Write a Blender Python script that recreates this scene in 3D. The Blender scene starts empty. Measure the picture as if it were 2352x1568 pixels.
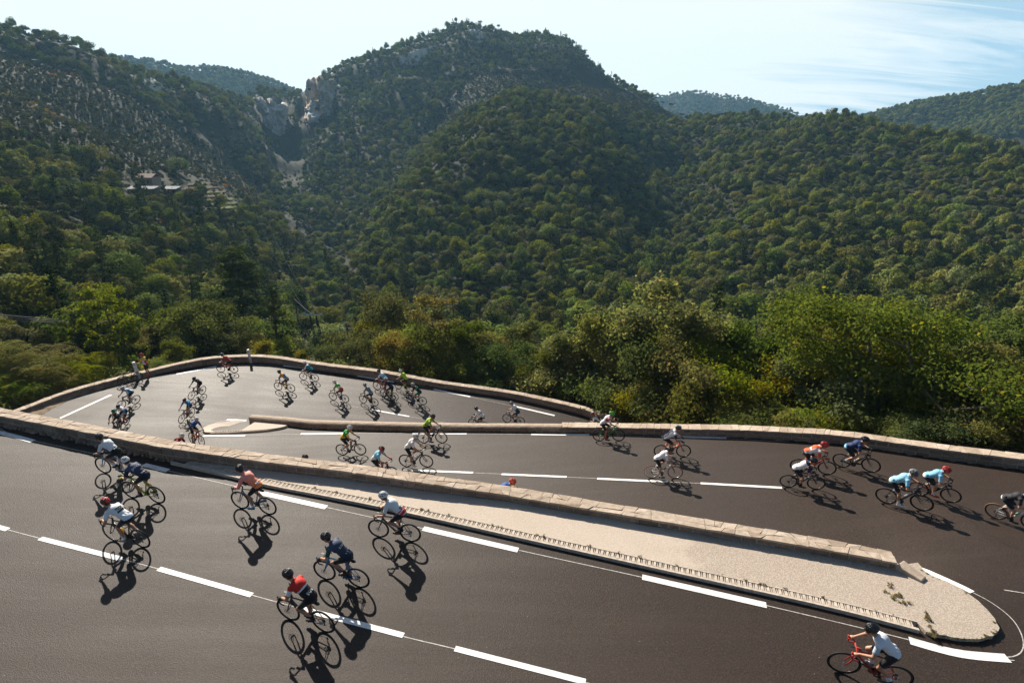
import bpy, bmesh, math, random
import numpy as np
from mathutils import Vector, Matrix, Quaternion
from mathutils.bvhtree import BVHTree

random.seed(7)
RNG = np.random.default_rng(7)
SC = bpy.context.scene
COL = SC.collection
R = math.radians

# ------------------------------------------------------------------ camera
FPX = 1300.0                       # focal length in pixels of a 2352 px wide picture
PITCH = math.atan(484 / 1300.0)    # looking down
CAMZ = 11.5
cam_d = bpy.data.cameras.new('camera')
cam_d.sensor_width = 36.0
cam_d.lens = 36.0 * FPX / 2352.0
cam_d.clip_start = 0.1
cam_d.clip_end = 9000
cam = bpy.data.objects.new('camera', cam_d)
COL.objects.link(cam)
cam.location = (0, 0, CAMZ)
cam.rotation_euler = (math.pi / 2 - PITCH, 0, 0)
SC.camera = cam

# ------------------------------------------------------------------ light
SUN_AZ = R(-26.5)                  # from +Y, clockwise
SUN_EL = R(34.0)
SUN_DIR = Vector((math.sin(SUN_AZ) * math.cos(SUN_EL), math.cos(SUN_AZ) * math.cos(SUN_EL), math.sin(SUN_EL)))
sun_d = bpy.data.lights.new('sun', 'SUN')
sun_d.energy = 4.8
sun_d.angle = R(0.53)
sun_d.color = (1.0, 0.92, 0.80)
sun = bpy.data.objects.new('sun', sun_d)
COL.objects.link(sun)
sun.rotation_euler = SUN_DIR.to_track_quat('Z', 'Y').to_euler()
sun.location = (0, 0, 200)

SC.view_settings.view_transform = 'Standard'
SC.view_settings.look = 'None'
SC.view_settings.exposure = 1.05
SC.view_settings.gamma = 1.0


class NT:
    """small helper round a node tree"""
    def __init__(self, tree):
        self.t = tree
        self.n = tree.nodes
        self.n.clear()

    def add(self, kind, **kw):
        nd = self.n.new(kind)
        for k, v in kw.items():
            if k.startswith('i_'):
                key = k[2:]
                key = int(key) if key.isdigit() else key.replace('_', ' ')
                nd.inputs[key].default_value = v
            else:
                setattr(nd, k, v)
        return nd

    def link(self, a, b):
        self.t.links.new(a, b)

    def noise(self, vec, scale, detail=4, rough=0.55, dist=0.0):
        nd = self.add('ShaderNodeTexNoise')
        nd.inputs['Scale'].default_value = scale
        nd.inputs['Detail'].default_value = detail
        nd.inputs['Roughness'].default_value = rough
        nd.inputs['Distortion'].default_value = dist
        if vec is not None:
            self.link(vec, nd.inputs['Vector'])
        return nd.outputs['Fac']

    def ramp(self, fac, stops, interp='LINEAR'):
        nd = self.add('ShaderNodeValToRGB')
        nd.color_ramp.interpolation = interp
        e = nd.color_ramp.elements
        while len(e) > 1:
            e.remove(e[-1])
        for k, (p, c) in enumerate(stops):
            el = e[0] if k == 0 else e.new(p)
            el.position = p
            if not hasattr(c, '__len__'):
                c = (c, c, c)
            el.color = (c[0], c[1], c[2], 1)
        self.link(fac, nd.inputs['Fac'])
        return nd.outputs['Color']

    def mix(self, fac, a, b, blend='MIX'):
        nd = self.add('ShaderNodeMix', data_type='RGBA', blend_type=blend)
        for sock, v in ((nd.inputs[0], fac), (nd.inputs[6], a), (nd.inputs[7], b)):
            if hasattr(v, 'is_linked') or hasattr(v, 'links'):
                self.link(v, sock)
            elif hasattr(v, '__len__'):
                sock.default_value = (v[0], v[1], v[2], 1)
            else:
                sock.default_value = v
        return nd.outputs[2]

    def math(self, op, a, b=0.0, c=None, clamp=False):
        nd = self.add('ShaderNodeMath', operation=op, use_clamp=clamp)
        for k, v in enumerate((a, b) if c is None else (a, b, c)):
            if hasattr(v, 'links'):
                self.link(v, nd.inputs[k])
            else:
                nd.inputs[k].default_value = v
        return nd.outputs[0]

    def bump(self, height, strength=0.3, dist=0.02, normal=None):
        nd = self.add('ShaderNodeBump')
        nd.inputs['Strength'].default_value = strength
        nd.inputs['Distance'].default_value = dist
        self.link(height, nd.inputs['Height'])
        if normal is not None:
            self.link(normal, nd.inputs['Normal'])
        return nd.outputs['Normal']


# ------------------------------------------------------------------ sky
world = bpy.data.worlds.new('World')
SC.world = world
world.use_nodes = True
w = NT(world.node_tree)
out = w.add('ShaderNodeOutputWorld')
bg = w.add('ShaderNodeBackground')
bg.inputs['Strength'].default_value = 0.0425
sky = w.add('ShaderNodeTexSky', sky_type='NISHITA')
sky.sun_disc = False
sky.sun_elevation = SUN_EL
sky.sun_rotation = SUN_AZ
sky.altitude = 600
sky.air_density = 1.0
sky.dust_density = 1.2
sky.ozone_density = 1.0
tc = w.add('ShaderNodeTexCoord')
sep = w.add('ShaderNodeSeparateXYZ')
w.link(tc.outputs['Generated'], sep.inputs[0])
zz = w.math('MAXIMUM', sep.outputs[2], 0.0)
zz = w.math('ADD', zz, 0.16)
cx = w.math('DIVIDE', sep.outputs[0], zz)
cy = w.math('DIVIDE', sep.outputs[1], zz)
cmb = w.add('ShaderNodeCombineXYZ')
w.link(cx, cmb.inputs[0])
w.link(cy, cmb.inputs[1])
mp = w.add('ShaderNodeMapping')
mp.inputs['Rotation'].default_value = (0, 0, R(-52))
mp.inputs['Scale'].default_value = (0.45, 1.25, 1.0)
w.link(cmb.outputs[0], mp.inputs['Vector'])
n1 = w.noise(mp.outputs[0], 1.0, 8, 0.58, 0.9)
n2 = w.noise(cmb.outputs[0], 0.33, 3, 0.5, 0.3)
# thin cirrus thickens towards the sun's side of the sky
dotn = w.add('ShaderNodeVectorMath', operation='DOT_PRODUCT')
w.link(tc.outputs['Generated'], dotn.inputs[0])
sd = Vector((SUN_DIR.x, SUN_DIR.y, 0.25)).normalized()
dotn.inputs[1].default_value = sd
toward = w.math('SUBTRACT', dotn.outputs['Value'], 0.62)
toward = w.math('MULTIPLY', toward, 1.7)
mp3 = w.add('ShaderNodeMapping')
mp3.inputs['Rotation'].default_value = (0, 0, R(-40))
mp3.inputs['Scale'].default_value = (0.5, 3.2, 1.0)
w.link(cmb.outputs[0], mp3.inputs['Vector'])
n3 = w.noise(mp3.outputs[0], 1.1, 9, 0.62, 1.4)
s = w.math('ADD', w.math('ADD', w.math('MULTIPLY', w.math('SUBTRACT', n1, 0.16), 0.8), w.math('MULTIPLY', w.math('SUBTRACT', n3, 0.16), 0.85)), w.math('MULTIPLY', n2, 0.62))
s = w.math('ADD', s, toward)
low_ = w.ramp(sep.outputs[2], [(0.26, 1.0), (0.48, 0.0)])
cl = w.ramp(s, [(0.50, 0.0), (0.62, 0.5), (0.84, 1.0)])
# pale veil low over the valley
veil = w.math('MULTIPLY', w.ramp(sep.outputs[2], [(0.16, 1.0), (0.42, 0.0)]), w.ramp(sep.outputs[1], [(0.05, 0.0), (0.5, 0.85)]))
base = w.mix(veil, sky.outputs[0], (5.3, 7.9, 9.7))
skyc = w.mix(w.math('MULTIPLY', cl, low_), base, (11.0, 11.6, 11.5))
w.link(skyc, bg.inputs['Color'])
w.link(bg.outputs[0], out.inputs['Surface'])


# ------------------------------------------------------------------ picture <-> place
def ray(x, y):
    u = (x - 1176.0) / FPX
    v = (y - 784.0) / FPX
    return np.array([u, math.cos(PITCH) - v * math.sin(PITCH), -(v * math.cos(PITCH) + math.sin(PITCH))])


def project(x, y, z):
    """world -> photo pixel (2352 wide); arrays welcome"""
    zc = z - CAMZ
    fwd = y * math.cos(PITCH) - zc * math.sin(PITCH)
    up = y * math.sin(PITCH) + zc * math.cos(PITCH)
    fwd = np.maximum(fwd, 1e-3)
    return 1176 + FPX * x / fwd, 784 - FPX * up / fwd, fwd


def smooth(a, b, t):
    t = np.clip((t - a) / (b - a), 0, 1)
    return t * t * (3 - 2 * t)


# ------------------------------------------------------------------ road surface
LA = np.array([(-45, 26.6), (-30, 22.3), (-19.87, 19.45), (-15.42, 18.21), (-12.14, 17.28), (-8.59, 16.71), (-5.9, 16.32), (-3.34, 15.82),
               (-0.17, 15.3), (0.94, 15.03), (7.24, 13.55), (9.05, 13.11), (10.74, 12.65)])     # front foot of the long wall
LB = np.array([(-15.9, 30.38), (-13.36, 29.85), (-9.76, 28.8), (-5.61, 27.72), (-0.28, 26.57), (4.18, 25.5), (6.9, 24.75), (11.12, 23.57), (14.18, 22.41), (16.41, 21.14),
               (18.4, 19.95), (20.1, 19.06), (22.6, 17.2), (25.2, 14.0), (26.0, 10.0)])
LC = np.array([(-34, 24), (-32.2, 28), (-30.51, 31.8), (-29.68, 34.19), (-27.77, 36.51), (-25.42, 38.76), (-23.01, 40.72), (-19.51, 41.61), (-15.92, 40.75), (-10.43, 39.93), (-5.91, 38.87), (-0.4, 37.98),
               (1.33, 37.38), (5.03, 36.0), (7.5, 34.2), (12, 31)])
PA = (10.9, 12.6)
PB = (-16.4, 30.7)


def hN(x):
    return 11.3 + 0.03 * np.clip(x, -40, 14)


def hM(x, y):
    return 15.0 - 0.09 * (np.clip(x, -12, 15) + 4.5) + 0.12 * (np.clip(y, 12, 31) - 23.2)


def hF(x):
    return 18.6 + 0.07 * np.clip(x, -26, 12)


def road_h(x, y):
    """height of the road below the camera"""
    x = np.asarray(x, float)
    y = np.asarray(y, float)
    ya = np.interp(x, LA[:, 0], LA[:, 1])
    yb = np.interp(x, LB[:, 0], LB[:, 1])
    ang = np.degrees(np.arctan2(y - PA[1], x - PA[0]))
    ang = np.where((x < PA[0]) & (y < ya + 1e-9), np.where(ang > 0, ang - 360, ang), ang)
    wa = smooth(-45, 75, ang)
    wa = np.where((x < PA[0]) & (y > ya), 1.0, wa)
    hn = hN(x) * (1 - wa) + hM(x, y) * wa
    angb = np.degrees(np.arctan2(y - PB[1], x - PB[0]))
    angb = np.where(angb < 0, angb + 360, angb)
    wb = 1 - smooth(95, 262, angb)
    wb = np.where(x > PB[0], np.where(y > yb, 1.0, 0.0), wb)
    return hn * (1 - wb) + hF(x) * wb


def zroad(x, y):
    return CAMZ - road_h(x, y)


def at(px, py, lift=0.0):
    """photo pixel -> point on the road surface"""
    d = ray(px, py)
    h = 12.0
    lo = None
    # march: first hit of the ray with the road height field
    prev = None
    for t in np.arange(8.0, 75.0, 0.05):
        q = d * t
        g = -q[2] - (float(road_h(q[0], q[1])) - lift)
        if g > 0:
            return Vector((q[0], q[1], CAMZ + q[2]))
    return Vector((d[0] * 40, d[1] * 40, CAMZ + d[2] * 40))


def at_h(px, py, h):
    d = ray(px, py)
    q = d * (h / -d[2])
    return Vector((q[0], q[1], CAMZ - h))


# ------------------------------------------------------------------ object helpers
def link_obj(name, me, parent=None, loc=None):
    o = bpy.data.objects.new(name, me)
    COL.objects.link(o)
    if parent is not None:
        o.parent = parent
    if loc is not None:
        o.location = loc
    return o


def tag(o, label=None, cat=None, group=None, kind=None):
    if label: o['label'] = label
    if cat: o['category'] = cat
    if group: o['group'] = group
    if kind: o['kind'] = kind
    return o


def empty(name, loc=(0, 0, 0)):
    o = bpy.data.objects.new(name, None)
    o.empty_display_size = 0.2
    COL.objects.link(o)
    o.location = loc
    return o


def mesh_np(name, verts, faces, mats=(), smooth_shade=False):
    """verts (n,3), faces (m,k) one k"""
    verts = np.asarray(verts, np.float32)
    faces = np.asarray(faces, np.int32)
    me = bpy.data.meshes.new(name)
    me.vertices.add(len(verts))
    me.vertices.foreach_set('co', verts.ravel())
    m, k = faces.shape
    me.loops.add(m * k)
    me.loops.foreach_set('vertex_index', faces.ravel())
    me.polygons.add(m)
    me.polygons.foreach_set('loop_start', np.arange(0, m * k, k, dtype=np.int32))
    me.polygons.foreach_set('loop_total', np.full(m, k, np.int32))
    if smooth_shade:
        me.polygons.foreach_set('use_smooth', np.ones(m, bool))
    me.update(calc_edges=True)
    me.validate()
    for mt in mats:
        me.materials.append(mt)
    return me


class MB:
    """collects boxes, tubes, prisms and builds one mesh"""
    def __init__(self):
        self.v = []
        self.f = []

    def raw(self, verts, faces):
        b = len(self.v)
        self.v += [tuple(p) for p in verts]
        self.f += [tuple(i + b for i in fc) for fc in faces]

    def box8(self, c):
        """c: 8 corners, bottom 0-3 ccw, top 4-7"""
        self.raw(c, [(0, 3, 2, 1), (4, 5, 6, 7), (0, 1, 5, 4), (1, 2, 6, 5), (2, 3, 7, 6), (3, 0, 4, 7)])

    def box(self, cx, cy, cz, sx, sy, sz, rot=None):
        pts = []
        for z in (-1, 1):
            for (x, y) in ((-1, -1), (1, -1), (1, 1), (-1, 1)):
                p = Vector((x * sx / 2, y * sy / 2, z * sz / 2))
                if rot is not None:
                    p = rot @ p
                pts.append((p.x + cx, p.y + cy, p.z + cz))
        self.box8(pts)

    def tube(self, pts, rad, n=8, cap=True, closed=False):
        pts = [Vector(p) for p in pts]
        if not hasattr(rad, '__len__'):
            rad = [rad] * len(pts)
        rings = []
        ref = None
        N = len(pts)
        for i, p in enumerate(pts):
            if closed:
                t = (pts[(i + 1) % N] - pts[i - 1]).normalized()
            else:
                t = (pts[min(i + 1, N - 1)] - pts[max(i - 1, 0)]).normalized()
            if ref is None:
                ref = Vector((0, 0, 1)) if abs(t.z) < 0.9 else Vector((0, 1, 0))
            u = (ref - t * ref.dot(t))
            if u.length < 1e-4:
                u = t.orthogonal()
            u.normalize()
            v = t.cross(u)
            ref = u
            rings.append([p + (u * math.cos(a) + v * math.sin(a)) * rad[i] for a in [2 * math.pi * k / n for k in range(n)]])
        vs = [q for r_ in rings for q in r_]
        fs = []
        last = N if closed else N - 1
        for i in range(last):
            j = (i + 1) % N
            for k in range(n):
                l = (k + 1) % n
                fs.append((i * n + k, i * n + l, j * n + l, j * n + k))
        if cap and not closed:
            fs.append(tuple(range(n - 1, -1, -1)))
            fs.append(tuple((N - 1) * n + k for k in range(n)))
        self.raw(vs, fs)

    def ring(self, c, axis, R_, r_, n=40, m=8):
        c = Vector(c)
        a = Vector(axis).normalized()
        u = a.orthogonal().normalized()
        v = a.cross(u)
        self.tube([c + (u * math.cos(t) + v * math.sin(t)) * R_ for t in [2 * math.pi * k / n for k in range(n)]], r_, m, closed=True)

    def ellipsoid(self, c, s, rot=None, nu=16, nv=10):
        c = Vector(c)
        vs = []
        for j in range(nv + 1):
            th = math.pi * j / nv
            for i in range(nu):
                ph = 2 * math.pi * i / nu
                p = Vector((s[0] * math.sin(th) * math.cos(ph), s[1] * math.sin(th) * math.sin(ph), s[2] * math.cos(th)))
                if rot is not None:
                    p = rot @ p
                vs.append(c + p)
        fs = []
        for j in range(nv):
            for i in range(nu):
                a = j * nu + i
                b = j * nu + (i + 1) % nu
                fs.append((a, a + nu, b + nu, b))
        self.raw(vs, fs)

    def mesh(self, name, mats=(), smooth_shade=False):
        me = bpy.data.meshes.new(name)
        me.from_pydata([tuple(p) for p in self.v], [], self.f)
        if smooth_shade:
            me.polygons.foreach_set('use_smooth', np.ones(len(me.polygons), bool))
        for m in (mats if isinstance(mats, (list, tuple)) else [mats]):
            me.materials.append(m)
        me.update()
        return me

    def build(self, name, mats=(), parent=None, smooth_shade=False, loc=None):
        return link_obj(name, self.mesh(name, mats, smooth_shade), parent, loc)


# ------------------------------------------------------------------ materials
def new_mat(name):
    m = bpy.data.materials.new(name)
    m.use_nodes = True
    return m, NT(m.node_tree)


def principled(nt, color=None, rough=0.6, spec=0.5, metallic=0.0, normal=None, coat=0.0):
    o = nt.add('ShaderNodeOutputMaterial')
    p = nt.add('ShaderNodeBsdfPrincipled')
    p.inputs['Roughness'].default_value = rough if not hasattr(rough, 'links') else 0.5
    if hasattr(rough, 'links'):
        nt.link(rough, p.inputs['Roughness'])
    p.inputs['Metallic'].default_value = metallic
    p.inputs['Specular IOR Level'].default_value = spec
    p.inputs['Coat Weight'].default_value = coat
    if color is not None:
        if hasattr(color, 'links'):
            nt.link(color, p.inputs['Base Color'])
        else:
            p.inputs['Base Color'].default_value = (color[0], color[1], color[2], 1)
    if normal is not None:
        nt.link(normal, p.inputs['Normal'])
    nt.link(p.outputs[0], o.inputs['Surface'])
    return p


def mat_asphalt():
    m, nt = new_mat('asphalt')
    g = nt.add('ShaderNodeNewGeometry')
    P = g.outputs['Position']
    fine = nt.noise(P, 28, 4, 0.82)
    grain = nt.add('ShaderNodeTexVoronoi')
    grain.inputs['Scale'].default_value = 50
    nt.link(P, grain.inputs['Vector'])
    big = nt.noise(P, 0.22, 5, 0.6)
    mp_ = nt.add('ShaderNodeMapping')
    mp_.inputs['Rotation'].default_value = (0, 0, R(16))
    mp_.inputs['Scale'].default_value = (0.10, 1.3, 1)
    nt.link(P, mp_.inputs['Vector'])
    streak = nt.noise(mp_.outputs[0], 1.0, 6, 0.65, 0.3)
    c = nt.ramp(fine, [(0.30, (0.008, 0.0049, 0.0034)), (0.5, (0.027, 0.0174, 0.0125)), (0.70, (0.080, 0.054, 0.041))])
    c = nt.mix(nt.ramp(big, [(0.3, 0.0), (0.7, 0.4)]), c, (0.033, 0.0222, 0.0165))
    c = nt.mix(nt.ramp(streak, [(0.5, 0.0), (0.78, 0.4)]), c, (0.050, 0.0355, 0.027))
    # scuffs and pale specks
    v = nt.add('ShaderNodeTexVoronoi')
    v.inputs['Scale'].default_value = 2.6
    nt.link(P, v.inputs['Vector'])
    spk = nt.ramp(v.outputs['Distance'], [(0.0, 0.9), (0.018, 0.9), (0.03, 0.0)])
    c = nt.mix(spk, c, (0.26, 0.24, 0.22))
    wob = nt.noise(P, 0.9, 4, 0.6)
    cv = nt.add('ShaderNodeTexVoronoi', feature='DISTANCE_TO_EDGE')
    cv.inputs['Scale'].default_value = 0.16
    wv = nt.add('ShaderNodeVectorMath', operation='ADD')
    wm = nt.add('ShaderNodeCombineXYZ')
    nt.link(nt.math('MULTIPLY', wob, 2.2), wm.inputs[0])
    nt.link(nt.math('MULTIPLY', streak, 2.0), wm.inputs[1])
    nt.link(P, wv.inputs[0])
    nt.link(wm.outputs[0], wv.inputs[1])
    nt.link(wv.outputs[0], cv.inputs['Vector'])
    crk = nt.ramp(cv.outputs['Distance'], [(0.0, 0.55), (0.0022, 0.5), (0.0045, 0.0)])
    crk = nt.math('MULTIPLY', crk, nt.ramp(big, [(0.48, 0.0), (0.6, 1.0)]))
    c = nt.mix(crk, c, (0.012, 0.010, 0.009))
    rgh = nt.ramp(nt.math('ADD', nt.math('MULTIPLY', streak, 0.6), nt.math('MULTIPLY', big, 0.4)), [(0.3, 0.64), (0.7, 0.53)])
    hgt = nt.math('ADD', fine, nt.math('MULTIPLY', grain.outputs['Distance'], 0.6))
    nrm = nt.bump(hgt, 0.5, 0.014)
    principled(nt, c, rgh, 0.2, normal=nrm)
    return m


def mat_simple(name, col, rough=0.6, nscale=8, amt=0.25, bump=0.0, spec=0.4, metallic=0.0, coat=0.0, coord='Object', bdist=0.01):
    m, nt = new_mat(name)
    tcn = nt.add('ShaderNodeTexCoord')
    n = nt.noise(tcn.outputs[coord], nscale, 5, 0.6)
    dark = tuple(c * (1 - amt) for c in col)
    lite = tuple(min(1, c * (1 + amt)) for c in col)
    c = nt.ramp(n, [(0.3, dark), (0.7, lite)])
    nrm = nt.bump(n, bump, bdist) if bump > 0 else None
    principled(nt, c, rough, spec, metallic, nrm, coat)
    return m


def mat_stone(name, cols, nscale=6, bump=0.5):
    """one tint per separate stone plus mottling"""
    m, nt = new_mat(name)
    g = nt.add('ShaderNodeNewGeometry')
    P = g.outputs['Position']
    k = len(cols)
    isl = nt.ramp(g.outputs['Random Per Island'], [(i / max(1, k - 1), c) for i, c in enumerate(cols)])
    n = nt.noise(P, nscale, 6, 0.65)
    n2 = nt.noise(P, nscale * 6, 4, 0.7)
    c = nt.mix(nt.ramp(n, [(0.3, 0.0), (0.75, 0.7)]), isl, tuple(0.55 * x for x in cols[0]))
    c = nt.mix(nt.ramp(n2, [(0.55, 0.0), (0.8, 0.5)]), c, tuple(min(1, 1.35 * x) for x in cols[-1]))
    h = nt.math('ADD', n, nt.math('MULTIPLY', n2, 0.4))
    principled(nt, c, 0.9, 0.25, normal=nt.bump(h, bump, 0.03))
    return m


M = {}
M['asphalt'] = mat_asphalt()


def mat_paint(name):
    m, nt = new_mat(name)
    g = nt.add('ShaderNodeNewGeometry')
    n = nt.noise(g.outputs['Position'], 30, 5, 0.7)
    n2 = nt.noise(g.outputs['Position'], 3.0, 8, 0.75)
    c = nt.ramp(n, [(0.2, (0.42, 0.41, 0.385)), (0.5, (0.76, 0.75, 0.72))])
    c = nt.mix(nt.ramp(n2, [(0.50, 0.0), (0.66, 0.55), (0.74, 0.8)]), c, (0.33, 0.315, 0.29))
    principled(nt, c, 0.6, 0.4, normal=nt.bump(n, 0.2, 0.01))
    return m


M['paint'] = mat_paint('road_paint')
M['oldpaint'] = mat_simple('worn_line_paint', (0.42, 0.40, 0.37), 0.7, 14, 0.5)
M['cap'] = mat_stone('pale_cap_stone', [(0.37, 0.28, 0.205), (0.52, 0.42, 0.325), (0.44, 0.34, 0.26), (0.60, 0.50, 0.40)], 5, 0.6)
M['block'] = mat_stone('wall_block_stone', [(0.17, 0.12, 0.09), (0.30, 0.22, 0.165), (0.23, 0.175, 0.14), (0.36, 0.275, 0.21)], 7, 0.6)
M['mortar'] = mat_simple('wall_mortar', (0.34, 0.28, 0.22), 0.95, 12, 0.35, 0.4, 0.2, coord='Object')
M['darkjoint'] = mat_simple('cap_joint', (0.15, 0.11, 0.085), 0.95, 12, 0.3, 0.3, 0.2)

SC.cycles.use_denoising = True
SC.cycles.denoiser = 'OPENIMAGEDENOISE'
SC.cycles.denoising_input_passes = 'RGB_ALBEDO_NORMAL'
SC.cycles.denoising_prefilter = 'NONE'
# ------------------------------------------------------------------ helper: polylines
def resample(pts, step):
    pts = np.asarray(pts, float)
    d = np.r_[0, np.cumsum(np.linalg.norm(np.diff(pts, axis=0), axis=1))]
    n = max(2, int(round(d[-1] / step)) + 1)
    s = np.linspace(0, d[-1], n)
    return np.stack([np.interp(s, d, pts[:, k]) for k in range(pts.shape[1])], 1)


def smooth_line(pts, it=2):
    """Chaikin corner cutting, ends kept"""
    pts = np.asarray(pts, float)
    for _ in range(it):
        q = [pts[0]]
        for a, b in zip(pts[:-1], pts[1:]):
            q += [0.75 * a + 0.25 * b, 0.25 * a + 0.75 * b]
        q.append(pts[-1])
        pts = np.array(q)
    return pts


def offset_line(pts, d):
    """shift a plan polyline to its left by d"""
    pts = np.asarray(pts, float)
    t = np.gradient(pts[:, :2], axis=0)
    t /= np.linalg.norm(t, axis=1)[:, None]
    n = np.stack([-t[:, 1], t[:, 0]], 1)
    return pts[:, :2] + n * d


# ------------------------------------------------------------------ road sheet
def in_road(x, y):
    yc_x = LC[:, 0]
    outside = np.zeros(x.shape, bool)
    # far side: under the outer wall line
    order = np.argsort(LC[3:, 0])
    up = np.interp(x, LC[3:, 0], LC[3:, 1])
    outside |= (y > up + 0.2) & (x > -31)
    lx = np.interp(y, LC[:8, 1], LC[:8, 0])
    outside |= (x < lx - 0.2) & (y > 24) & (y < 42.3)
    yb = np.interp(x, LB[:, 0], LB[:, 1])
    outside |= (x > 7.2) & (y > yb + 0.25) & (x > 11.5 + (y - 31) * 0.0)
    outside |= (x > 25.8)
    ya = np.interp(x, LA[:, 0], LA[:, 1])
    outside |= (y > 42.4) | (y < 2.5)
    outside |= (x < -31) & (y > ya + 0.2)
    return ~outside


GS = 0.25
gx = np.arange(-40, 26.01, GS)
gy = np.arange(2.5, 43, GS)
nx, ny = len(gx), len(gy)
cxg, cyg = np.meshgrid(gx[:-1] + GS / 2, gy[:-1] + GS / 2, indexing='ij')
keep = in_road(cxg, cyg)
yac = np.interp(cxg, LA[:, 0], LA[:, 1])
ybc = np.interp(cxg, LB[:, 0], LB[:, 1])
reg = np.where((cyg < yac) & (cxg < PA[0]), 0, np.where((cyg > ybc) & (cxg > PB[0]), 2, 1))
verts, quads, index = [], [], {}
eps = 1e-3
for i, j in zip(*np.nonzero(keep)):
    rg = int(reg[i, j])
    q = []
    for di, dj in ((0, 0), (1, 0), (1, 1), (0, 1)):
        k = (i + di, j + dj, rg)
        if k not in index:
            x, y = gx[k[0]], gy[k[1]]
            ya_ = float(np.interp(x, LA[:, 0], LA[:, 1]))
            yb_ = float(np.interp(x, LB[:, 0], LB[:, 1]))
            yy = y
            if rg == 0 and x < PA[0]:
                yy = min(y, ya_ - eps)
            elif rg == 1 and x < PA[0]:
                yy = max(yy, ya_ + eps)
            if rg == 1 and x > PB[0]:
                yy = min(yy, yb_ - eps)
            if rg == 2:
                yy = max(yy, yb_ + eps)
            index[k] = len(verts)
            verts.append((x, y, CAMZ - float(road_h(x, yy))))
        q.append(index[k])
    quads.append(q)
road = link_obj('road', mesh_np('road', verts, quads, [M['asphalt']], True))
tag(road, kind='structure')


# ------------------------------------------------------------------ painted lines
def z_at(x, y):
    return CAMZ - float(road_h(x, y))


def strip(mb, pts, width, lift, ends=True):
    pts = np.asarray(pts, float)
    l = offset_line(pts, width / 2)
    r = offset_line(pts, -width / 2)
    n = len(pts)
    vs = [(a[0], a[1], z_at(a[0], a[1]) + lift) for a in l] + [(a[0], a[1], z_at(a[0], a[1]) + lift) for a in r]
    mb.raw(vs, [(i, n + i, n + i + 1, i + 1) for i in range(n - 1)])


def px_line(pp):
    return np.array([at(*p)[:2] for p in pp])


paint = MB()
thin = MB()
# centre line of the near road
CL = px_line([(18, 1216), (92, 1236), (278.7, 1284.7), (364.7, 1306.6), (578.7, 1367.5), (727, 1409), (927, 1462), (1045, 1490), (1340, 1566)])
dirv = (CL[-1] - CL[0]) / np.linalg.norm(CL[-1] - CL[0])
CLs = resample(smooth_line(np.vstack([CL[0] - dirv * 12, CL, CL[-1] + dirv * 4.5]), 2), 0.25)
strip(thin, CLs, 0.022, 0.004)


def dash_px(a, b, width, n=9, mid=None, mb=None):
    p0 = np.array(at(*a)[:2])
    p1 = np.array(at(*b)[:2])
    if mid is None:
        pts = np.array([p0 + (p1 - p0) * t for t in np.linspace(0, 1, n)])
    else:
        pts = resample(smooth_line(np.vstack([p0, [np.array(at(*m)[:2]) for m in mid], p1]), 3), 0.2)
    strip(mb or paint, pts, width, 0.008)


for a, b in (((-200, 1157), (18, 1216)), ((92, 1236), (278.7, 1284.7)), ((364.7, 1306.6), (578.7, 1367.5)), ((690, 1398.5), (927, 1461.5)), ((1045, 1490.5), (1345, 1567))):
    dash_px(a, b, 0.15)
p_last = np.array(at(1345, 1567)[:2])
for k in range(3):
    q0 = p_last + dirv * (1.33 + 4.33 * k)
    strip(paint, np.array([q0 + dirv * t for t in np.linspace(0, 3, 9)]), 0.15, 0.008)
# edge line of the near road and round the island
E1 = [(-180, 956), (0, 996.5), (76, 1013), (343, 1071), (386, 1081), (597, 1130.8), (749.7, 1165), (972, 1214), (1190, 1265), (1475, 1326), (1760, 1391), (2080, 1467), (2135, 1484),
      (2208, 1501), (2310, 1511), (2343, 1503), (2352, 1484), (2346, 1455), (2325, 1419), (2273, 1382), (2233, 1360), (2160, 1329), (2088, 1303), (2060, 1294)]
E1w = resample(smooth_line(px_line(E1), 2), 0.15)
strip(thin, E1w, 0.025, 0.004)
for a, b in (((-60, 981), (76, 1014)), ((330, 1067.5), (386, 1081)), ((597, 1131.5), (749.7, 1166)), ((972, 1215), (1190, 1265)), ((1475, 1326), (1760, 1391))):
    dash_px(a, b, 0.2)
dash_px((2088, 1472), (2315, 1512), 0.24, mid=[(2135, 1487), (2210, 1504)])
dash_px((2072, 1297), (2233, 1360), 0.22, mid=[(2110, 1305), (2170, 1331)])
# second faint line leaving the island
strip(thin, resample(smooth_line(px_line([(2080, 1467), (2140, 1495), (2230, 1510), (2330, 1517)]), 2), 0.2), 0.02, 0.006)
strip(thin, resample(smooth_line(px_line([(2306, 1355), (2352, 1363), (2420, 1376)]), 2), 0.3), 0.03, 0.006)
# middle road
MC = [(860, 1076.5), (946.5, 1080.3), (1086.5, 1085.5), (1301.4, 1095.5), (1533, 1106.5), (1609, 1110.4), (1795.7, 1121)]
strip(thin, resample(smooth_line(px_line(MC), 2), 0.3), 0.025, 0.004)
for a, b in (((946.5, 1080.3), (1086.5, 1085.5)), ((1152, 1089), (1301.4, 1095.5)), ((1371.6, 1098.9), (1533, 1106.5)), ((1609, 1110.4), (1795.7, 1121)), ((790, 1074.5), (885, 1078))):
    dash_px(a, b, 0.15)
ME = [(466, 1001.5), (562.8, 1000), (691, 996.5), (802, 994.9), (947.8, 995), (1072, 995.7), (1220, 997.6), (1353.8, 999), (1518.7, 1001.9), (1668, 1006.5), (1896.5, 1019.2), (2066.7, 1037), (2210, 1060), (2352, 1085), (2450, 1106)]
strip(thin, resample(smooth_line(px_line(ME), 2), 0.3), 0.025, 0.004)
for k in range(0, 12, 2):
    dash_px(ME[k], ME[k + 1], 0.2)
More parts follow.
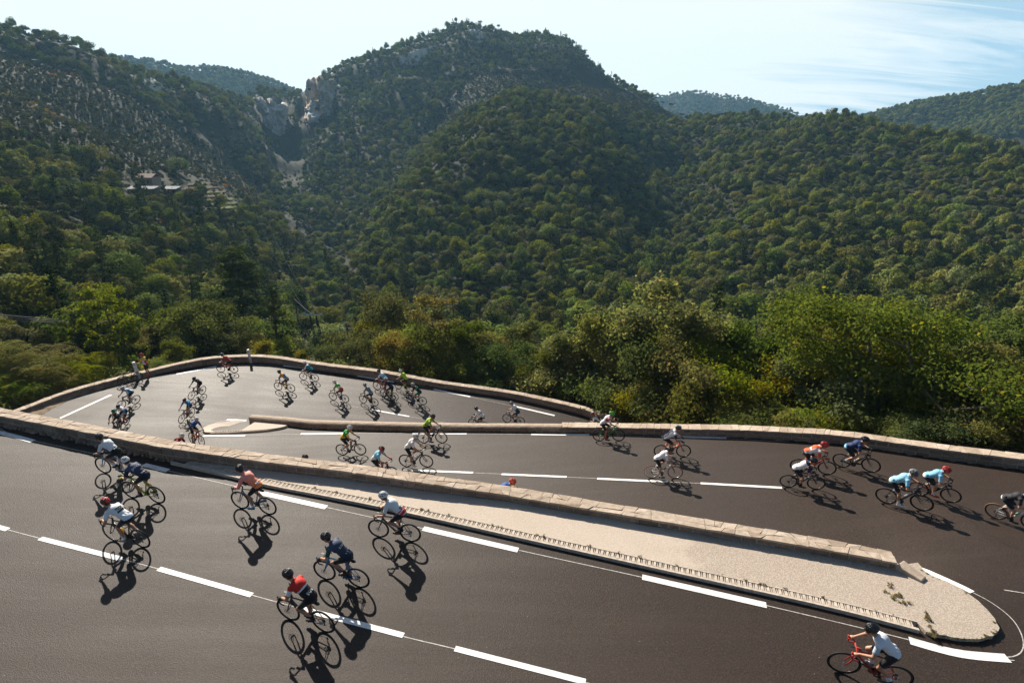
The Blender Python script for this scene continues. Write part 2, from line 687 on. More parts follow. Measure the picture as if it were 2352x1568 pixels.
# far hairpin
FE = [(100, 985), (138.7, 959.4), (255.2, 907), (405.7, 859.4), (497.3, 842), (575, 836.5), (650.7, 840.3), (731.3, 849), (820.8, 863.3), (905, 877), (996.2, 894), (1080, 911.5), (1183.6, 933.7), (1274, 954.7)]
strip(thin, resample(smooth_line(px_line(FE), 2), 0.3), 0.025, 0.004)
for a, b in (((138.7, 960), (255.2, 907)), ((405.7, 859.4), (497.3, 842)), ((650.7, 840.3), (731.3, 849)), ((820.8, 863.3), (905, 877.2)), ((996.2, 894), (1080, 911.5)), ((1183.6, 933.7), (1274, 954.7))):
    dash_px(a, b, 0.2)
dash_px((851, 940.5), (940, 956.8), 0.15)
strip(thin, resample(px_line([(760, 925), (851, 940.5), (940, 956.8), (1050, 975)]), 0.4), 0.025, 0.004)
IE = [(455, 1000), (452, 992), (462, 984), (490, 973), (515, 965), (540, 962.5), (566, 965)]
strip(thin, resample(smooth_line(px_line(IE), 2), 0.3), 0.03, 0.004)
dash_px((521, 964), (566, 966), 0.22)
# painted by one crew: lines are one sheet of paint on the road
tag(paint.build('lane_marking', [M['paint']]), kind='structure')
tag(thin.build('guide_line_marking', [M['oldpaint']]), kind='structure')


# ------------------------------------------------------------------ concrete islands
def mat_concrete():
    m, nt = new_mat('island_concrete')
    g = nt.add('ShaderNodeNewGeometry')
    P = g.outputs['Position']
    n = nt.noise(P, 1.2, 6, 0.65)
    f = nt.noise(P, 26, 5, 0.75)
    v = nt.add('ShaderNodeTexVoronoi')
    v.inputs['Scale'].default_value = 27
    nt.link(P, v.inputs['Vector'])
    sp = nt.add('ShaderNodeSeparateXYZ')
    nt.link(P, sp.inputs[0])
    rough_part = nt.ramp(nt.math('ADD', nt.math('MULTIPLY', sp.outputs[0], 0.14), nt.math('MULTIPLY', n, 0.5)), [(0.9, 0.05), (1.7, 0.85)])
    c = nt.ramp(f, [(0.25, (0.36, 0.295, 0.235)), (0.55, (0.50, 0.42, 0.345)), (0.8, (0.59, 0.50, 0.415))])
    c = nt.mix(nt.ramp(n, [(0.42, 0.0), (0.7, 0.45)]), c, (0.43, 0.355, 0.28))
    pit = nt.ramp(v.outputs['Distance'], [(0.0, 0.0), (0.3, 0.0), (0.55, 1.0)])
    c = nt.mix(nt.math('MULTIPLY', pit, nt.math('MULTIPLY', rough_part, 0.5)), c, (0.17, 0.135, 0.105))
    hgt = nt.math('ADD', f, nt.math('MULTIPLY', v.outputs['Distance'], -0.8))
    principled(nt, c, 0.9, 0.25, normal=nt.bump(hgt, 0.3, 0.02))
    return m


M['concrete'] = mat_concrete()
M['gutter'] = mat_simple('gutter_concrete', (0.48, 0.405, 0.33), 0.9, 9, 0.28, 0.35, 0.25)


def prism_island(name, outline, lift, mat, skirt=0.4, zfn=None):
    """raised slab over a plan outline, following the road surface"""
    bm = bmesh.new()
    zf = zfn or z_at
    top = [bm.verts.new((x, y, zf(x, y) + lift)) for x, y in outline]
    f = bm.faces.new(top)
    if f.normal.z < 0:
        f.normal_flip()
    bmesh.ops.triangulate(bm, faces=[f])
    bot = [bm.verts.new((x, y, zf(x, y) - skirt)) for x, y in outline]
    n = len(top)
    for i in range(n):
        bm.faces.new((top[i], top[(i + 1) % n], bot[(i + 1) % n], bot[i]))
    bmesh.ops.recalc_face_normals(bm, faces=bm.faces)
    me = bpy.data.meshes.new(name)
    bm.to_mesh(me)
    bm.free()
    me.materials.append(mat)
    return link_obj(name, me)


DO = px_line([(392.6, 1067.5), (539, 1102), (603.6, 1117.7), (786.8, 1153), (980.5, 1194.4), (1245, 1255), (1480, 1308), (1739.5, 1365.6), (1927, 1408.5), (2109.3, 1456)])
DOs = resample(smooth_line(DO, 2), 0.1)
TIP = px_line([(2109.3, 1456), (2180, 1470), (2221.3, 1476.2), (2260, 1473.6), (2288, 1462), (2293, 1449), (2285, 1430), (2260, 1400.7), (2218.6, 1366.9), (2166.5, 1343.4), (2127.5, 1334), (2098, 1325)])
TIPs = resample(smooth_line(TIP, 2), 0.15)
# a slightly nibbled edge
TIPs = TIPs + np.c_[RNG.normal(0, 0.012, len(TIPs)), RNG.normal(0, 0.012, len(TIPs))]


def z_near(x, y):
    return CAMZ - float(hN(x))


wall_side = [(x, y + 0.12) for x, y in resample(np.array([(10.74, 12.65), (9.05, 13.11), (7.24, 13.55), (0.94, 15.03), (-0.17, 15.3), (-3.34, 15.82), (-5.9, 16.32), (-8.59, 16.71), (-11.7, 17.16)]), 0.5)]
inner = offset_line(DOs, 0.29)
outl = [tuple(p) for p in inner[3:]] + [tuple(p) for p in TIPs[1:]] + wall_side
isl = prism_island('traffic_island', outl, 0.10, M['concrete'], 0.3, z_near)
tag(isl, 'long pale concrete island beside the near road wall, with a rounded tip at the bend', 'island')


def slotted_gutter(path, width, name, label, step=0.147, side=1):
    mb = MB()
    pts = resample(path, 0.1)
    l0 = pts
    d = np.r_[0, np.cumsum(np.linalg.norm(np.diff(pts, axis=0), axis=1))]
    off = lambda k: offset_line(pts, side * k)

    def sweep(a, b, z0, z1):
        A, B = off(a), off(b)
        for i in range(len(pts) - 1):
            c = []
            for z in (z0, z1):
                for (q, j) in ((A, i), (A, i + 1), (B, i + 1), (B, i)):
                    c.append((q[j][0], q[j][1], z_at(q[j][0], q[j][1]) + z))
            mb.box8(c)
    sweep(0.0, 0.075, -0.1, 0.105)            # road-side rail
    sweep(width - 0.035, width, -0.1, 0.118)  # rail towards the island
    sweep(0.075, width - 0.035, -0.1, 0.01)   # bottom of the channel
    A, B = off(0.075), off(width - 0.035)
    total = d[-1]
    s = 0.02

    def pt(Q, s_):
        return np.array([np.interp(s_, d, Q[:, 0]), np.interp(s_, d, Q[:, 1])])
    while s < total - step:
        for (a, b, na) in ((0.0, 0.068, 0.010), (0.102, 0.118, 0.007)):
            # teeth widen towards the road, so the slots are wedges
            c = []
            for z in (0.0, 0.108):
                for (Q, t) in ((A, a - na), (A, b + na), (B, b - na * 0.3), (B, a + na * 0.3)):
                    p = pt(Q, s + t)
                    c.append((p[0], p[1], z_at(p[0], p[1]) + z))
            mb.box8(c)
        s += step
    o = mb.build(name, [M['gutter']])
    tag(o, label, 'gutter')
    return o


slotted_gutter(DOs, 0.30, 'slotted_gutter', 'pale slotted concrete gutter along the road side of the long island')

# small island under the rounded end of the middle wall
IB = px_line([(466, 990.8), (468, 995.5), (480, 997.4), (540, 995), (612.5, 990.8), (650, 985), (664, 979.5), (640, 977), (600, 973.4), (575, 971.2), (562, 968.5), (545, 968.5), (523.5, 971.8), (500, 975), (480, 980), (469, 986)])
IBs = resample(smooth_line(np.vstack([IB, IB[:1]]), 2), 0.2)[:-1]
isl2 = prism_island('traffic_island', [tuple(p) for p in IBs], 0.13, M['concrete'], 0.3)
tag(isl2, 'small white concrete island at the rounded end of the middle wall in the far bend', 'island')
IG = px_line([(662, 980.5), (640, 986.8), (612.5, 991.5), (560, 995), (520, 997), (484, 998)])
slotted_gutter(resample(smooth_line(IG, 2), 0.1), 0.30, 'slotted_gutter', 'short curved slotted gutter on the near edge of the small white island', side=-1)


# ------------------------------------------------------------------ stone walls
def stone_wall(name, label, front, height, thick, back_drop, courses, cap_rows=2, rough_top=True, round_top=None, cap_t=0.07, foundation=None, block_len=(0.28, 0.6), zfn=None, seed=1, back_z=None, left=True, capmat=None, blockmat=None, proud=0.02):
    """front: plan line of the front foot, walked so that the wall lies on its left"""
    rng = random.Random(seed)
    zf = zfn or z_at
    pts = resample(front, 0.12)
    sgn = 1 if left else -1
    d = np.r_[0, np.cumsum(np.linalg.norm(np.diff(pts, axis=0), axis=1))]
    L = d[-1]
    hh = (lambda s: height) if not callable(height) else height
    fz = np.array([zf(x, y) for x, y in pts])
    # keep the base smooth
    k = 9
    pad = np.r_[np.full(k // 2, fz[0]), fz, np.full(k // 2, fz[-1])]
    fz = np.convolve(pad, np.ones(k) / k, 'valid')
    cache = {}

    def P(s, off, z):
        key = round(off, 3)
        if key not in cache:
            cache[key] = offset_line(pts, sgn * off)
        Q = cache[key]
        s = min(max(s, 0), L)
        return (float(np.interp(s, d, Q[:, 0])), float(np.interp(s, d, Q[:, 1])), float(np.interp(s, d, fz)) + z)

    core = MB()
    stones = MB()
    caps = MB()
    # core of mortar, a little inside the stones
    n = len(pts)
    step = 3
    ids = list(range(0, n - 1, step)) + [n - 1]
    for a, b in zip(ids[:-1], ids[1:]):
        c = []
        for top in (0, 1):
            for (s, o_) in ((d[a], proud), (d[b], proud), (d[b], thick - 0.02), (d[a], thick - 0.02)):
                z = (hh(s) - cap_t - 0.004) if top else (-back_drop if o_ > 0.1 else -0.35)
                c.append(P(s, o_, z))
        core.box8(c)
    # courses of blocks on the front face
    for r in range(courses):
        s = -rng.random() * 0.3
        while s < L:
            w_ = rng.uniform(*block_len)
            s0, s1 = max(s, 0) + 0.008, min(s + w_, L) - 0.008
            s += w_
            if s1 - s0 < 0.06:
                continue
            o0 = rng.uniform(-0.012, 0.012)
            j = [rng.uniform(-0.012, 0.012) for _ in range(8)]

            def zz_(sv, t):
                return -0.05 + (hh(sv) - cap_t + 0.05) * t
            t0, t1 = (r + 0.045) / courses, (r + 0.955) / courses
            ch = 0.022
            f0, f1 = o0, o0 + 0.12
            # bevelled front: outer ring back by ch, inner ring proud
            bk = [P(s0, f1, zz_(s0, t0)), P(s1, f1, zz_(s1, t0)), P(s1, f1, zz_(s1, t1)), P(s0, f1, zz_(s0, t1))]
            md = [P(s0, f0 + ch, zz_(s0, t0) + j[0]), P(s1, f0 + ch, zz_(s1, t0) + j[1]), P(s1, f0 + ch, zz_(s1, t1) + j[2]), P(s0, f0 + ch, zz_(s0, t1) + j[3])]
            e = 0.03
            dz = (zz_(s0, t1) - zz_(s0, t0)) * 0.1
            fr = [P(s0 + e, f0 + j[4], zz_(s0, t0) + dz), P(s1 - e, f0 + j[5], zz_(s1, t0) + dz), P(s1 - e, f0 + j[6], zz_(s1, t1) - dz), P(s0 + e, f0 + j[7], zz_(s0, t1) - dz)]
            vs = bk + md + fr
            fs = [(8, 9, 10, 11)]
            for k_ in range(4):
                l_ = (k_ + 1) % 4
                fs += [(k_, l_, 4 + l_, 4 + k_), (4 + k_, 4 + l_, 8 + l_, 8 + k_)]
            stones.raw(vs, fs)
    # rubble footing
    if foundation:
        for sv in np.arange(0, foundation[0], 0.19):
            for t in range(foundation[1]):
                rr = rng.uniform(0.06, 0.13)
                p = P(sv + rng.uniform(-0.06, 0.06), -0.03 - 0.05 * t + rng.uniform(-0.03, 0.02), 0.05 + 0.14 * (foundation[1] - 1 - t) + rng.uniform(-0.03, 0.03))
                rot = Quaternion((rng.random(), rng.random(), rng.random(), rng.random())).normalized().to_matrix()
                stones.ellipsoid(p, (rr * 1.25, rr * 0.8, rr * 0.75), rot, 7, 5)
    # capping slabs
    if round_top is None or round_top < L:
        s = 0.0 if round_top is None else round_top
        wav = [0.5 + rng.uniform(-0.12, 0.12)]
        slants = {}

        def slant(u):
            if u < 0.05 or u > L - 0.05:
                return 0.0
            return slants.setdefault(round(u, 4), rng.uniform(-0.09, 0.09))
        while s < L - 0.05:
            w_ = rng.uniform(0.38, 0.85)
            s1 = min(s + w_, L)
            if L - s1 < 0.2:
                s1 = L
            wav.append(0.5 + rng.uniform(-0.14, 0.14))
            lo, hi = -0.025, thick + 0.025
            m0, m1 = lo + (hi - lo) * wav[-2], lo + (hi - lo) * wav[-1]
            rows = [((lo, lo), (m0 - 0.006, m1 - 0.006)), ((m0 + 0.006, m1 + 0.006), (hi, hi))] if cap_rows == 2 else [((lo, lo), (hi, hi))]
            for (a, b) in rows:
                # now and then break the slab across
                cuts = [s, s1]
                if s1 - s > 0.5 and rng.random() < 0.6:
                    cuts.insert(1, s + (s1 - s) * rng.uniform(0.35, 0.65))
                for u0, u1 in zip(cuts[:-1], cuts[1:]):
                    f0, f1 = (u0 - s) / (s1 - s), (u1 - s) / (s1 - s)
                    aa0, aa1 = a[0] + (a[1] - a[0]) * f0, a[0] + (a[1] - a[0]) * f1
                    bb0, bb1 = b[0] + (b[1] - b[0]) * f0, b[0] + (b[1] - b[0]) * f1
                    g = 0.007
                    tz = [rng.uniform(-0.016, 0.016) for _ in range(4)]
                    c = []
                    k0, k1 = slant(u0), slant(u1)
                    bot = [(u0 + g - k0, aa0), (u1 - g - k1, aa1), (u1 - g + k1, bb1), (u0 + g + k0, bb0)]
                    if not left:
                        bot = bot[::-1]
                    for (sv, o_) in bot:
                        c.append(P(sv, o_, hh(min(max(sv, 0), L)) - cap_t))
                    for q, (sv, o_) in enumerate(bot):
                        c.append(P(sv, o_, hh(min(max(sv, 0), L)) + tz[q]))
                    caps.box8(c)
            s = s1
    if round_top is not None:
        ss = np.arange(0, min(round_top, L) + 0.01, 0.25)
        rows = []
        for sv in ss:
            h_ = hh(sv)
            row = []
            for k_ in range(9):
                a_ = math.pi * k_ / 8
                o_ = thick / 2 - (thick / 2 + 0.01) * math.cos(a_)
                row.append(P(sv, o_, h_ - 0.12 + 0.12 * math.sin(a_) + rng.uniform(-0.004, 0.004)))
            rows.append(row)
        vs = [p for r_ in rows for p in r_]
        fs = [(i * 9 + k_, (i + 1) * 9 + k_, (i + 1) * 9 + k_ + 1, i * 9 + k_ + 1) for i in range(len(rows) - 1) for k_ in range(8)]
        fs.append(tuple(range(9)))
        caps.raw(vs, fs)
    o = core.build(name, [M['mortar']])
    link_obj('facing_blocks', stones.mesh('facing_blocks', [blockmat or M['block']]), o)
    link_obj('cap_stones', caps.mesh('cap_stones', [capmat or M['cap']]), o)
    tag(o, label, 'wall')
    return o


wa_front = LA[1:]
wa_s = np.r_[0, np.cumsum(np.linalg.norm(np.diff(wa_front, axis=0), axis=1))]


def hA(s):
    return float(np.interp(s, [0, 10.7, 15.3, 18.8, 22.4, 27.5, 30.7, 42], [0.46, 0.46, 0.52, 0.55, 0.46, 0.45, 0.37, 0.35]))


stone_wall('stone_parapet', 'long low stone parapet with pale crazed capping between the near road and the middle road', wa_front, hA, 0.43, 4.2, 2, 2,
           foundation=(19, 1), zfn=lambda x, y: z_near(x, y), seed=3)
M['render'] = mat_simple('weathered_render', (0.33, 0.255, 0.20), 0.95, 3.5, 0.4, 0.6, 0.2, coord='Object', bdist=0.03)


def z_mid(x, y):
    yb_ = float(np.interp(x, LB[:, 0], LB[:, 1]))
    return z_at(x, min(y, yb_ - 0.05))


def hB(s):
    return float(np.interp(s, [0, 6, 10.7, 14.6, 22, 28, 36, 42], [0.36, 0.41, 0.38, 0.33, 0.36, 0.42, 0.45, 0.52]))


stone_wall('stone_parapet', 'stone parapet behind the middle road, rounded at its left end, pale capped further right', LB, hB, 0.46, 3.0, 2, 1,
           round_top=19.0, zfn=z_mid, seed=5, block_len=(0.3, 0.48), capmat=None)
wc = smooth_line(LC, 2)


stone_wall('stone_parapet', 'outer stone parapet curving round the far bend with a light flat top', wc[::-1], lambda s: float(np.interp(52.5 - s, [8, 11, 14, 24, 28, 33, 38, 44, 50], [0.38, 0.36, 0.5, 0.52, 0.58, 0.44, 0.44, 0.5, 0.36])), 0.42, 1.6, 2, 1, zfn=lambda x, y: z_at(x, y - 0.1), seed=9, block_len=(0.4, 0.75), left=False)

# broken slab lying at the end of the long wall
p0 = at_h(2060, 1306, 11.62)
p1 = at_h(2120, 1338, 11.63)
mb = MB()
dv = (p1 - p0)
dv.z = 0
L_ = dv.length
dv.normalize()
nv = Vector((-dv.y, dv.x, 0))
c = []
for z in (0, 1):
    for (a, b) in ((0.0, -0.2), (L_, -0.16), (L_ * 1.02, 0.12), (0.05, 0.2)):
        q = p0 + dv * a + nv * b
        zz_ = q.z + (0.0 if z == 0 else (0.25 if a < L_ / 2 else 0.14))
        c.append((q.x, q.y, zz_))
mb.box8(c)
ob = mb.build('stone_block', [M['cap']])
bv = ob.modifiers.new('bevel', 'BEVEL')
bv.width = 0.03
bv.segments = 2
tag(ob, 'single pale squared stone block lying just past the right end of the long parapet', 'stone')

# dirt strip at the foot of the far wall's left part
M['dirt'] = mat_simple('dry_dirt', (0.20, 0.145, 0.095), 0.95, 3, 0.5, 0.6, 0.15, bdist=0.05)
dl = px_line([(75, 962), (110, 945), (160, 918), (230, 895), (300, 876), (360, 862)])
du = px_line([(55, 957), (80, 943), (155, 913), (225, 893), (290, 875), (352, 861)])
dirt = MB()
a_ = resample(du, 0.4)
b_ = resample(dl, 0.4)
n_ = min(len(a_), len(b_))
a_ = resample(du, 1)[:0].tolist() or np.stack([np.interp(np.linspace(0, 1, 30), np.linspace(0, 1, len(du)), du[:, k]) for k in (0, 1)], 1)
b_ = np.stack([np.interp(np.linspace(0, 1, 30), np.linspace(0, 1, len(dl)), dl[:, k]) for k in (0, 1)], 1)
b_ = b_ + RNG.normal(0, 0.06, b_.shape)
vs = []
for i in range(30):
    for t in (0, 0.5, 1):
        q = a_[i] * (1 - t) + b_[i] * t
        vs.append((q[0], q[1], z_at(q[0], q[1]) + (0.16, 0.07, 0.006)[int(t * 2)] + RNG.normal(0, 0.01)))
dirt.raw(vs, [(i * 3 + k, i * 3 + k + 1, i * 3 + k + 4, i * 3 + k + 3) for i in range(29) for k in range(2)])
tag(dirt.build('verge_dirt', [M['dirt']]), kind='structure')
# ------------------------------------------------------------------ terrain
def pol(px, py, r, down):
    """ground point seen at a pixel: azimuth, log range, slope of the sight line, lowered by the plants standing there"""
    d = ray(px, py)
    hyp = math.hypot(d[0], d[1])
    return (math.atan2(d[0], d[1]), math.log(r), d[2] / hyp - down / r)


def wpt(x, y, z):
    r = math.hypot(x, y)
    return (math.atan2(x, y), math.log(r), (z - CAMZ) / r)


CP = []
ridge_mid = [(1085, 62, 600), (1000, 90, 590), (950, 108, 585), (880, 140, 575), (830, 158, 570), (770, 185, 565), (712, 203, 560), (1140, 75, 610), (1220, 86, 615),
             (1310, 98, 620), (1350, 140, 620), (1400, 185, 615), (1440, 203, 605), (1480, 222, 590), (1540, 255, 560), (1620, 272, 520), (1720, 276, 490), (1800, 271, 470), (1900, 252, 450),
             (1960, 262, 445), (2050, 288, 430), (2120, 302, 415), (2200, 318, 400), (2280, 340, 385), (2352, 355, 370), (2500, 395, 350)]
for p_ in ridge_mid:
    CP.append(pol(*p_, 5))
    CP.append(pol(p_[0], p_[1] + 45, p_[2] * 1.28, 5))
for p_ in [(1085, 150, 520), (1310, 180, 530), (900, 220, 500), (760, 290, 480), (1050, 262, 440), (1240, 205, 480), (1190, 214, 392), (1130, 228, 380), (1060, 265, 350), (1290, 226, 400), (1400, 240, 430),
           (1000, 305, 420), (920, 400, 360), (850, 480, 320), (800, 560, 280), (1010, 332, 320), (935, 430, 268), (880, 510, 232), (840, 590, 200),
           (1250, 260, 365), (1350, 330, 300), (1250, 400, 265), (1100, 480, 225), (1300, 500, 215), (1150, 600, 172), (1350, 620, 160), (1000, 600, 180), (1000, 690, 140), (1200, 720, 125), (1400, 720, 118),
           (1570, 320, 425), (1530, 410, 345), (1480, 530, 255), (1450, 640, 180), (1650, 345, 375), (1740, 420, 295), (1740, 520, 235), (1780, 640, 170), (1750, 740, 118),
           (1950, 400, 330), (2050, 480, 265), (2200, 440, 300), (2150, 600, 195), (2300, 560, 230), (2300, 700, 150), (2080, 750, 118), (2352, 820, 100), (2500, 600, 230), (2500, 800, 120)]:
    CP.append(pol(*p_, 5))
ridge_left = [(-150, 45, 430), (0, 72, 430), (60, 88, 430), (130, 103, 435), (190, 117, 440), (250, 142, 450), (320, 167, 460), (400, 188, 470), (450, 198, 480), (520, 228, 495), (580, 265, 510), (615, 290, 520)]
for p_ in ridge_left:
    CP.append(pol(*p_, 4))
    CP.append(pol(p_[0], p_[1] + 70, p_[2] * 1.28, 4))
for p_ in [(660, 320, 520), (590, 222, 620), (640, 226, 625), (680, 222, 620), (600, 260, 560), (650, 300, 535), (690, 330, 500), (700, 285, 515),
           (680, 350, 480), (662, 400, 430), (690, 480, 355), (725, 560, 285), (790, 628, 226), (850, 690, 175), (740, 400, 420), (730, 430, 395), (700, 270, 545), (750, 265, 540),
           (0, 180, 340), (100, 200, 350), (250, 230, 370), (400, 290, 390), (520, 350, 400), (600, 420, 385), (0, 280, 260), (150, 300, 270), (300, 340, 290), (450, 400, 290), (560, 470, 285),
           (-150, 200, 300), (-150, 350, 180), (-150, 500, 110)]:
    CP.append(pol(*p_, 2.5))
for p_ in [(0, 370, 190), (150, 400, 200), (330, 425, 225), (480, 460, 240), (600, 540, 235), (0, 480, 130), (150, 520, 135), (300, 540, 150), (450, 560, 165), (600, 610, 172), (690, 645, 180),
           (0, 600, 92), (200, 640, 96), (400, 660, 105), (550, 700, 108), (700, 720, 118), (800, 730, 118), (0, 720, 66), (200, 740, 67), (400, 760, 70), (600, 780, 76), (800, 780, 80), (1000, 780, 85), (1250, 780, 85)]:
    CP.append(pol(*p_, 5.5))
for p_ in [(10, 27.5, -15.5 + 12), (5, 31, -9), (12, 33, -9), (20, 25, -4.6), (26, 22, -3.5), (20, 35, -10), (0, 44, -11.5), (8, 44, -12.5), (-8, 48, -11.5), (-20, 50, -11), (-32, 46, -8.5), (-36, 36, -7.5),
           (-38, 28, -5), (-46, 30, -5.5), (-45, 45, -8.5), (32, 32, -8), (40, 26, -7), (35, 45, -15), (15, 55, -18), (-10, 60, -15), (50, 40, -14), (60, 60, -24),
           (-25, 36, -7), (-10, 35, -8), (0, 34, -9), (-8, 25, -6), (5, 22, -4.5), (14, 15, -2.3), (0, 12, -1.5), (-15, 14, -1.5), (-25, 18, -1.5), (20, 8, -2), (-4, 4, -1.2), (4, 4, -1.2), (28, 12, -2.5), (-35, 10, -0.5), (-25, 5, -0.5),
           (-45, 15, 0), (-60, 25, 0), (45, 12, -3), (-6, -5, -0.6), (6, -5, -1)]:
    CP.append(wpt(*p_))
CP = np.array(CP)


def tps_fit(P, v, lam=2e-4):
    n = len(P)
    d = np.linalg.norm(P[:, None] - P[None], axis=2)
    K = np.where(d > 0, d * d * np.log(d + 1e-12), 0.0) + lam * np.eye(n)
    T = np.c_[np.ones(n), P]
    A = np.block([[K, T], [T.T, np.zeros((3, 3))]])
    s = np.linalg.solve(A, np.r_[v, np.zeros(3)])
    return s[:n], s[n:]


TP = np.c_[CP[:, 0] * 2.0, CP[:, 1]]
TW, TA = tps_fit(TP, CP[:, 2])


def hash_noise(x, y, sc, seed):
    """smooth value noise"""
    x = np.asarray(x) / sc + seed * 17.3
    y = np.asarray(y) / sc + seed * 9.1
    xi, yi = np.floor(x), np.floor(y)
    fx, fy = x - xi, y - yi
    fx = fx * fx * (3 - 2 * fx)
    fy = fy * fy * (3 - 2 * fy)

    def h(a, b):
        v = np.sin(a * 127.1 + b * 311.7 + seed * 13.7) * 43758.5453
        return v - np.floor(v)
    return (h(xi, yi) * (1 - fx) + h(xi + 1, yi) * fx) * (1 - fy) + (h(xi, yi + 1) * (1 - fx) + h(xi + 1, yi + 1) * fx) * fy


def terrain_z(x, y, detail=True):
    x = np.asarray(x, float)
    y = np.asarray(y, float)
    shp = x.shape
    x = x.ravel()
    y = y.ravel()
    r = np.maximum(np.hypot(x, y), 3.0)
    a = np.arctan2(x, y) * 2.0
    b = np.log(r)
    o = np.empty(len(x))
    for k in range(0, len(x), 20000):
        q = np.stack([a[k:k + 20000], b[k:k + 20000]], 1)
        d2 = ((q[:, None] - TP[None]) ** 2).sum(2)
        o[k:k + 20000] = (0.5 * d2 * np.log(d2 + 1e-24)) @ TW + TA[0] + q @ TA[1:]
    z = CAMZ + o * r
    if detail:
        amp = np.clip((r - 60) / 120, 0, 1)
        z = z + amp * ((hash_noise(x, y, 46, 1) - 0.5) * 9 + (hash_noise(x, y, 19, 2) - 0.5) * 3.6 + (hash_noise(x, y, 7, 3) - 0.5) * 1.0) * np.clip(r / 350, 0.35, 1.2)
        z = z + (1 - amp) * (hash_noise(x, y, 3.5, 4) - 0.5) * 0.5
    # keep under the road
    inr = in_road(x, y)
    near = (x > -42) & (x < 27) & (y > 1) & (y < 44)
    zr = CAMZ - road_h(x, y)
    z = np.where(inr & near, np.minimum(z, zr - 0.8), z)
    return z.reshape(shp)


# polar sheet
na = 440
az = np.linspace(R(-100), R(100), na)
rr_ = np.r_[np.linspace(1.0, 60, 70), np.exp(np.linspace(math.log(61), math.log(850), 300))]
AZ, RR = np.meshgrid(az, rr_, indexing='ij')
TX, TY = RR * np.sin(AZ), RR * np.cos(AZ)
TZ = terrain_z(TX, TY)
nr = len(rr_)
idx = np.arange(na * nr).reshape(na, nr)
fq = np.stack([idx[:-1, :-1], idx[:-1, 1:], idx[1:, 1:], idx[1:, :-1]], -1).reshape(-1, 4)


def mat_ground():
    m, nt = new_mat('hillside_soil')
    g = nt.add('ShaderNodeNewGeometry')
    P = g.outputs['Position']
    n = nt.noise(P, 0.05, 6, 0.6)
    n2 = nt.noise(P, 0.6, 6, 0.7)
    n3 = nt.noise(P, 4.0, 4, 0.7)
    sp = nt.add('ShaderNodeSeparateXYZ')
    nt.link(g.outputs['True Normal'], sp.inputs[0])
    c = nt.ramp(n2, [(0.3, (0.014, 0.016, 0.007)), (0.5, (0.023, 0.023, 0.011)), (0.66, (0.032, 0.028, 0.015)), (0.82, (0.050, 0.043, 0.030))])
    c = nt.mix(nt.ramp(n, [(0.4, 0.0), (0.65, 0.6)]), c, (0.030, 0.033, 0.015))
    c = nt.mix(nt.ramp(n3, [(0.5, 0.0), (0.75, 0.5)]), c, (0.032, 0.028, 0.016))
    steep = nt.ramp(sp.outputs[2], [(0.22, 1.0), (0.40, 0.0)])
    rock = nt.ramp(n2, [(0.3, (0.03, 0.030, 0.024)), (0.7, (0.065, 0.060, 0.048))])
    c = nt.mix(nt.math('MULTIPLY', steep, 0.7), c, rock)
    principled(nt, c, 0.95, 0.15, normal=nt.bump(n2, 0.6, 0.6))
    return m


M['ground'] = mat_ground()
terrain = link_obj('terrain', mesh_np('terrain', np.stack([TX, TY, TZ], -1).reshape(-1, 3), fq, [M['ground']], True))
tag(terrain, kind='structure')


# ------------------------------------------------------------------ hills farther off
def hill_sheet(name, ridge, r, seed, depth=0.55, steep=0.55):
    """ridge: (px, py) silhouette; r: its distance; a real hill falling away on both sides"""
    ridge = np.array(ridge, float)
    dirs = [ray(*p) for p in ridge]
    aa = np.array([math.atan2(d[0], d[1]) for d in dirs])
    ee = np.array([d[2] / math.hypot(d[0], d[1]) for d in dirs])
    o = np.argsort(aa)
    aa, ee = aa[o], ee[o]
    A = np.linspace(aa[0], aa[-1], 150)
    T = np.linspace(-1, 1, 60)
    E_ = np.interp(A, aa, ee)
    k = np.ones(5) / 5
    E_ = np.convolve(np.r_[E_[:1].repeat(2), E_, E_[-1:].repeat(2)], k, 'valid')
    GA, GT = np.meshgrid(A, T, indexing='ij')
    rad = r * (1 + GT * depth * 0.5)
    ztop = E_[:, None] * r
    z = CAMZ + ztop - steep * np.abs(GT) ** 1.25 * r * depth * 0.5 - 8
    x, y = rad * np.sin(GA), rad * np.cos(GA)
    z = z + ((hash_noise(x, y, 90, seed) - 0.5) * 34 + (hash_noise(x, y, 35, seed + 1) - 0.5) * 12) * np.clip(np.abs(GT) * 2.2, 0.12, 1)
    n_a, n_t = GA.shape
    ii = np.arange(n_a * n_t).reshape(n_a, n_t)
    f = np.stack([ii[:-1, :-1], ii[:-1, 1:], ii[1:, 1:], ii[1:, :-1]], -1).reshape(-1, 4)
    o = link_obj(name, mesh_np(name, np.stack([x, y, z], -1).reshape(-1, 3), f, [M['ground']], True))
    tag(o, kind='structure')
    return np.stack([x, y, z], -1)


H1 = hill_sheet('hills', [(150, 150), (230, 120), (330, 128), (420, 148), (500, 150), (560, 158), (620, 178), (670, 198), (700, 210), (760, 260), (820, 330)], 1050, 11)
H2 = hill_sheet('hills', [(1360, 300), (1430, 232), (1480, 212), (1540, 212), (1600, 207), (1650, 214), (1700, 218), (1760, 232), (1820, 250), (1880, 285), (1940, 330)], 1500, 21)
H3 = hill_sheet('hills', [(1880, 300), (1960, 268), (2050, 240), (2130, 222), (2200, 210), (2290, 192), (2352, 182), (2450, 165), (2600, 150)], 950, 31)
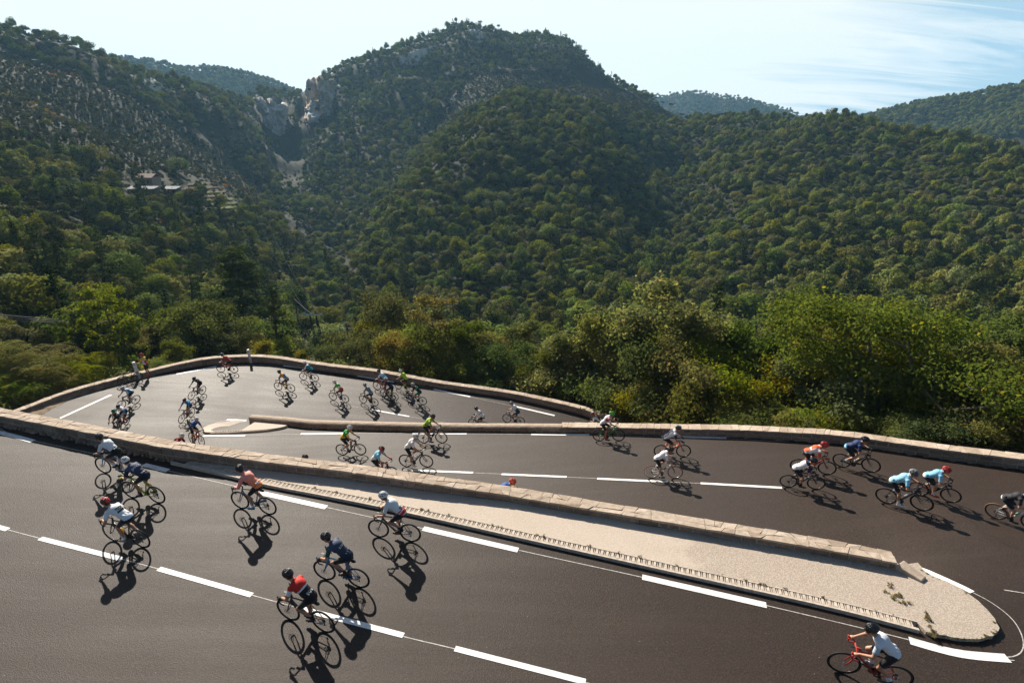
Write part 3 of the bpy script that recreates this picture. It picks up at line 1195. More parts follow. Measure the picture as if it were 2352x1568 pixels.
# ------------------------------------------------------------------ foliage
def mat_leaf(name, cols, trans=0.4, accent=None, vlo=0.6, vr=0.95):
    m, nt = new_mat(name)
    g = nt.add('ShaderNodeNewGeometry')
    oi = nt.add('ShaderNodeObjectInfo')
    k = len(cols)
    c = nt.ramp(g.outputs['Random Per Island'], [(i / max(1, k - 1), q) for i, q in enumerate(cols)])
    if accent:
        c = nt.mix(nt.ramp(g.outputs['Random Per Island'], [(0.945, 0.0), (0.95, 1.0)], 'CONSTANT'), c, accent)
    hsv = nt.add('ShaderNodeHueSaturation')
    h = nt.math('ADD', nt.math('MULTIPLY', oi.outputs['Random'], 0.075), 0.462)
    nt.link(h, hsv.inputs['Hue'])
    v = nt.math('ADD', nt.math('MULTIPLY', nt.math('FRACT', nt.math('MULTIPLY', oi.outputs['Random'], 7.31)), vr), vlo)
    nt.link(v, hsv.inputs['Value'])
    s_ = nt.math('ADD', nt.math('MULTIPLY', nt.math('FRACT', nt.math('MULTIPLY', oi.outputs['Random'], 3.77)), 0.4), 0.75)
    nt.link(s_, hsv.inputs['Saturation'])
    nt.link(c, hsv.inputs['Color'])
    o = nt.add('ShaderNodeOutputMaterial')
    d = nt.add('ShaderNodeBsdfDiffuse')
    t = nt.add('ShaderNodeBsdfTranslucent')
    mx = nt.add('ShaderNodeMixShader')
    mx.inputs[0].default_value = trans
    nt.link(hsv.outputs[0], d.inputs['Color'])
    tcol = nt.mix(1.0, hsv.outputs[0], (1.0, 1.0, 0.62), 'MULTIPLY')
    nt.link(tcol, t.inputs['Color'])
    nt.link(d.outputs[0], mx.inputs[1])
    nt.link(t.outputs[0], mx.inputs[2])
    nt.link(mx.outputs[0], o.inputs['Surface'])
    return m


M['leaf_hill'] = mat_leaf('leaves_hill', [(0.085, 0.105, 0.020), (0.145, 0.160, 0.032), (0.11, 0.130, 0.027), (0.185, 0.185, 0.042)], 0.22)
M['leaf_belt'] = mat_leaf('leaves_belt', [(0.11, 0.125, 0.022), (0.165, 0.17, 0.032), (0.125, 0.145, 0.028), (0.21, 0.195, 0.045)], 0.58, (0.32, 0.22, 0.03), vlo=0.95, vr=0.4)
M['leaf_yellow'] = mat_leaf('leaves_yellowing', [(0.15, 0.155, 0.022), (0.21, 0.19, 0.028), (0.16, 0.17, 0.028), (0.26, 0.21, 0.035)], 0.60, (0.42, 0.2, 0.02), vlo=0.95, vr=0.4)
M['leaf_dark'] = mat_leaf('leaves_dark', [(0.065, 0.085, 0.020), (0.10, 0.12, 0.028), (0.08, 0.10, 0.024)], 0.48, vlo=0.95, vr=0.4)
M['leaf_frond'] = mat_leaf('leaves_frond', [(0.15, 0.185, 0.024), (0.21, 0.22, 0.032), (0.175, 0.21, 0.036)], 0.60, (0.38, 0.2, 0.02), vlo=0.95, vr=0.4)
M['needle'] = mat_leaf('needles', [(0.034, 0.048, 0.018), (0.052, 0.066, 0.022), (0.042, 0.056, 0.020)], 0.2)
M['scrub'] = mat_leaf('scrub_leaves', [(0.045, 0.050, 0.022), (0.068, 0.068, 0.031), (0.055, 0.058, 0.026), (0.085, 0.078, 0.042)], 0.25)
M['scrub_gold'] = mat_leaf('scrub_flowers', [(0.26, 0.15, 0.02), (0.34, 0.2, 0.03)], 0.3)
M['bark'] = mat_simple('bark', (0.105, 0.078, 0.058), 0.9, 6, 0.4, 0.5, 0.2)
M['bark_pale'] = mat_simple('bark_pale', (0.17, 0.13, 0.10), 0.9, 6, 0.4, 0.5, 0.2)


def leaf_quads(P, Nrm, size, rng, aspect=0.6, droop=0.15):
    """one small folded leaf quad at each point"""
    n = len(P)
    Nrm = Nrm / (np.linalg.norm(Nrm, axis=1)[:, None] + 1e-9)
    a = rng.normal(size=(n, 3))
    u = np.cross(Nrm, a)
    u /= np.linalg.norm(u, axis=1)[:, None] + 1e-9
    v = np.cross(Nrm, u)
    s = size * rng.uniform(0.65, 1.35, n)[:, None]
    c = droop * s * Nrm
    q = np.stack([P - u * s * 0.5, P + v * s * 0.5 * aspect - c, P + u * s * 0.5, P - v * s * 0.5 * aspect - c], 1)
    f = np.arange(4 * n).reshape(n, 4)
    return q.reshape(-1, 3), f


def cat_quads(parts):
    V, F, b = [], [], 0
    for v, f in parts:
        V.append(v)
        F.append(f + b)
        b += len(v)
    return np.concatenate(V), np.concatenate(F)


def unit(n, rng):
    d = rng.normal(size=(n, 3))
    return d / np.linalg.norm(d, axis=1)[:, None]


def blob_leaves(centres, radii, n, size, rng, flat=0.75, shell=0.55, upbias=0.35, outw=0.7, loose=0.75):
    """leaves spread through the outer part of clumps"""
    centres = np.asarray(centres, float)
    radii = np.asarray(radii, float)
    w = radii ** 2
    k = rng.choice(len(centres), n, p=w / w.sum())
    d = unit(n, rng)
    rr = radii[k] * (shell + (1 - shell) * rng.random(n) ** 0.6) * rng.uniform(0.85, 1.12, n)
    P = centres[k] + d * rr[:, None] * np.array([1, 1, flat])
    N = d * outw + unit(n, rng) * loose + np.array([0, 0, upbias])
    return leaf_quads(P, N, size, rng)


# ---- far kinds: many leaf clumps, light enough to stand in their thousands
def far_broadleaf(seed, W=4.6, H=5.2, n=900, size=0.46):
    rng = np.random.default_rng(seed)
    cs, rs = [], []
    nb_ = int(rng.integers(6, 14))
    for i in range(nb_):
        d = unit(1, rng)[0]
        d[2] = abs(d[2]) * 0.9 - 0.15
        c = np.array([d[0] * W * 0.30, d[1] * W * 0.30, H * 0.58 + d[2] * H * 0.30])
        cs.append(c)
        rs.append(rng.uniform(0.13, 0.30) * W)
    q = blob_leaves(cs, rs, n, size, rng, 0.85, 0.7, 0.35, 1.4, 0.6)
    return mesh_np('crown', q[0], q[1], [M['leaf_hill']])


def far_trunk(H, r=0.11):
    mb_ = MB()
    mb_.tube([(0, 0, -0.8), (0.05, 0, H * 0.35), (0.0, 0.08, H * 0.6)], [r, r * 0.8, r * 0.4], 5)
    return mb_.mesh('trunk', [M['bark']])


def far_pine(seed, H=8.5, n=520, size=0.42, umbrella=False):
    rng = np.random.default_rng(seed)
    cs, rs = [], []
    if umbrella:
        for i in range(8):
            a = rng.uniform(0, 6.28)
            rad = rng.uniform(0.2, 1.5)
            cs.append((math.cos(a) * rad, math.sin(a) * rad, H * (0.86 - 0.05 * rad) + rng.uniform(-0.5, 0.4)))
            rs.append(rng.uniform(0.6, 1.0))
        flat = 0.5
    else:
        for i in range(15):
            t = (i + 0.5) / 15
            a = rng.uniform(0, 6.28)
            rad = (1 - t) * 1.75 * rng.uniform(0.3, 1.0)
            cs.append((math.cos(a) * rad, math.sin(a) * rad, H * (0.28 + 0.70 * t)))
            rs.append(rng.uniform(0.55, 0.95) * (1.12 - 0.55 * t))
        flat = 0.45
    q = blob_leaves(cs, rs, n, size, rng, flat, 0.5, 0.5)
    return mesh_np('crown', q[0], q[1], [M['needle']])


def pine_trunk(H):
    mb_ = MB()
    mb_.tube([(0, 0, -0.8), (0.1, 0.05, H * 0.4), (0.05, 0.0, H * 0.75), (0, 0, H * 0.95)], [0.16, 0.12, 0.08, 0.03], 6)
    for k in range(6):
        a = k * 2.2
        z = H * (0.45 + 0.07 * k)
        mb_.tube([(0.06, 0, z), (math.cos(a) * 1.1, math.sin(a) * 1.1, z + 0.35)], [0.045, 0.02], 4)
    return mb_.mesh('trunk', [M['bark']])


def scrub_mesh(seed, mat, n=170, W=0.9, size=0.25):
    rng = np.random.default_rng(seed)
    cs = [(rng.normal(0, 0.3) * W, rng.normal(0, 0.3) * W, rng.uniform(0.15, 0.5) * W) for _ in range(4)]
    q = blob_leaves(cs, [0.42 * W] * 4, n, size, rng, 0.8, 0.5)
    return mesh_np('scrub', q[0], q[1], [mat])


BROAD = [far_broadleaf(100 + k, *wh) for k, wh in enumerate([(4.6, 5.2), (5.6, 4.8), (3.2, 6.0), (4.4, 4.0), (5.0, 6.4), (3.6, 4.6), (6.0, 5.6)])]
MID = [far_broadleaf(120 + k, *wh, n=2600, size=0.27) for k, wh in enumerate([(4.6, 5.2), (5.4, 5.0), (3.8, 5.6), (4.4, 4.2), (5.0, 6.4)])]
BTRUNK = far_trunk(5.2)
PINE = [far_pine(200), far_pine(201, 9.5), far_pine(202, 7.5)]
PMID = [far_pine(205, 8.5, 1700, 0.24), far_pine(206, 9.5, 1700, 0.24), far_pine(207, 7.5, 1700, 0.24)]
PTRUNK = pine_trunk(8.5)
UMB = [far_pine(210, 8.0, 420, 0.42, True), far_pine(211, 7.0, 420, 0.42, True)]
SCRUB = [scrub_mesh(300, M['scrub']), scrub_mesh(301, M['scrub'], 120, 1.1), scrub_mesh(302, M['scrub_gold'], 90, 0.8)]


# ------------------------------------------------------------------ where things grow
def inpoly(x, y, poly):
    poly = np.asarray(poly, float)
    r_ = np.zeros(x.shape, bool)
    j = len(poly) - 1
    for i in range(len(poly)):
        xi, yi = poly[i]
        xj, yj = poly[j]
        c = ((yi > y) != (yj > y)) & (x < (xj - xi) * (y - yi) / (yj - yi + 1e-12) + xi)
        r_ ^= c
        j = i
    return r_


Z_SCRUB = [(-400, 60), (0, 118), (150, 165), (300, 225), (420, 290), (520, 360), (610, 430), (600, 470), (520, 440), (430, 400), (330, 392), (200, 385), (0, 330), (-400, 280)]
Z_KNOLL = [(1100, 160), (1230, 130), (1330, 150), (1420, 210), (1500, 240), (1620, 268), (1570, 290), (1450, 268), (1340, 246), (1210, 220), (1140, 236), (1050, 285), (970, 330), (930, 330), (1000, 270)]
Z_FARM = [(282, 408), (330, 392), (385, 398), (420, 425), (420, 462), (282, 466)]
Z_TERR = [(345, 425), (430, 402), (500, 415), (570, 480), (560, 505), (470, 485), (400, 455)]
Z_ROCK = [[(640, 335), (690, 350), (720, 320), (770, 295), (782, 190), (696, 193), (684, 290)], [(578, 236), (672, 236), (672, 310), (642, 330), (600, 305)],
          [(628, 345), (700, 335), (690, 430), (650, 440)], [(640, 490), (660, 480), (690, 530), (670, 540)], [(760, 585), (790, 590), (830, 640), (810, 650)]]
Z_TOP = [(780, 190), (950, 95), (1085, 40), (1330, 90), (1430, 190), (1330, 160), (1100, 165), (980, 170), (880, 190)]

# horizon along every bearing, to skip plants nobody can see
EL = (TZ - CAMZ) / RR
HMAX = np.maximum.accumulate(EL, axis=1)


def visible(x, y, z, h):
    a = np.arctan2(x, y)
    r_ = np.hypot(x, y)
    ia = np.clip(((a - az[0]) / (az[1] - az[0])).astype(int), 0, na - 1)
    ir = np.clip(np.searchsorted(rr_, r_ * 0.985) - 1, 0, nr - 1)
    return (z + h - CAMZ) / r_ > HMAX[ia, ir]


def candidates(r0, r1, step, jit=0.5):
    x = np.arange(-r1, r1, step)
    y = np.arange(0, r1, step)
    X, Y = np.meshgrid(x, y)
    X = X.ravel() + RNG.uniform(-jit, jit, X.size) * step
    Y = Y.ravel() + RNG.uniform(-jit, jit, Y.size) * step
    r_ = np.hypot(X, Y)
    a = np.degrees(np.arctan2(X, Y))
    k = (r_ > r0) & (r_ <= r1) & (np.abs(a) < 47)
    return X[k], Y[k]


def zone(px, py):
    s_ = np.zeros(px.shape, int)
    s_[inpoly(px, py, Z_SCRUB)] = 1
    s_[inpoly(px, py, Z_KNOLL)] = 2
    s_[inpoly(px, py, Z_TERR)] = 3
    s_[inpoly(px, py, Z_FARM)] = 6
    s_[inpoly(px, py, Z_TOP)] = 5
    for zr in Z_ROCK:
        s_[inpoly(px, py, zr)] = 4
    return s_


plants = {k: [] for k in ('broad', 'pine', 'umb', 'scrub')}     # x, y, z, scale, variant
for (r0, r1, step) in ((58, 120, 2.5), (120, 260, 2.65), (260, 420, 3.1), (420, 720, 3.7)):
    X, Y = candidates(r0, r1, step)
    Z = terrain_z(X, Y)
    px, py, _ = project(X, Y, Z)
    ok = (px > -170) & (px < 2520) & (py > -60) & (py < 1050) & visible(X, Y, Z, 7)
    X, Y, Z, px, py = X[ok], Y[ok], Z[ok], px[ok], py[ok]
    zn = zone(px, py)
    u = RNG.random(len(X))
    clear = hash_noise(X, Y, 30, 51)
    for i in range(len(X)):
        s_ = (0.46 + 0.85 * RNG.random() ** 2.3) * (1.0 if r0 > 100 else 1.12)
        left = px[i] < 720 and py[i] > 300
        if zn[i] in (4, 6):
            continue
        if r0 < 60 and (675 < px[i] < 770 or 780 < px[i] < 825):
            continue
        if zn[i] == 1:
            if u[i] < 0.035: plants['pine'].append((X[i], Y[i], Z[i], s_ * 0.6, RNG.integers(3)))
            elif u[i] < 0.10: plants['broad'].append((X[i], Y[i], Z[i], s_ * 0.42, RNG.integers(5)))
            continue
        if zn[i] == 2:
            if u[i] < 0.10: plants['broad'].append((X[i], Y[i], Z[i], s_ * 0.45, RNG.integers(5)))
            elif u[i] < 0.13: plants['pine'].append((X[i], Y[i], Z[i], s_ * 0.5, RNG.integers(3)))
            continue
        if zn[i] == 3:
            if u[i] < 0.22: plants['broad'].append((X[i], Y[i], Z[i], s_ * 0.45, RNG.integers(5)))
            continue
        ppine = 0.30 if zn[i] == 5 else (0.17 if left else 0.045)
        if left and clear[i] > 0.66 and u[i] > 0.35:
            continue
        if u[i] < ppine:
            plants['pine'].append((X[i], Y[i], Z[i], s_ * (0.7 if r0 > 200 else 1.05), RNG.integers(3)))
        elif u[i] < 0.97:
            plants['broad'].append((X[i], Y[i], Z[i], s_, RNG.integers(5)))
# scrub on the open slopes and between the trees of the left side
for (r0, r1, step) in ((60, 200, 1.6), (200, 560, 1.8)):
    X, Y = candidates(r0, r1, step)
    Z = terrain_z(X, Y)
    px, py, _ = project(X, Y, Z)
    ok = (px > -100) & (px < 2450) & (py > -60) & (py < 900) & visible(X, Y, Z, 1.5)
    X, Y, Z, px, py = X[ok], Y[ok], Z[ok], px[ok], py[ok]
    zn = zone(px, py)
    gold = hash_noise(X, Y, 24, 77)
    for i in range(len(X)):
        if zn[i] in (1, 2):
            p_ = 1.0 if zn[i] == 1 else 0.8
        elif zn[i] == 3:
            p_ = 0.10
        elif zn[i] == 4:
            p_ = 0.12
        elif px[i] < 760 and py[i] > 330:
            p_ = 0.4
        else:
            p_ = 0.0
        if RNG.random() < p_:
            vi = 2 if (gold[i] > 0.68 and RNG.random() < 0.22 and px[i] < 620) else RNG.integers(2)
            plants['scrub'].append((X[i], Y[i], Z[i], 0.8 + 1.3 * RNG.random() ** 2, vi))
# pines standing on the skyline
for line, r_off, scl, gap in ((ridge_mid[:17], 2.0, 0.95, 6.0), (ridge_left[1:], 1.0, 0.6, 12.0)):
    ln = sorted(line)
    pts = np.array([np.array(at_h(p_[0], p_[1] + 6, 1.0))[:2] / np.linalg.norm(np.array(at_h(p_[0], p_[1] + 6, 1.0))[:2]) * (p_[2] - r_off) * np.sign(at_h(p_[0], p_[1], 1.0).y) for p_ in ln])
    for q in resample(pts, gap):
        if RNG.random() < 0.72:
            q = q + RNG.normal(0, 2.2, 2)
            z = float(terrain_z(np.array([q[0]]), np.array([q[1]]))[0])
            plants['umb'].append((q[0], q[1], z, scl * RNG.uniform(0.7, 1.35), RNG.integers(2)))
# the hills behind
for Hh, n_, sc_ in ((H1, 4200, 1.15), (H2, 3200, 1.25), (H3, 5200, 1.0)):
    na_, nt_ = Hh.shape[:2]
    for _ in range(n_):
        i, j = RNG.uniform(0, na_ - 1.01), RNG.uniform(12, nt_ * 0.53)
        i0, j0 = int(i), int(j)
        fi, fj = i - i0, j - j0
        q = (Hh[i0, j0] * (1 - fi) + Hh[i0 + 1, j0] * fi) * (1 - fj) + (Hh[i0, j0 + 1] * (1 - fi) + Hh[i0 + 1, j0 + 1] * fi) * fj
        plants['broad'].append((q[0], q[1], q[2], sc_ * RNG.uniform(0.7, 1.3), RNG.integers(3)))
print('plants', {k: len(v) for k, v in plants.items()})


def gn_scatter(name, data, meshes, mat_hint=None):
    """one object holding a mass of plants: points that carry turn, size and kind"""
    proto = bpy.data.collections.new(name + '_kinds')
    for k, me in enumerate(meshes):
        o = bpy.data.objects.new('%s_kind' % name, me)
        o.name = '%s_kind_%02d' % (name, k)
        proto.objects.link(o)
    data = np.asarray(data, float)
    me = bpy.data.meshes.new(name)
    me.vertices.add(len(data))
    me.vertices.foreach_set('co', data[:, :3].astype(np.float32).ravel())
    at_s = me.attributes.new('size', 'FLOAT_VECTOR', 'POINT')
    sz = data[:, 3:4] * np.c_[RNG.uniform(0.72, 1.3, len(data)), RNG.uniform(0.72, 1.3, len(data)), RNG.uniform(0.7, 1.45, len(data))]
    at_s.data.foreach_set('vector', sz.astype(np.float32).ravel())
    at_r = me.attributes.new('turn', 'FLOAT_VECTOR', 'POINT')
    rt = np.c_[RNG.normal(0, 0.05, len(data)), RNG.normal(0, 0.05, len(data)), RNG.uniform(0, 6.283, len(data))]
    at_r.data.foreach_set('vector', rt.astype(np.float32).ravel())
    at_k = me.attributes.new('which', 'INT', 'POINT')
    at_k.data.foreach_set('value', data[:, 4].astype(np.int32) % len(meshes))
    me.update()
    o = link_obj(name, me)
    ng = bpy.data.node_groups.new(name + '_scatter', 'GeometryNodeTree')
    ng.interface.new_socket('Geometry', in_out='INPUT', socket_type='NodeSocketGeometry')
    ng.interface.new_socket('Geometry', in_out='OUTPUT', socket_type='NodeSocketGeometry')
    N = ng.nodes
    gi, go = N.new('NodeGroupInput'), N.new('NodeGroupOutput')
    ci = N.new('GeometryNodeCollectionInfo')
    ci.inputs['Collection'].default_value = proto
    ci.inputs['Separate Children'].default_value = True
    ci.inputs['Reset Children'].default_value = True
    ip = N.new('GeometryNodeInstanceOnPoints')
    ip.inputs['Pick Instance'].default_value = True

    def attr(nm, typ):
        a = N.new('GeometryNodeInputNamedAttribute')
        a.data_type = typ
        a.inputs['Name'].default_value = nm
        return [s_ for s_ in a.outputs if s_.enabled and s_.name == 'Attribute'][0]
    e2r = N.new('FunctionNodeEulerToRotation')
    ng.links.new(attr('turn', 'FLOAT_VECTOR'), e2r.inputs[0])
    ng.links.new(gi.outputs[0], ip.inputs['Points'])
    ng.links.new(ci.outputs[0], ip.inputs['Instance'])
    ng.links.new(attr('which', 'INT'), ip.inputs['Instance Index'])
    ng.links.new(e2r.outputs[0], ip.inputs['Rotation'])
    ng.links.new(attr('size', 'FLOAT_VECTOR'), ip.inputs['Scale'])
    ng.links.new(ip.outputs[0], go.inputs[0])
    md = o.modifiers.new('scatter', 'NODES')
    md.node_group = ng
    return o


def split_largest(data, n, h0):
    data = np.asarray(data, float)
    px, py, fw = project(data[:, 0], data[:, 1], data[:, 2] + 3)
    big = data[:, 3] * h0 / fw
    inside = (px > 0) & (px < 2352) & (py > 0) & (py < 900)
    score = np.where(inside, big, 0)
    o = np.argsort(-score)
    return data[o[:n]], data[o[n:]], px[o[:n]], py[o[:n]]


def place_tree(name, crown, trunk, x, y, z, s, label, group, cat='tree', sz=None, lean=0.04):
    t = empty(name, (x, y, z))
    t.rotation_euler = (RNG.normal(0, lean), RNG.normal(0, lean), RNG.uniform(0, 6.28))
    t.scale = (s, s, sz or s)
    link_obj('trunk', trunk, t)
    link_obj('crown', crown, t)
    tag(t, label, cat, group)
    return t


big, rest, bx_, by_ = split_largest(plants['broad'], 240, 5.2)
for k, q in enumerate(big):
    side = 'left' if bx_[k] < 760 else 'right'
    if side == 'left':
        place_tree('broadleaf_tree', MID[int(q[4])], BTRUNK, q[0], q[1], q[2], q[3], 'round olive green tree on the left valley slope below the terraces', 'trees on the left valley slope')
    else:
        place_tree('broadleaf_tree', MID[int(q[4])], BTRUNK, q[0], q[1], q[2], q[3], 'round dark green tree in the dense wood at the foot of the central mountain', 'trees at the foot of the mountain')
f1 = gn_scatter('forest', rest, BROAD)
tag(f1, 'dense green broadleaf forest covering the mountainsides', 'forest', kind='stuff')
big, rest, bx_, by_ = split_largest(plants['pine'], 60, 8.5)
for k, q in enumerate(big):
    place_tree('pine_tree', PMID[int(q[4])], PTRUNK, q[0], q[1], q[2], q[3] * 0.95, 'dark layered pine standing out among the rounder trees of the valley slopes', 'pines on the valley slopes')
f2 = gn_scatter('pine_woods', rest, PINE)
tag(f2, 'dark pines mixed into the woods on the slopes and ridges', 'forest', kind='stuff')
f3 = gn_scatter('scrub', plants['scrub'], SCRUB)
tag(f3, 'low grey green scrub on the open slopes', 'scrub', kind='stuff')
for q in plants['umb'][:300]:
    place_tree('pine_tree', UMB[int(q[4]) % 2], PTRUNK, q[0], q[1], q[2], q[3], 'small flat-topped pine standing against the sky along a ridge line', 'skyline pines on the ridges')
# ------------------------------------------------------------------ trees close behind the parapets
def belt_tree(seed, H, W, mat, n_leaf, leaf=0.15, limbs=7, base=0.28, stems=1, clump=0.75, bark=None, spread=1.0, top_bias=0.0, aspect=0.55, trunk_r=0.11, sub=5):
    rng = np.random.default_rng(seed)
    rd = random.Random(seed)
    mb_ = MB()
    cs, rs = [], []
    for st in range(stems):
        off = np.array([0.0, 0.0]) if stems == 1 else rng.normal(0, 0.22 * W / 4, 2)
        top = np.array([off[0] * 2.5 + rng.normal(0, 0.06) * W, off[1] * 2.5 + rng.normal(0, 0.06) * W, H * rng.uniform(0.86, 0.96)])
        b0 = np.array([off[0] * 0.4, off[1] * 0.4, -0.9])
        spine = [b0 + (top - b0) * t + np.array([rng.normal(0, 0.05) * W * t, rng.normal(0, 0.05) * W * t, 0]) for t in np.linspace(0, 1, 7)]
        tr = trunk_r / math.sqrt(stems)
        mb_.tube(spine, [tr * (1.15 - 0.95 * t) for t in np.linspace(0, 1, 7)], 7)
        sp_ = np.array(spine)
        for i in range(max(3, limbs // stems)):
            t = base + (0.98 - base) * ((i + rng.random() * 0.8) / max(3, limbs // stems)) ** (1 - top_bias)
            z = H * t
            o = np.array([np.interp(z, sp_[:, 2], sp_[:, k]) for k in range(3)])
            a = i * 2.39996 + rng.uniform(-0.5, 0.5) + st * 1.3
            reach = 0.5 * W * spread * (1.05 - 0.55 * abs(t - 0.5) * 2) * rng.uniform(0.65, 1.1)
            up = H * rng.uniform(0.05, 0.17)
            e = o + np.array([math.cos(a) * reach, math.sin(a) * reach, up])
            e[2] = min(e[2], H * 0.97)
            mid = (o + e) / 2 + np.array([0, 0, -0.05 * reach]) + rng.normal(0, 0.06 * reach, 3)
            r0 = tr * (1.0 - 0.75 * t) * 0.75
            mb_.tube([o, mid, e], [r0, r0 * 0.65, r0 * 0.25], 5)
            for s_ in range(sub):
                q = o + (e - o) * rng.uniform(0.4, 1.0)
                d = unit(1, rng)[0] * reach * rng.uniform(0.2, 0.42)
                d[2] = abs(d[2]) * 0.6
                q2 = q + d
                if s_ < 3:
                    mb_.tube([q, q2], [r0 * 0.4, r0 * 0.12], 4)
                cs.append(q2)
                rs.append(clump * rng.uniform(0.55, 1.1))
            cs.append(e)
            rs.append(clump * 0.6)
        cs.append(top)
        rs.append(clump * 0.8)
    q = blob_leaves(cs, rs, n_leaf, leaf, rng, 0.72, 0.25, 0.5)
    # stray leaves loosen the outline
    far = blob_leaves(cs, np.array(rs) * 1.4, n_leaf // 8, leaf, rng, 0.8, 0.7, 0.5)
    V, F = cat_quads([q, far])
    crown = mesh_np('crown', V, F, [mat])
    trunk = mb_.mesh('trunk', [bark or M['bark']], True)
    return trunk, crown, H


def frond_shrub(seed, H, W, n_tips, mat, fl=0.85, pairs=9):
    """stems ending in rosettes of long feathered leaves"""
    rng = np.random.default_rng(seed)
    mb_ = MB()
    V, F, b = [], [], 0
    for i in range(n_tips):
        a = rng.uniform(0, 6.283)
        rad = W * 0.5 * math.sqrt(rng.random())
        tip = np.array([math.cos(a) * rad, math.sin(a) * rad, H * rng.uniform(0.45, 0.88) * (1 - 0.25 * rad / (W * 0.5))])
        root = np.array([tip[0] * 0.35, tip[1] * 0.35, -0.8])
        if i % 2 == 0:
            mb_.tube([root, (root + tip) / 2 + rng.normal(0, 0.12, 3), tip], [0.035, 0.026, 0.014], 5)
        nf = rng.integers(7, 10)
        a0 = rng.uniform(0, 6.283)
        for k in range(nf):
            ang = a0 + k * 6.283 / nf + rng.uniform(-0.25, 0.25)
            L_ = fl * rng.uniform(0.7, 1.15)
            rise = rng.uniform(0.15, 0.75)
            out_ = np.array([math.cos(ang), math.sin(ang), 0])
            side = np.array([-math.sin(ang), math.cos(ang), 0])
            t = np.linspace(0.18, 1, pairs)
            P = tip + out_ * (t * L_)[:, None] + np.array([0, 0, 1]) * (L_ * (rise * t - 0.75 * t ** 2))[:, None]
            ll = 0.19 * fl * np.sin(np.pi * np.clip(t * 0.85 + 0.12, 0, 1)) + 0.03
            for sgn in (-1, 1):
                d = side * sgn + out_ * 0.45 + np.array([0, 0, -0.12])
                d = d / np.linalg.norm(d)
                tipP = P + d * ll[:, None]
                wv = out_ * 0.038 * fl
                q = np.stack([P - wv * 0.3, P + d * (ll * 0.5)[:, None] + wv, tipP, P + d * (ll * 0.5)[:, None] - wv], 1)
                V.append(q.reshape(-1, 3))
                F.append(np.arange(4 * pairs).reshape(-1, 4) + b)
                b += 4 * pairs
    crown = mesh_np('crown', np.concatenate(V), np.concatenate(F), [mat])
    return mb_.mesh('trunk', [M['bark_pale']], True), crown, H


def big_pine(seed, H, W, n, mat, bark):
    rng = np.random.default_rng(seed)
    mb_ = MB()
    spine = [(0, 0, -1), (0.15, 0.1, H * 0.3), (0.05, 0.2, H * 0.6), (0.0, 0.1, H * 0.96)]
    mb_.tube(spine, [0.24, 0.19, 0.13, 0.03], 8)
    cs, rs = [], []
    for i in range(26):
        t = 0.25 + 0.73 * (i + rng.random()) / 26
        a = i * 2.39996 + rng.uniform(-0.4, 0.4)
        reach = W * 0.5 * (1.15 - t) ** 0.75 * rng.uniform(0.6, 1.1)
        o = np.array([0.05, 0.12, H * t])
        e = o + np.array([math.cos(a) * reach, math.sin(a) * reach, reach * rng.uniform(0.0, 0.35)])
        mb_.tube([o, (o + e) / 2 + np.array([0, 0, -0.1]), e], [0.06, 0.04, 0.015], 5)
        for f in (0.55, 0.8, 1.0):
            cs.append(o + (e - o) * f + rng.normal(0, 0.2, 3))
            rs.append(rng.uniform(0.5, 0.95) * W / 6)
    q = blob_leaves(cs, rs, n, 0.26, rng, 0.45, 0.2, 0.6)
    return mb_.mesh('trunk', [bark], True), mesh_np('crown', q[0], q[1], [mat]), H


LB_, LY_, LD_, LF_ = M['leaf_belt'], M['leaf_yellow'], M['leaf_dark'], M['leaf_frond']
KIND = {
    'tall': [belt_tree(11, 7.0, 4.4, LB_, 9000, 0.15, 9, 0.22), belt_tree(12, 7.5, 4.0, LB_, 9000, 0.15, 10, 0.25), belt_tree(13, 6.5, 4.8, LD_, 9000, 0.15, 9, 0.2)],
    'bushy': [belt_tree(21, 4.6, 4.6, LB_, 8500, 0.15, 12, 0.12, 3), belt_tree(22, 4.2, 4.8, LD_, 8500, 0.15, 12, 0.12, 3), belt_tree(23, 4.8, 4.2, LB_, 8500, 0.14, 12, 0.1, 4)],
    'yellow': [belt_tree(31, 5.0, 4.2, LY_, 7500, 0.15, 10, 0.15, 2), belt_tree(32, 4.4, 4.0, LY_, 7500, 0.15, 10, 0.12, 3)],
    'thin': [belt_tree(41, 6.5, 3.0, LY_, 3000, 0.15, 9, 0.35, 1, 0.5, M['bark_pale']), belt_tree(42, 6.0, 3.2, LB_, 3200, 0.15, 9, 0.3, 1, 0.5, M['bark_pale'])],
    'sumac': [frond_shrub(51, 2.8, 3.0, 34, LF_), frond_shrub(52, 2.4, 3.2, 36, LF_), frond_shrub(53, 3.2, 2.6, 32, LF_)],
    'slender': [belt_tree(61, 9.0, 6.5, LB_, 8000, 0.2, 12, 0.22, 1, 0.62, M['bark'], 1.0, 0.1, 0.55, 0.16)],
    'round': [belt_tree(71, 6.5, 7.0, LD_, 13000, 0.2, 14, 0.2, 2, 1.15)],
    'spread': [belt_tree(81, 6.2, 9.0, LB_, 24000, 0.15, 18, 0.22, 3, 1.0, M['bark_pale'], 1.0, 0.0, 0.55, 0.3, 7)],
    'pine': [big_pine(91, 13.0, 7.5, 9000, M['needle'], M['bark'])],
    'olive': [belt_tree(95, 4.4, 6.0, LD_, 10000, 0.16, 14, 0.1, 4, 1.2)],
}
KH = {k: [v_[2] for v_ in v] for k, v in KIND.items()}


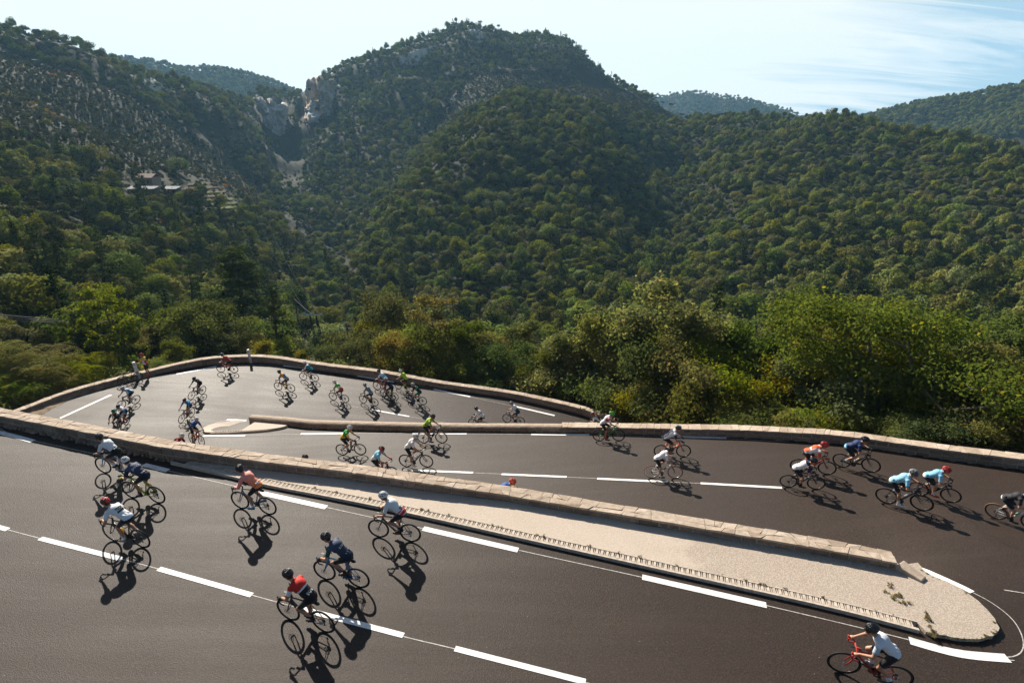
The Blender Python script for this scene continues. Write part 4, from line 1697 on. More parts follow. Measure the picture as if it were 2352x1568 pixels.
def belt(px, top, r, kind, var=0, wide=1.0, label=None, group=None, cat='tree', name=None):
    trunk, crown, H = KIND[kind][var % len(KIND[kind])]
    if 930 < px <= 1190 and r < 48:
        r += 4.0
    if 1190 < px < 1450 and r < 43:
        r += 2.0
    if px > 1600:
        r = r + min(1.0, (px - 1600) / 200) * 3.6
    d = ray(px, top)
    hyp = math.hypot(d[0], d[1])
    x, y = d[0] / hyp * r, d[1] / hyp * r
    ztop = CAMZ + d[2] / hyp * r
    zb = float(terrain_z(np.array([x]), np.array([y]))[0])
    h = max(0.8, ztop - zb)
    s = h / (H * 0.98)
    sw = min(max(s, 0.55), 1.5) * wide
    t = empty(name or {'sumac': 'sumac_shrub', 'bushy': 'leafy_bush', 'yellow': 'leafy_bush', 'olive': 'leafy_bush', 'pine': 'pine_tree'}.get(kind, 'leafy_tree'), (x, y, zb))
    t.rotation_euler = (0, 0, RNG.uniform(0, 6.28))
    t.scale = (sw, sw, s)
    link_obj('trunk', trunk, t)
    link_obj('crown', crown, t)
    tag(t, label, cat, group)
    return t


G1 = 'trees and bushes in the belt behind the middle road parapet'
# the ones that stand out
belt(232, 668, 58, 'slender', 0, 1.0, 'tall slender light green tree rising alone behind the left end of the far bend wall')
belt(455, 712, 60, 'round', 0, 1.0, 'large round full-crowned tree just behind the far bend wall, left of the white post')
belt(535, 575, 88, 'pine', 0, 1.15, 'big dark pine with a leaning trunk above the round tree on the left slope')
belt(2070, 738, 30.5, 'spread', 0, 1.0, 'widest tree, with pale twisting trunks and spreading yellow green crown, behind the right parapet')
belt(1560, 680, 39, 'tall', 0, 1.35, 'tallest leafy tree in the middle of the belt behind the parapet')
belt(880, 698, 62, 'olive', 0, 0.95, 'broad rounded olive brown bush above the wall, right of the power poles')
belt(1000, 682, 52, 'thin', 0, 1.1, 'thin sparse tree with bare pale branches and yellowish leaf tufts right of the power poles')
belt(1405, 738, 40, 'yellow', 0, 1.0, 'brightest yellow bushy tree left of the tallest leafy tree')
belt(2230, 742, 47, 'tall', 2, 1.2, 'dark green tree behind the far right of the widest spreading tree')
# fronds at the left
for k, (x, y, r) in enumerate([(-30, 752, 51), (25, 775, 50), (95, 760, 52), (150, 800, 51), (60, 838, 49), (190, 835, 50), (255, 850, 51), (-10, 850, 48), (120, 870, 48.5), (300, 830, 53), (40, 800, 53), (120, 815, 53), (200, 800, 54), (0, 815, 52)]):
    belt(x, y, r, 'sumac', k, 0.95, 'tall feathery-leaved sumac shrub behind the left end of the far bend wall', 'sumac shrubs behind the left end of the far wall', 'shrub')
belt(172, 905, 45.5, 'sumac', 1, 0.6, 'lone small feathery shrub leaning over the left end of the far wall', None, 'shrub')
for k, (x, y, r) in enumerate([(1800, 915, 29.5), (1745, 930, 29.0), (1690, 925, 30.5), (1860, 930, 28), (1930, 945, 27)]):
    belt(x, y, r, 'sumac', k, 0.8, 'low feathery-leaved sumac shrub right behind the middle road parapet', 'sumac shrubs behind the middle parapet', 'shrub')
# bushes above the far bend
for k, (x, y, r, kd) in enumerate([(330, 760, 60, 'bushy'), (375, 725, 63, 'bushy'), (300, 790, 57, 'bushy'), (395, 790, 54, 'bushy'), (520, 775, 56, 'bushy'), (345, 815, 52, 'sumac'), (560, 770, 60, 'yellow'), (600, 785, 54, 'yellow'),
                                   (630, 785, 56, 'bushy'), (690, 806, 53, 'yellow'), (740, 806, 51, 'bushy'), (605, 762, 66, 'olive'), (590, 750, 70, 'bushy'), (775, 802, 54, 'olive')]):
    belt(x, y, r, kd, k, 0.95, 'low yellow green bush just above the curved top of the far bend wall', 'bushes above the far bend wall', 'bush')
# the belt
for k, (x, y, r, kd) in enumerate([(858, 745, 60, 'yellow'), (845, 770, 54, 'bushy'), (905, 775, 50, 'yellow'), (950, 755, 52, 'bushy'), (1000, 770, 48, 'bushy'), (1050, 745, 50, 'tall'), (1075, 790, 44, 'bushy'), (1125, 770, 47, 'yellow'),
                                   (1165, 770, 45, 'bushy'), (1190, 745, 50, 'tall'), (1150, 810, 41, 'bushy'), (1235, 800, 42, 'tall'), (1275, 790, 44, 'bushy'), (1290, 835, 41.5, 'bushy'), (1335, 770, 42, 'tall'), (1360, 810, 41, 'yellow'),
                                   (1450, 760, 41, 'bushy'), (1490, 735, 43, 'tall'), (1425, 815, 40, 'tall'), (1505, 810, 36, 'bushy'), (1560, 820, 34, 'bushy'), (1630, 735, 41, 'tall'), (1680, 775, 39, 'bushy'), (1625, 830, 34, 'bushy'),
                                   (1720, 800, 38, 'tall'), (1765, 790, 38, 'bushy'), (1700, 870, 33, 'bushy'), (1830, 775, 38, 'tall'), (1885, 760, 37, 'yellow'), (1930, 780, 35, 'bushy'), (1850, 850, 32, 'bushy'), (1980, 830, 31, 'bushy'),
                                   (2150, 800, 33, 'bushy'), (2210, 815, 32, 'tall'), (2260, 850, 31, 'bushy'), (2310, 880, 30, 'bushy'), (2350, 900, 29, 'bushy'), (2400, 880, 30, 'tall'), (2140, 900, 29, 'bushy'), (2300, 790, 42, 'tall'),
                                   (960, 820, 46, 'sumac'), (1020, 830, 44, 'bushy'), (1100, 840, 43, 'sumac'), (1180, 850, 42, 'bushy'), (1260, 860, 41, 'bushy'), (1340, 865, 40.5, 'bushy'), (1420, 885, 37.5, 'bushy'), (1500, 890, 35, 'bushy'), (1580, 900, 32, 'bushy'), (1650, 895, 32.5, 'bushy'),
                                   (2020, 940, 27.5, 'sumac'), (2090, 960, 27, 'bushy'), (2200, 960, 26.5, 'bushy'), (2290, 975, 26.5, 'bushy')]):
    tallish = kd in ('tall', 'thin')
    belt(x, y, r, kd, k, 1.0, ('leafy light-barked tree in the dense green belt behind the parapets' if tallish else 'rounded leafy bush in the dense green belt behind the parapets') if kd != 'sumac' else 'feathery shrub low in the belt above the far road wall',
         ('leafy trees in the belt' if tallish else 'leafy bushes in the belt') if kd != 'sumac' else 'feathery shrubs in the belt', 'tree' if tallish else 'bush')

# undergrowth that fills the slope behind the walls
ug = []
for _ in range(5200):
    a = R(RNG.uniform(-47, 47))
    r = RNG.uniform(24, 74)
    x, y = math.sin(a) * r, math.cos(a) * r
    ug.append((x, y))
ug = np.array(ug)
yb_ = np.interp(ug[:, 0], LB[:, 0], LB[:, 1])
yc_ = np.interp(ug[:, 0], LC[3:, 0], LC[3:, 1])
lim = np.where(ug[:, 0] < 6, yc_, yb_)
lim = np.where(ug[:, 0] < -31, 0, lim)
xl = np.interp(ug[:, 1], LC[:8, 1], LC[:8, 0])
okm = ((ug[:, 1] > lim + np.where(ug[:, 0] > 6, 2.6, 1.5)) & ~((ug[:, 0] < -30.0) & (ug[:, 0] > xl - 0.8) & (ug[:, 1] < 43)) & ~((ug[:, 0] < -25) & (ug[:, 1] < 24)))
okm &= ~((ug[:, 0] > -2) & (ug[:, 0] < 9) & (ug[:, 1] < yc_ + 1.8))
okm &= ~((ug[:, 0] > 3.5) & (ug[:, 0] < 11.5) & (ug[:, 1] < np.interp(ug[:, 0], LB[:, 0], LB[:, 1]) + 3.2))
ug = ug[okm]
uz = terrain_z(ug[:, 0], ug[:, 1])


def clump_mesh(seed, mat, n=420, W=1.2, size=0.15):
    rng = np.random.default_rng(seed)
    cs = [(rng.normal(0, 0.35) * W, rng.normal(0, 0.35) * W, rng.uniform(0.2, 0.75) * W) for _ in range(6)]
    q = blob_leaves(cs, [0.45 * W] * 6, n, size, rng, 0.8, 0.35, 0.5)
    return mesh_np('undergrowth', q[0], q[1], [mat])


UGM = [clump_mesh(400, LB_), clump_mesh(401, LD_), clump_mesh(402, LY_, 360), clump_mesh(403, LD_)]
ugd = np.c_[ug, uz, RNG.uniform(0.6, 1.5, len(ug)), RNG.integers(0, 4, len(ug))]
f4 = gn_scatter('undergrowth', ugd, UGM)
tag(f4, 'leafy undergrowth filling the slope between the trees behind the walls', 'undergrowth', kind='stuff')

# stones and dry earth spilling past the end of the far wall
rub = MB()
rg_ = random.Random(4)
for k in range(120):
    s_ = rg_.random()
    px, py = 1350 + 170 * s_, 946 + 26 * s_ + rg_.uniform(-9, 10)
    b_ = at_h(px, py, 16.6 - 1.6 * s_)
    q_ = Quaternion((rg_.random(), rg_.random(), rg_.random(), rg_.random())).normalized().to_matrix()
    zt = float(terrain_z(np.array([b_.x]), np.array([b_.y]))[0])
    rub.ellipsoid((b_.x, b_.y, zt + rg_.uniform(0, 0.2)), (rg_.uniform(0.08, 0.3), rg_.uniform(0.08, 0.25), rg_.uniform(0.06, 0.2)), q_, 7, 5)
tag(rub.build('rubble', [M['cap']]), 'pale rubble and dry stones spilling where the far wall meets the middle parapet', 'rubble', kind='stuff')
# ------------------------------------------------------------------ bicycles
def mat_gloss(name, col, rough=0.3, coat=0.4, metallic=0.0):
    m, nt = new_mat(name)
    principled(nt, col, rough, 0.5, metallic, coat=coat)
    return m


PAINTS = {}


def paint_mat(c):
    key = tuple(round(v, 3) for v in c)
    if key not in PAINTS:
        PAINTS[key] = mat_gloss('frame_paint', key, 0.3, 0.5)
    return PAINTS[key]


FABS = {}


def fab(c):
    key = tuple(round(v, 3) for v in c)
    if key not in FABS:
        m, nt = new_mat('fabric')
        tcn = nt.add('ShaderNodeTexCoord')
        n = nt.noise(tcn.outputs['Object'], 14, 4, 0.6)
        c_ = nt.mix(nt.ramp(n, [(0.35, 0.0), (0.8, 0.25)]), key, tuple(v * 0.6 for v in key))
        p = principled(nt, c_, 0.75, 0.25, normal=nt.bump(n, 0.25, 0.02))
        p.inputs['Sheen Weight'].default_value = 0.15
        FABS[key] = m
    return FABS[key]


M['tyre'] = mat_simple('tyre_rubber', (0.014, 0.014, 0.014), 0.7, 30, 0.2, 0.0, 0.35)
M['tyre_red'] = mat_simple('tyre_rubber_red', (0.20, 0.02, 0.015), 0.65, 30, 0.2)
M['tyre_tan'] = mat_simple('tyre_rubber_tan', (0.25, 0.13, 0.05), 0.65, 30, 0.2)
M['rim'] = mat_gloss('rim_black', (0.016, 0.016, 0.018), 0.3, 0.3)
M['rim_alu'] = mat_gloss('rim_alloy', (0.45, 0.45, 0.46), 0.35, 0.0, 0.9)
M['spoke'] = mat_gloss('spoke_steel', (0.10, 0.10, 0.105), 0.35, 0.0, 0.8)
M['black'] = mat_simple('matt_black', (0.018, 0.018, 0.019), 0.55, 20, 0.2)
M['alloy'] = mat_gloss('alloy', (0.42, 0.42, 0.44), 0.35, 0.0, 0.9)
M['chain'] = mat_gloss('chain_steel', (0.12, 0.115, 0.11), 0.4, 0.0, 0.8)

WB, WR = 0.99, 0.335
HR, HF = Vector((-0.495, 0, WR)), Vector((0.495, 0, WR))
BB = Vector((-0.09, 0, 0.272))
ST = Vector((-0.235, 0, 0.80))       # seat cluster
SAD = Vector((-0.285, 0, 0.965))
HTB = Vector((0.345, 0, 0.70))       # bottom of head tube
HTT = Vector((0.305, 0, 0.845))
BAR = Vector((0.395, 0, 0.905))
HOOD = Vector((0.485, 0.205, 0.935))


def bike_meshes():
    B = {}
    m = MB()                                     # frame
    m.tube([HTB + (HTB - HTT) * 0.08, HTT], 0.027, 10)
    m.tube([ST, ST + (HTT - ST) * 0.5 + Vector((0, 0, 0.004)), HTT + Vector((0, 0, -0.03))], [0.017, 0.019, 0.021], 8)
    m.tube([BB, HTB + Vector((-0.005, 0, 0.03))], [0.028, 0.029], 10)
    m.tube([BB, ST, ST + (SAD - ST) * 0.2], [0.021, 0.018, 0.017], 8)
    m.tube([BB + Vector((0, -0.04, 0)), BB + Vector((0, 0.04, 0))], 0.026, 10)
    for s in (-1, 1):
        m.tube([BB + Vector((-0.02, 0.025 * s, 0)), (BB + HR) / 2 + Vector((0, 0.055 * s, 0.005)), HR + Vector((0, 0.064 * s, 0))], [0.013, 0.012, 0.009], 6)
        m.tube([ST + Vector((0, 0.016 * s, -0.06)), (ST + HR) / 2 + Vector((0, 0.05 * s, -0.02)), HR + Vector((0, 0.064 * s, 0))], [0.010, 0.009, 0.008], 6)
    B['frame'] = m.mesh('frame', [M['black']], True)
    m = MB()                                     # fork
    m.tube([HTB + Vector((-0.03, 0, 0.02)), HTB + Vector((0.02, 0, -0.02))], 0.03, 8)
    for s in (-1, 1):
        m.tube([HTB + Vector((0.0, 0.03 * s, -0.01)), HTB + Vector((0.035, 0.052 * s, -0.10)), HTB + Vector((0.085, 0.056 * s, -0.24)), HF + Vector((0, 0.056 * s, 0))], [0.018, 0.018, 0.014, 0.010], 7)
    B['fork'] = m.mesh('fork', [M['black']], True)
    m = MB()                                     # bars with tape, hoods and levers
    m.tube([HTT + Vector((0, 0, 0.0)), HTT + Vector((-0.008, 0, 0.05))], 0.021, 8)
    m.tube([HTT + Vector((-0.008, 0, 0.045)), BAR], [0.021, 0.019], 8)
    m.tube([BAR + Vector((0, -0.19, 0)), BAR + Vector((0, 0.19, 0))], 0.0155, 8)
    for s in (-1, 1):
        y = Vector((0, 0.205 * s, 0))
        c = BAR + y
        pts = [BAR + Vector((0, 0.17 * s, 0)), c + Vector((0.02, 0, 0)), c + Vector((0.075, 0, -0.005)), c + Vector((0.108, 0, -0.045)), c + Vector((0.10, 0.005 * s, -0.09)), c + Vector((0.06, 0.01 * s, -0.125)), c + Vector((-0.04, 0.012 * s, -0.135))]
        m.tube(pts, 0.0155, 8)
        m.tube([c + Vector((0.07, 0, 0.0)), c + Vector((0.105, 0, 0.03)), c + Vector((0.125, 0, 0.075))], [0.018, 0.021, 0.016], 8)
        m.tube([c + Vector((0.118, 0, 0.03)), c + Vector((0.125, 0.005 * s, -0.03)), c + Vector((0.105, 0.01 * s, -0.085))], [0.009, 0.007, 0.005], 5)
    B['handlebar'] = m.mesh('handlebar', [M['black']], True)
    m = MB()                                     # head unit
    m.box(BAR.x + 0.07, 0, BAR.z + 0.012, 0.085, 0.052, 0.016)
    B['bike_computer'] = m.mesh('bike_computer', [M['black']])
    m = MB()                                     # saddle + post
    m.tube([ST + (SAD - ST) * 0.15, SAD + Vector((0, 0, -0.035))], 0.0145, 8)
    prof = [(-0.135, 0.062, 0.004), (-0.10, 0.070, 0.006), (-0.03, 0.045, 0.0), (0.05, 0.024, 0.0), (0.135, 0.017, -0.006)]
    vs, fs = [], []
    for (x, w_, z) in prof:
        for (yy, zz) in ((-1, -0.035), (-1, -0.008), (-0.5, 0.004), (0.5, 0.004), (1, -0.008), (1, -0.035)):
            vs.append(SAD + Vector((x + 0.02, yy * w_, zz + z)))
    for i in range(len(prof) - 1):
        for k in range(5):
            fs.append((i * 6 + k, i * 6 + k + 1, i * 6 + 7 + k, i * 6 + 6 + k))
    fs += [tuple(range(5, -1, -1)), tuple(range(24, 30))]
    m.raw(vs, fs)
    B['saddle'] = m.mesh('saddle', [M['black']], False)
    m = MB()
    m.ring((0, 0, 0), (0, 1, 0), WR - 0.0135, 0.0145, 48, 8)
    B['tyre'] = m.mesh('tyre', [M['tyre']], True)
    m = MB()                                     # rim: deep section
    rin = []
    for (rad, hw) in ((WR - 0.022, 0.012), (WR - 0.030, 0.0135), (WR - 0.058, 0.007), (WR - 0.062, 0.0)):
        rin.append((rad, hw))
    n = 48
    prof2 = [(r_, h_) for r_, h_ in rin] + [(r_, -h_) for r_, h_ in rin[::-1][1:]]
    vs, fs = [], []
    for i in range(n):
        a = 2 * math.pi * i / n
        for (r_, h_) in prof2:
            vs.append((r_ * math.cos(a), h_, r_ * math.sin(a)))
    k_ = len(prof2)
    for i in range(n):
        j = (i + 1) % n
        for k in range(k_):
            l_ = (k + 1) % k_
            fs.append((i * k_ + k, j * k_ + k, j * k_ + l_, i * k_ + l_))
    m.raw(vs, fs)
    m.tube([(0, -0.045, 0), (0, 0.045, 0)], 0.017, 8)
    B['wheel'] = m.mesh('wheel', [M['rim']], True)
    m = MB()
    for i in range(24):
        a = 2 * math.pi * i / 24
        s = 1 if i % 2 else -1
        a2 = a + (0.55 if (i // 2) % 2 else -0.55)
        m.tube([(0.018 * math.cos(a2), 0.03 * s, 0.018 * math.sin(a2)), ((WR - 0.058) * math.cos(a), 0.002 * s, (WR - 0.058) * math.sin(a))], 0.0013, 4)
    B['spokes'] = m.mesh('spokes', [M['spoke']])
    m = MB()
    m.ring((0, 0.048, 0), (0, 1, 0), 0.066, 0.0055, 24, 4)
    for i in range(6):
        a = i * math.pi / 3
        m.tube([(0.015 * math.cos(a), 0.048, 0.015 * math.sin(a)), (0.066 * math.cos(a + 0.3), 0.048, 0.066 * math.sin(a + 0.3))], 0.004, 4)
    B['disc_rotor'] = m.mesh('disc_rotor', [M['alloy']])
    m = MB()                                     # cassette + derailleur on the right (-y)
    for k in range(5):
        m.tube([(0, -0.028 - 0.006 * k, 0), (0, -0.031 - 0.006 * k, 0)], 0.054 - 0.007 * k, 14)
    m.tube([(0.0, -0.06, -0.03), (0.03, -0.06, -0.09), (0.015, -0.058, -0.17)], [0.013, 0.014, 0.01], 6)
    m.tube([(0.015, -0.052, -0.17), (0.015, -0.062, -0.17)], 0.024, 10)
    B['cassette'] = m.mesh('cassette', [M['chain']])
    m = MB()
    m.tube([(0, -0.046, 0), (0, -0.050, 0)], 0.1, 28)
    for k in range(5):
        a = k * 2 * math.pi / 5
        m.tube([(0, -0.056, 0), (0.075 * math.cos(a), -0.054, 0.075 * math.sin(a))], [0.016, 0.010], 5)
    B['chainring'] = m.mesh('chainring', [M['chain']])
    m = MB()
    for s in (-1, 1):
        e = Vector((0.172 * s, 0.068 * s * -1, 0))
        m.tube([(0, -0.066 * s, 0), e], [0.016, 0.012], 6)
        m.box(e.x, e.y - 0.05 * s, 0, 0.08, 0.065, 0.014)
    m.tube([(0, -0.066, 0), (0, 0.066, 0)], 0.013, 8)
    B['crankset'] = m.mesh('crankset', [M['black']])
    m = MB()
    up0, up1 = Vector((0, -0.048, 0.098)), HR - BB + Vector((0, -0.045, 0.045))
    lo0, lo1 = Vector((0, -0.048, -0.098)), HR - BB + Vector((0.015, -0.055, -0.185))
    m.tube([up0, up1], 0.0045, 4)
    m.tube([lo0, lo1], 0.0045, 4)
    B['chain'] = m.mesh('chain', [M['chain']])
    m = MB()
    ax = (HTB - BB).normalized()
    nrm = Vector((-ax.z, 0, ax.x))
    o = BB + ax * 0.20 + nrm * 0.066
    m.tube([o, o + ax * 0.11, o + ax * 0.125, o + ax * 0.145, o + ax * 0.155, o + ax * 0.185], [0.036, 0.036, 0.031, 0.036, 0.03, 0.012], 10)
    B['bottle'] = m.mesh('water_bottle', [M['black']], True)
    m = MB()
    ax2 = (ST - BB).normalized()
    n2 = Vector((ax2.z, 0, -ax2.x))
    o = BB + ax2 * 0.17 + n2 * 0.060
    m.tube([o, o + ax2 * 0.11, o + ax2 * 0.13, o + ax2 * 0.15, o + ax2 * 0.175], [0.034, 0.034, 0.029, 0.032, 0.012], 10)
    B['bottle2'] = m.mesh('water_bottle', [M['black']], True)
    m = MB()
    m.ellipsoid(SAD + Vector((-0.13, 0, -0.075)), (0.075, 0.042, 0.04), None, 10, 8)
    B['saddle_bag'] = m.mesh('saddle_bag', [M['black']], True)
    return B


BM = bike_meshes()


def setmat(o, mat):
    o.material_slots[0].link = 'OBJECT'
    o.material_slots[0].material = mat


def make_bike(spec, T, crank):
    """spec: frame colour, fork colour, tyre, bottle colour, disc, label ; T: matrix of the bicycle"""
    root = empty('bicycle')
    root.matrix_world = T
    tag(root, spec['label'], 'bicycle', 'bicycles of the race')
    fc = spec.get('frame', (0.02, 0.02, 0.022))
    fr = link_obj('frame', BM['frame'], root)
    setmat(fr, paint_mat(fc))
    fk = link_obj('fork', BM['fork'], root)
    setmat(fk, paint_mat(spec.get('fork', fc)))
    hb = link_obj('handlebar', BM['handlebar'], root)
    if spec.get('bar'):
        setmat(hb, fab(spec['bar']))
    if spec.get('computer', True):
        link_obj('bike_computer', BM['bike_computer'], root)
    sd_ = link_obj('saddle', BM['saddle'], root)
    if spec.get('saddle'):
        setmat(sd_, fab(spec['saddle']))
    for hub, rear in ((HR, True), (HF, False)):
        wh = link_obj('wheel', BM['wheel'], root, hub)
        wh.rotation_euler = (0, RNG.uniform(0, 6.28), 0)
        if spec.get('alu'):
            setmat(wh, M['rim_alu'])
        ty = link_obj('tyre', BM['tyre'], wh)
        if spec.get('tyre'):
            setmat(ty, M[spec['tyre']])
        link_obj('spokes', BM['spokes'], wh)
        if spec.get('disc', True):
            link_obj('disc_rotor', BM['disc_rotor'], wh)
    cs = link_obj('cassette', BM['cassette'], root, HR)
    ck = link_obj('crankset', BM['crankset'], root, BB)
    ck.rotation_euler = (0, -crank, 0)
    link_obj('chainring', BM['chainring'], ck)
    link_obj('chain', BM['chain'], root, BB)
    b = link_obj('bottle', BM['bottle'], root)
    setmat(b, paint_mat(spec.get('bottle', (0.5, 0.5, 0.5))))
    if spec.get('bottle2'):
        b2 = link_obj('bottle', BM['bottle2'], root)
        setmat(b2, paint_mat(spec['bottle2']))
    if spec.get('bag'):
        link_obj('saddle_bag', BM['saddle_bag'], root)
    return root


# ------------------------------------------------------------------ riders
def mat_skin():
    m, nt = new_mat('skin')
    tcn = nt.add('ShaderNodeTexCoord')
    n = nt.noise(tcn.outputs['Object'], 9, 4, 0.6)
    c = nt.ramp(n, [(0.3, (0.36, 0.175, 0.105)), (0.7, (0.47, 0.25, 0.16))])
    p = principled(nt, c, 0.5, 0.4)
    p.inputs['Subsurface Weight'].default_value = 0.08
    p.inputs['Subsurface Radius'].default_value = (0.02, 0.008, 0.004)
    return m


def mat_attr(name, rough=0.7, spec=0.3, coat=0.0, bump=0.25):
    """cloth or shell whose design is dyed in"""
    m, nt = new_mat(name)
    a = nt.add('ShaderNodeAttribute', attribute_name='design')
    tcn = nt.add('ShaderNodeTexCoord')
    n = nt.noise(tcn.outputs['Object'], 11, 4, 0.6)
    nrm = nt.bump(n, bump, 0.03) if bump else None
    principled(nt, a.outputs['Color'], rough, spec, normal=nrm, coat=coat)
    return m


M['skin'] = mat_skin()
M['jersey'] = mat_attr('jersey_cloth')
M['shell'] = mat_attr('helmet_shell', 0.35, 0.5, 0.4, 0.0)
M['hair'] = mat_simple('hair', (0.035, 0.02, 0.012), 0.6, 40, 0.5, 0.4)
M['lens'] = mat_gloss('dark_lens', (0.01, 0.012, 0.016), 0.12, 0.5)


def capsule(V, F, p0, p1, r0, r1, n=12, flat0=False, flat1=False, sq=1.0, up=None):
    p0, p1 = Vector(p0), Vector(p1)
    t = (p1 - p0)
    L_ = t.length
    t.normalize()
    if up is None:
        u = t.orthogonal().normalized()
    else:
        u = Vector(up) - t * Vector(up).dot(t)
        u.normalize()
    v = t.cross(u)
    rings = []
    if not flat0:
        for a in (80, 55, 28):
            rings.append((p0 - t * (r0 * math.sin(R(a))), r0 * math.cos(R(a))))
    rings += [(p0, r0), (p0 + t * L_ * 0.5, (r0 + r1) / 2), (p1, r1)]
    if not flat1:
        for a in (28, 55, 80):
            rings.append((p1 + t * (r1 * math.sin(R(a))), r1 * math.cos(R(a))))
    b = len(V)
    for c, rad in rings:
        for k in range(n):
            a = 2 * math.pi * k / n
            V.append(tuple(c + u * (rad * math.cos(a)) * sq + v * (rad * math.sin(a))))
    m = len(rings)
    for i in range(m - 1):
        for k in range(n):
            l_ = (k + 1) % n
            F.append((b + i * n + k, b + i * n + l_, b + (i + 1) * n + l_, b + (i + 1) * n + k))
    F.append(tuple(b + k for k in range(n - 1, -1, -1)))
    F.append(tuple(b + (m - 1) * n + k for k in range(n)))


def ell(V, F, c, s, rot=None, nu=14, nv=10):
    mb_ = MB()
    mb_.ellipsoid(c, s, rot, nu, nv)
    b = len(V)
    V += [tuple(p) for p in mb_.v]
    F += [tuple(i + b for i in f) for f in mb_.f]


def fuse(name, V, F, voxel, iters=3, mats=()):
    """melt overlapping forms into one continuous skin"""
    me = bpy.data.meshes.new(name + '_raw')
    me.from_pydata(V, [], F)
    o = bpy.data.objects.new(name + '_raw', me)
    COL.objects.link(o)
    rm = o.modifiers.new('remesh', 'REMESH')
    rm.mode = 'VOXEL'
    rm.voxel_size = voxel
    sm = o.modifiers.new('smooth', 'SMOOTH')
    sm.iterations = iters
    sm.factor = 0.5
    dg = bpy.context.evaluated_depsgraph_get()
    out_ = bpy.data.meshes.new_from_object(o.evaluated_get(dg))
    out_.name = name
    bpy.data.objects.remove(o)
    bpy.data.meshes.remove(me)
    out_.polygons.foreach_set('use_smooth', np.ones(len(out_.polygons), bool))
    out_.materials.clear()
    for m in mats:
        out_.materials.append(m)
    return out_


def two_bone(a, c, l1, l2, pole):
    a, c = Vector(a), Vector(c)
    d = c - a
    L_ = min(d.length, (l1 + l2) * 0.999)
    t = d.normalized()
    x = (l1 * l1 - l2 * l2 + L_ * L_) / (2 * L_)
    h = math.sqrt(max(0, l1 * l1 - x * x))
    p = Vector(pole) - t * Vector(pole).dot(t)
    p.normalize()
    return a + t * x + p * h


class Pose:
    pass


def riding_pose(crank, lean=44, yaw=0, nod=0, drops=False, wide=1.0):
    p = Pose()
    p.kind = 'ride'
    th = R(lean)
    p.pel = Vector((-0.265, 0, 1.035))
    ax = Vector((math.cos(th), 0, math.sin(th)))
    p.ax = ax
    p.chest = p.pel + ax * 0.36 + Vector((-0.02, 0, 0.035))
    p.c7 = p.pel + ax * 0.52 + Vector((0.0, 0, 0.0))
    p.sh = [p.c7 + Vector((0.0, 0.168 * s, -0.065)) for s in (-1, 1)]
    hand = HOOD if not drops else Vector((0.44, 0.215, 0.785))
    p.hand = [Vector((hand.x - 0.02, hand.y * s, hand.z + 0.02)) for s in (-1, 1)]
    p.wrist = [Vector((h.x - 0.075, h.y + 0.005 * s, h.z + 0.028)) for h, s in zip(p.hand, (-1, 1))]
    p.elbow = [two_bone(a, b, 0.285, 0.25, (-0.15, 0.55 * s, -0.75)) for a, b, s in zip(p.sh, p.wrist, (-1, 1))]
    p.hip = [p.pel + Vector((0.015, 0.095 * s, -0.02)) for s in (-1, 1)]
    p.ped, p.ank, p.knee, p.toe = [], [], [], []
    for s in (-1, 1):
        c = crank if s < 0 else crank + math.pi      # right foot = -y
        ped = BB + Vector((0.172 * math.cos(c), 0.115 * s, 0.172 * math.sin(c)))
        tilt = 0.25 + 0.18 * math.sin(c)
        ank = ped + Vector((-0.125 * math.cos(tilt), 0, 0.075 + 0.125 * math.sin(tilt)))
        p.ped.append(ped)
        p.ank.append(ank)
        p.toe.append(ped + Vector((0.065, 0, 0.02 - 0.065 * math.tan(tilt) * 0.8)))
        p.knee.append(two_bone(p.hip[0 if s < 0 else 1], ank, 0.425, 0.425, (1, 0.08 * s, 0.35)))
    hd = Vector((math.cos(R(32 + nod)), 0, math.sin(R(32 + nod))))
    p.head = p.c7 + hd * 0.185 + Vector((0.0, 0, 0.025))
    p.yaw, p.nod = R(yaw), R(-16 + nod)
    p.wide = wide
    return p


def standing_pose():
    """feet apart by the wall, one arm held out forward"""
    p = Pose()
    p.kind = 'stand'
    p.pel = Vector((-0.02, 0, 0.96))
    p.ax = Vector((0.22, 0, 0.97)).normalized()
    p.chest = p.pel + p.ax * 0.33
    p.c7 = p.pel + p.ax * 0.50
    p.sh = [p.c7 + Vector((0.0, 0.19 * s, -0.045)) for s in (-1, 1)]
    p.hand = [p.sh[0] + Vector((0.58, 0.02, -0.24)), p.sh[1] + Vector((0.40, 0.02, -0.32))]
    p.wrist = [h + Vector((-0.08, 0, 0.03)) for h in p.hand]
    p.elbow = [two_bone(a, b, 0.285, 0.26, (-0.2, 0.3 * s, -0.9)) for a, b, s in zip(p.sh, p.wrist, (-1, 1))]
    p.hip = [p.pel + Vector((0, 0.10 * s, -0.03)) for s in (-1, 1)]
    p.ped = [Vector((0.0, -0.12, 0.03)), Vector((-0.10, 0.13, 0.03))]
    p.ank = [q + Vector((-0.09, 0, 0.075)) for q in p.ped]
    p.toe = [q + Vector((0.09, 0, 0.0)) for q in p.ped]
    p.knee = [two_bone(h, a, 0.43, 0.43, (1, 0, 0.1)) for h, a in zip(p.hip, p.ank)]
    p.head = p.c7 + Vector((0.06, 0, 0.175))
    p.yaw, p.nod = 0.15, R(-12)
    p.wide = 1.0
    return p


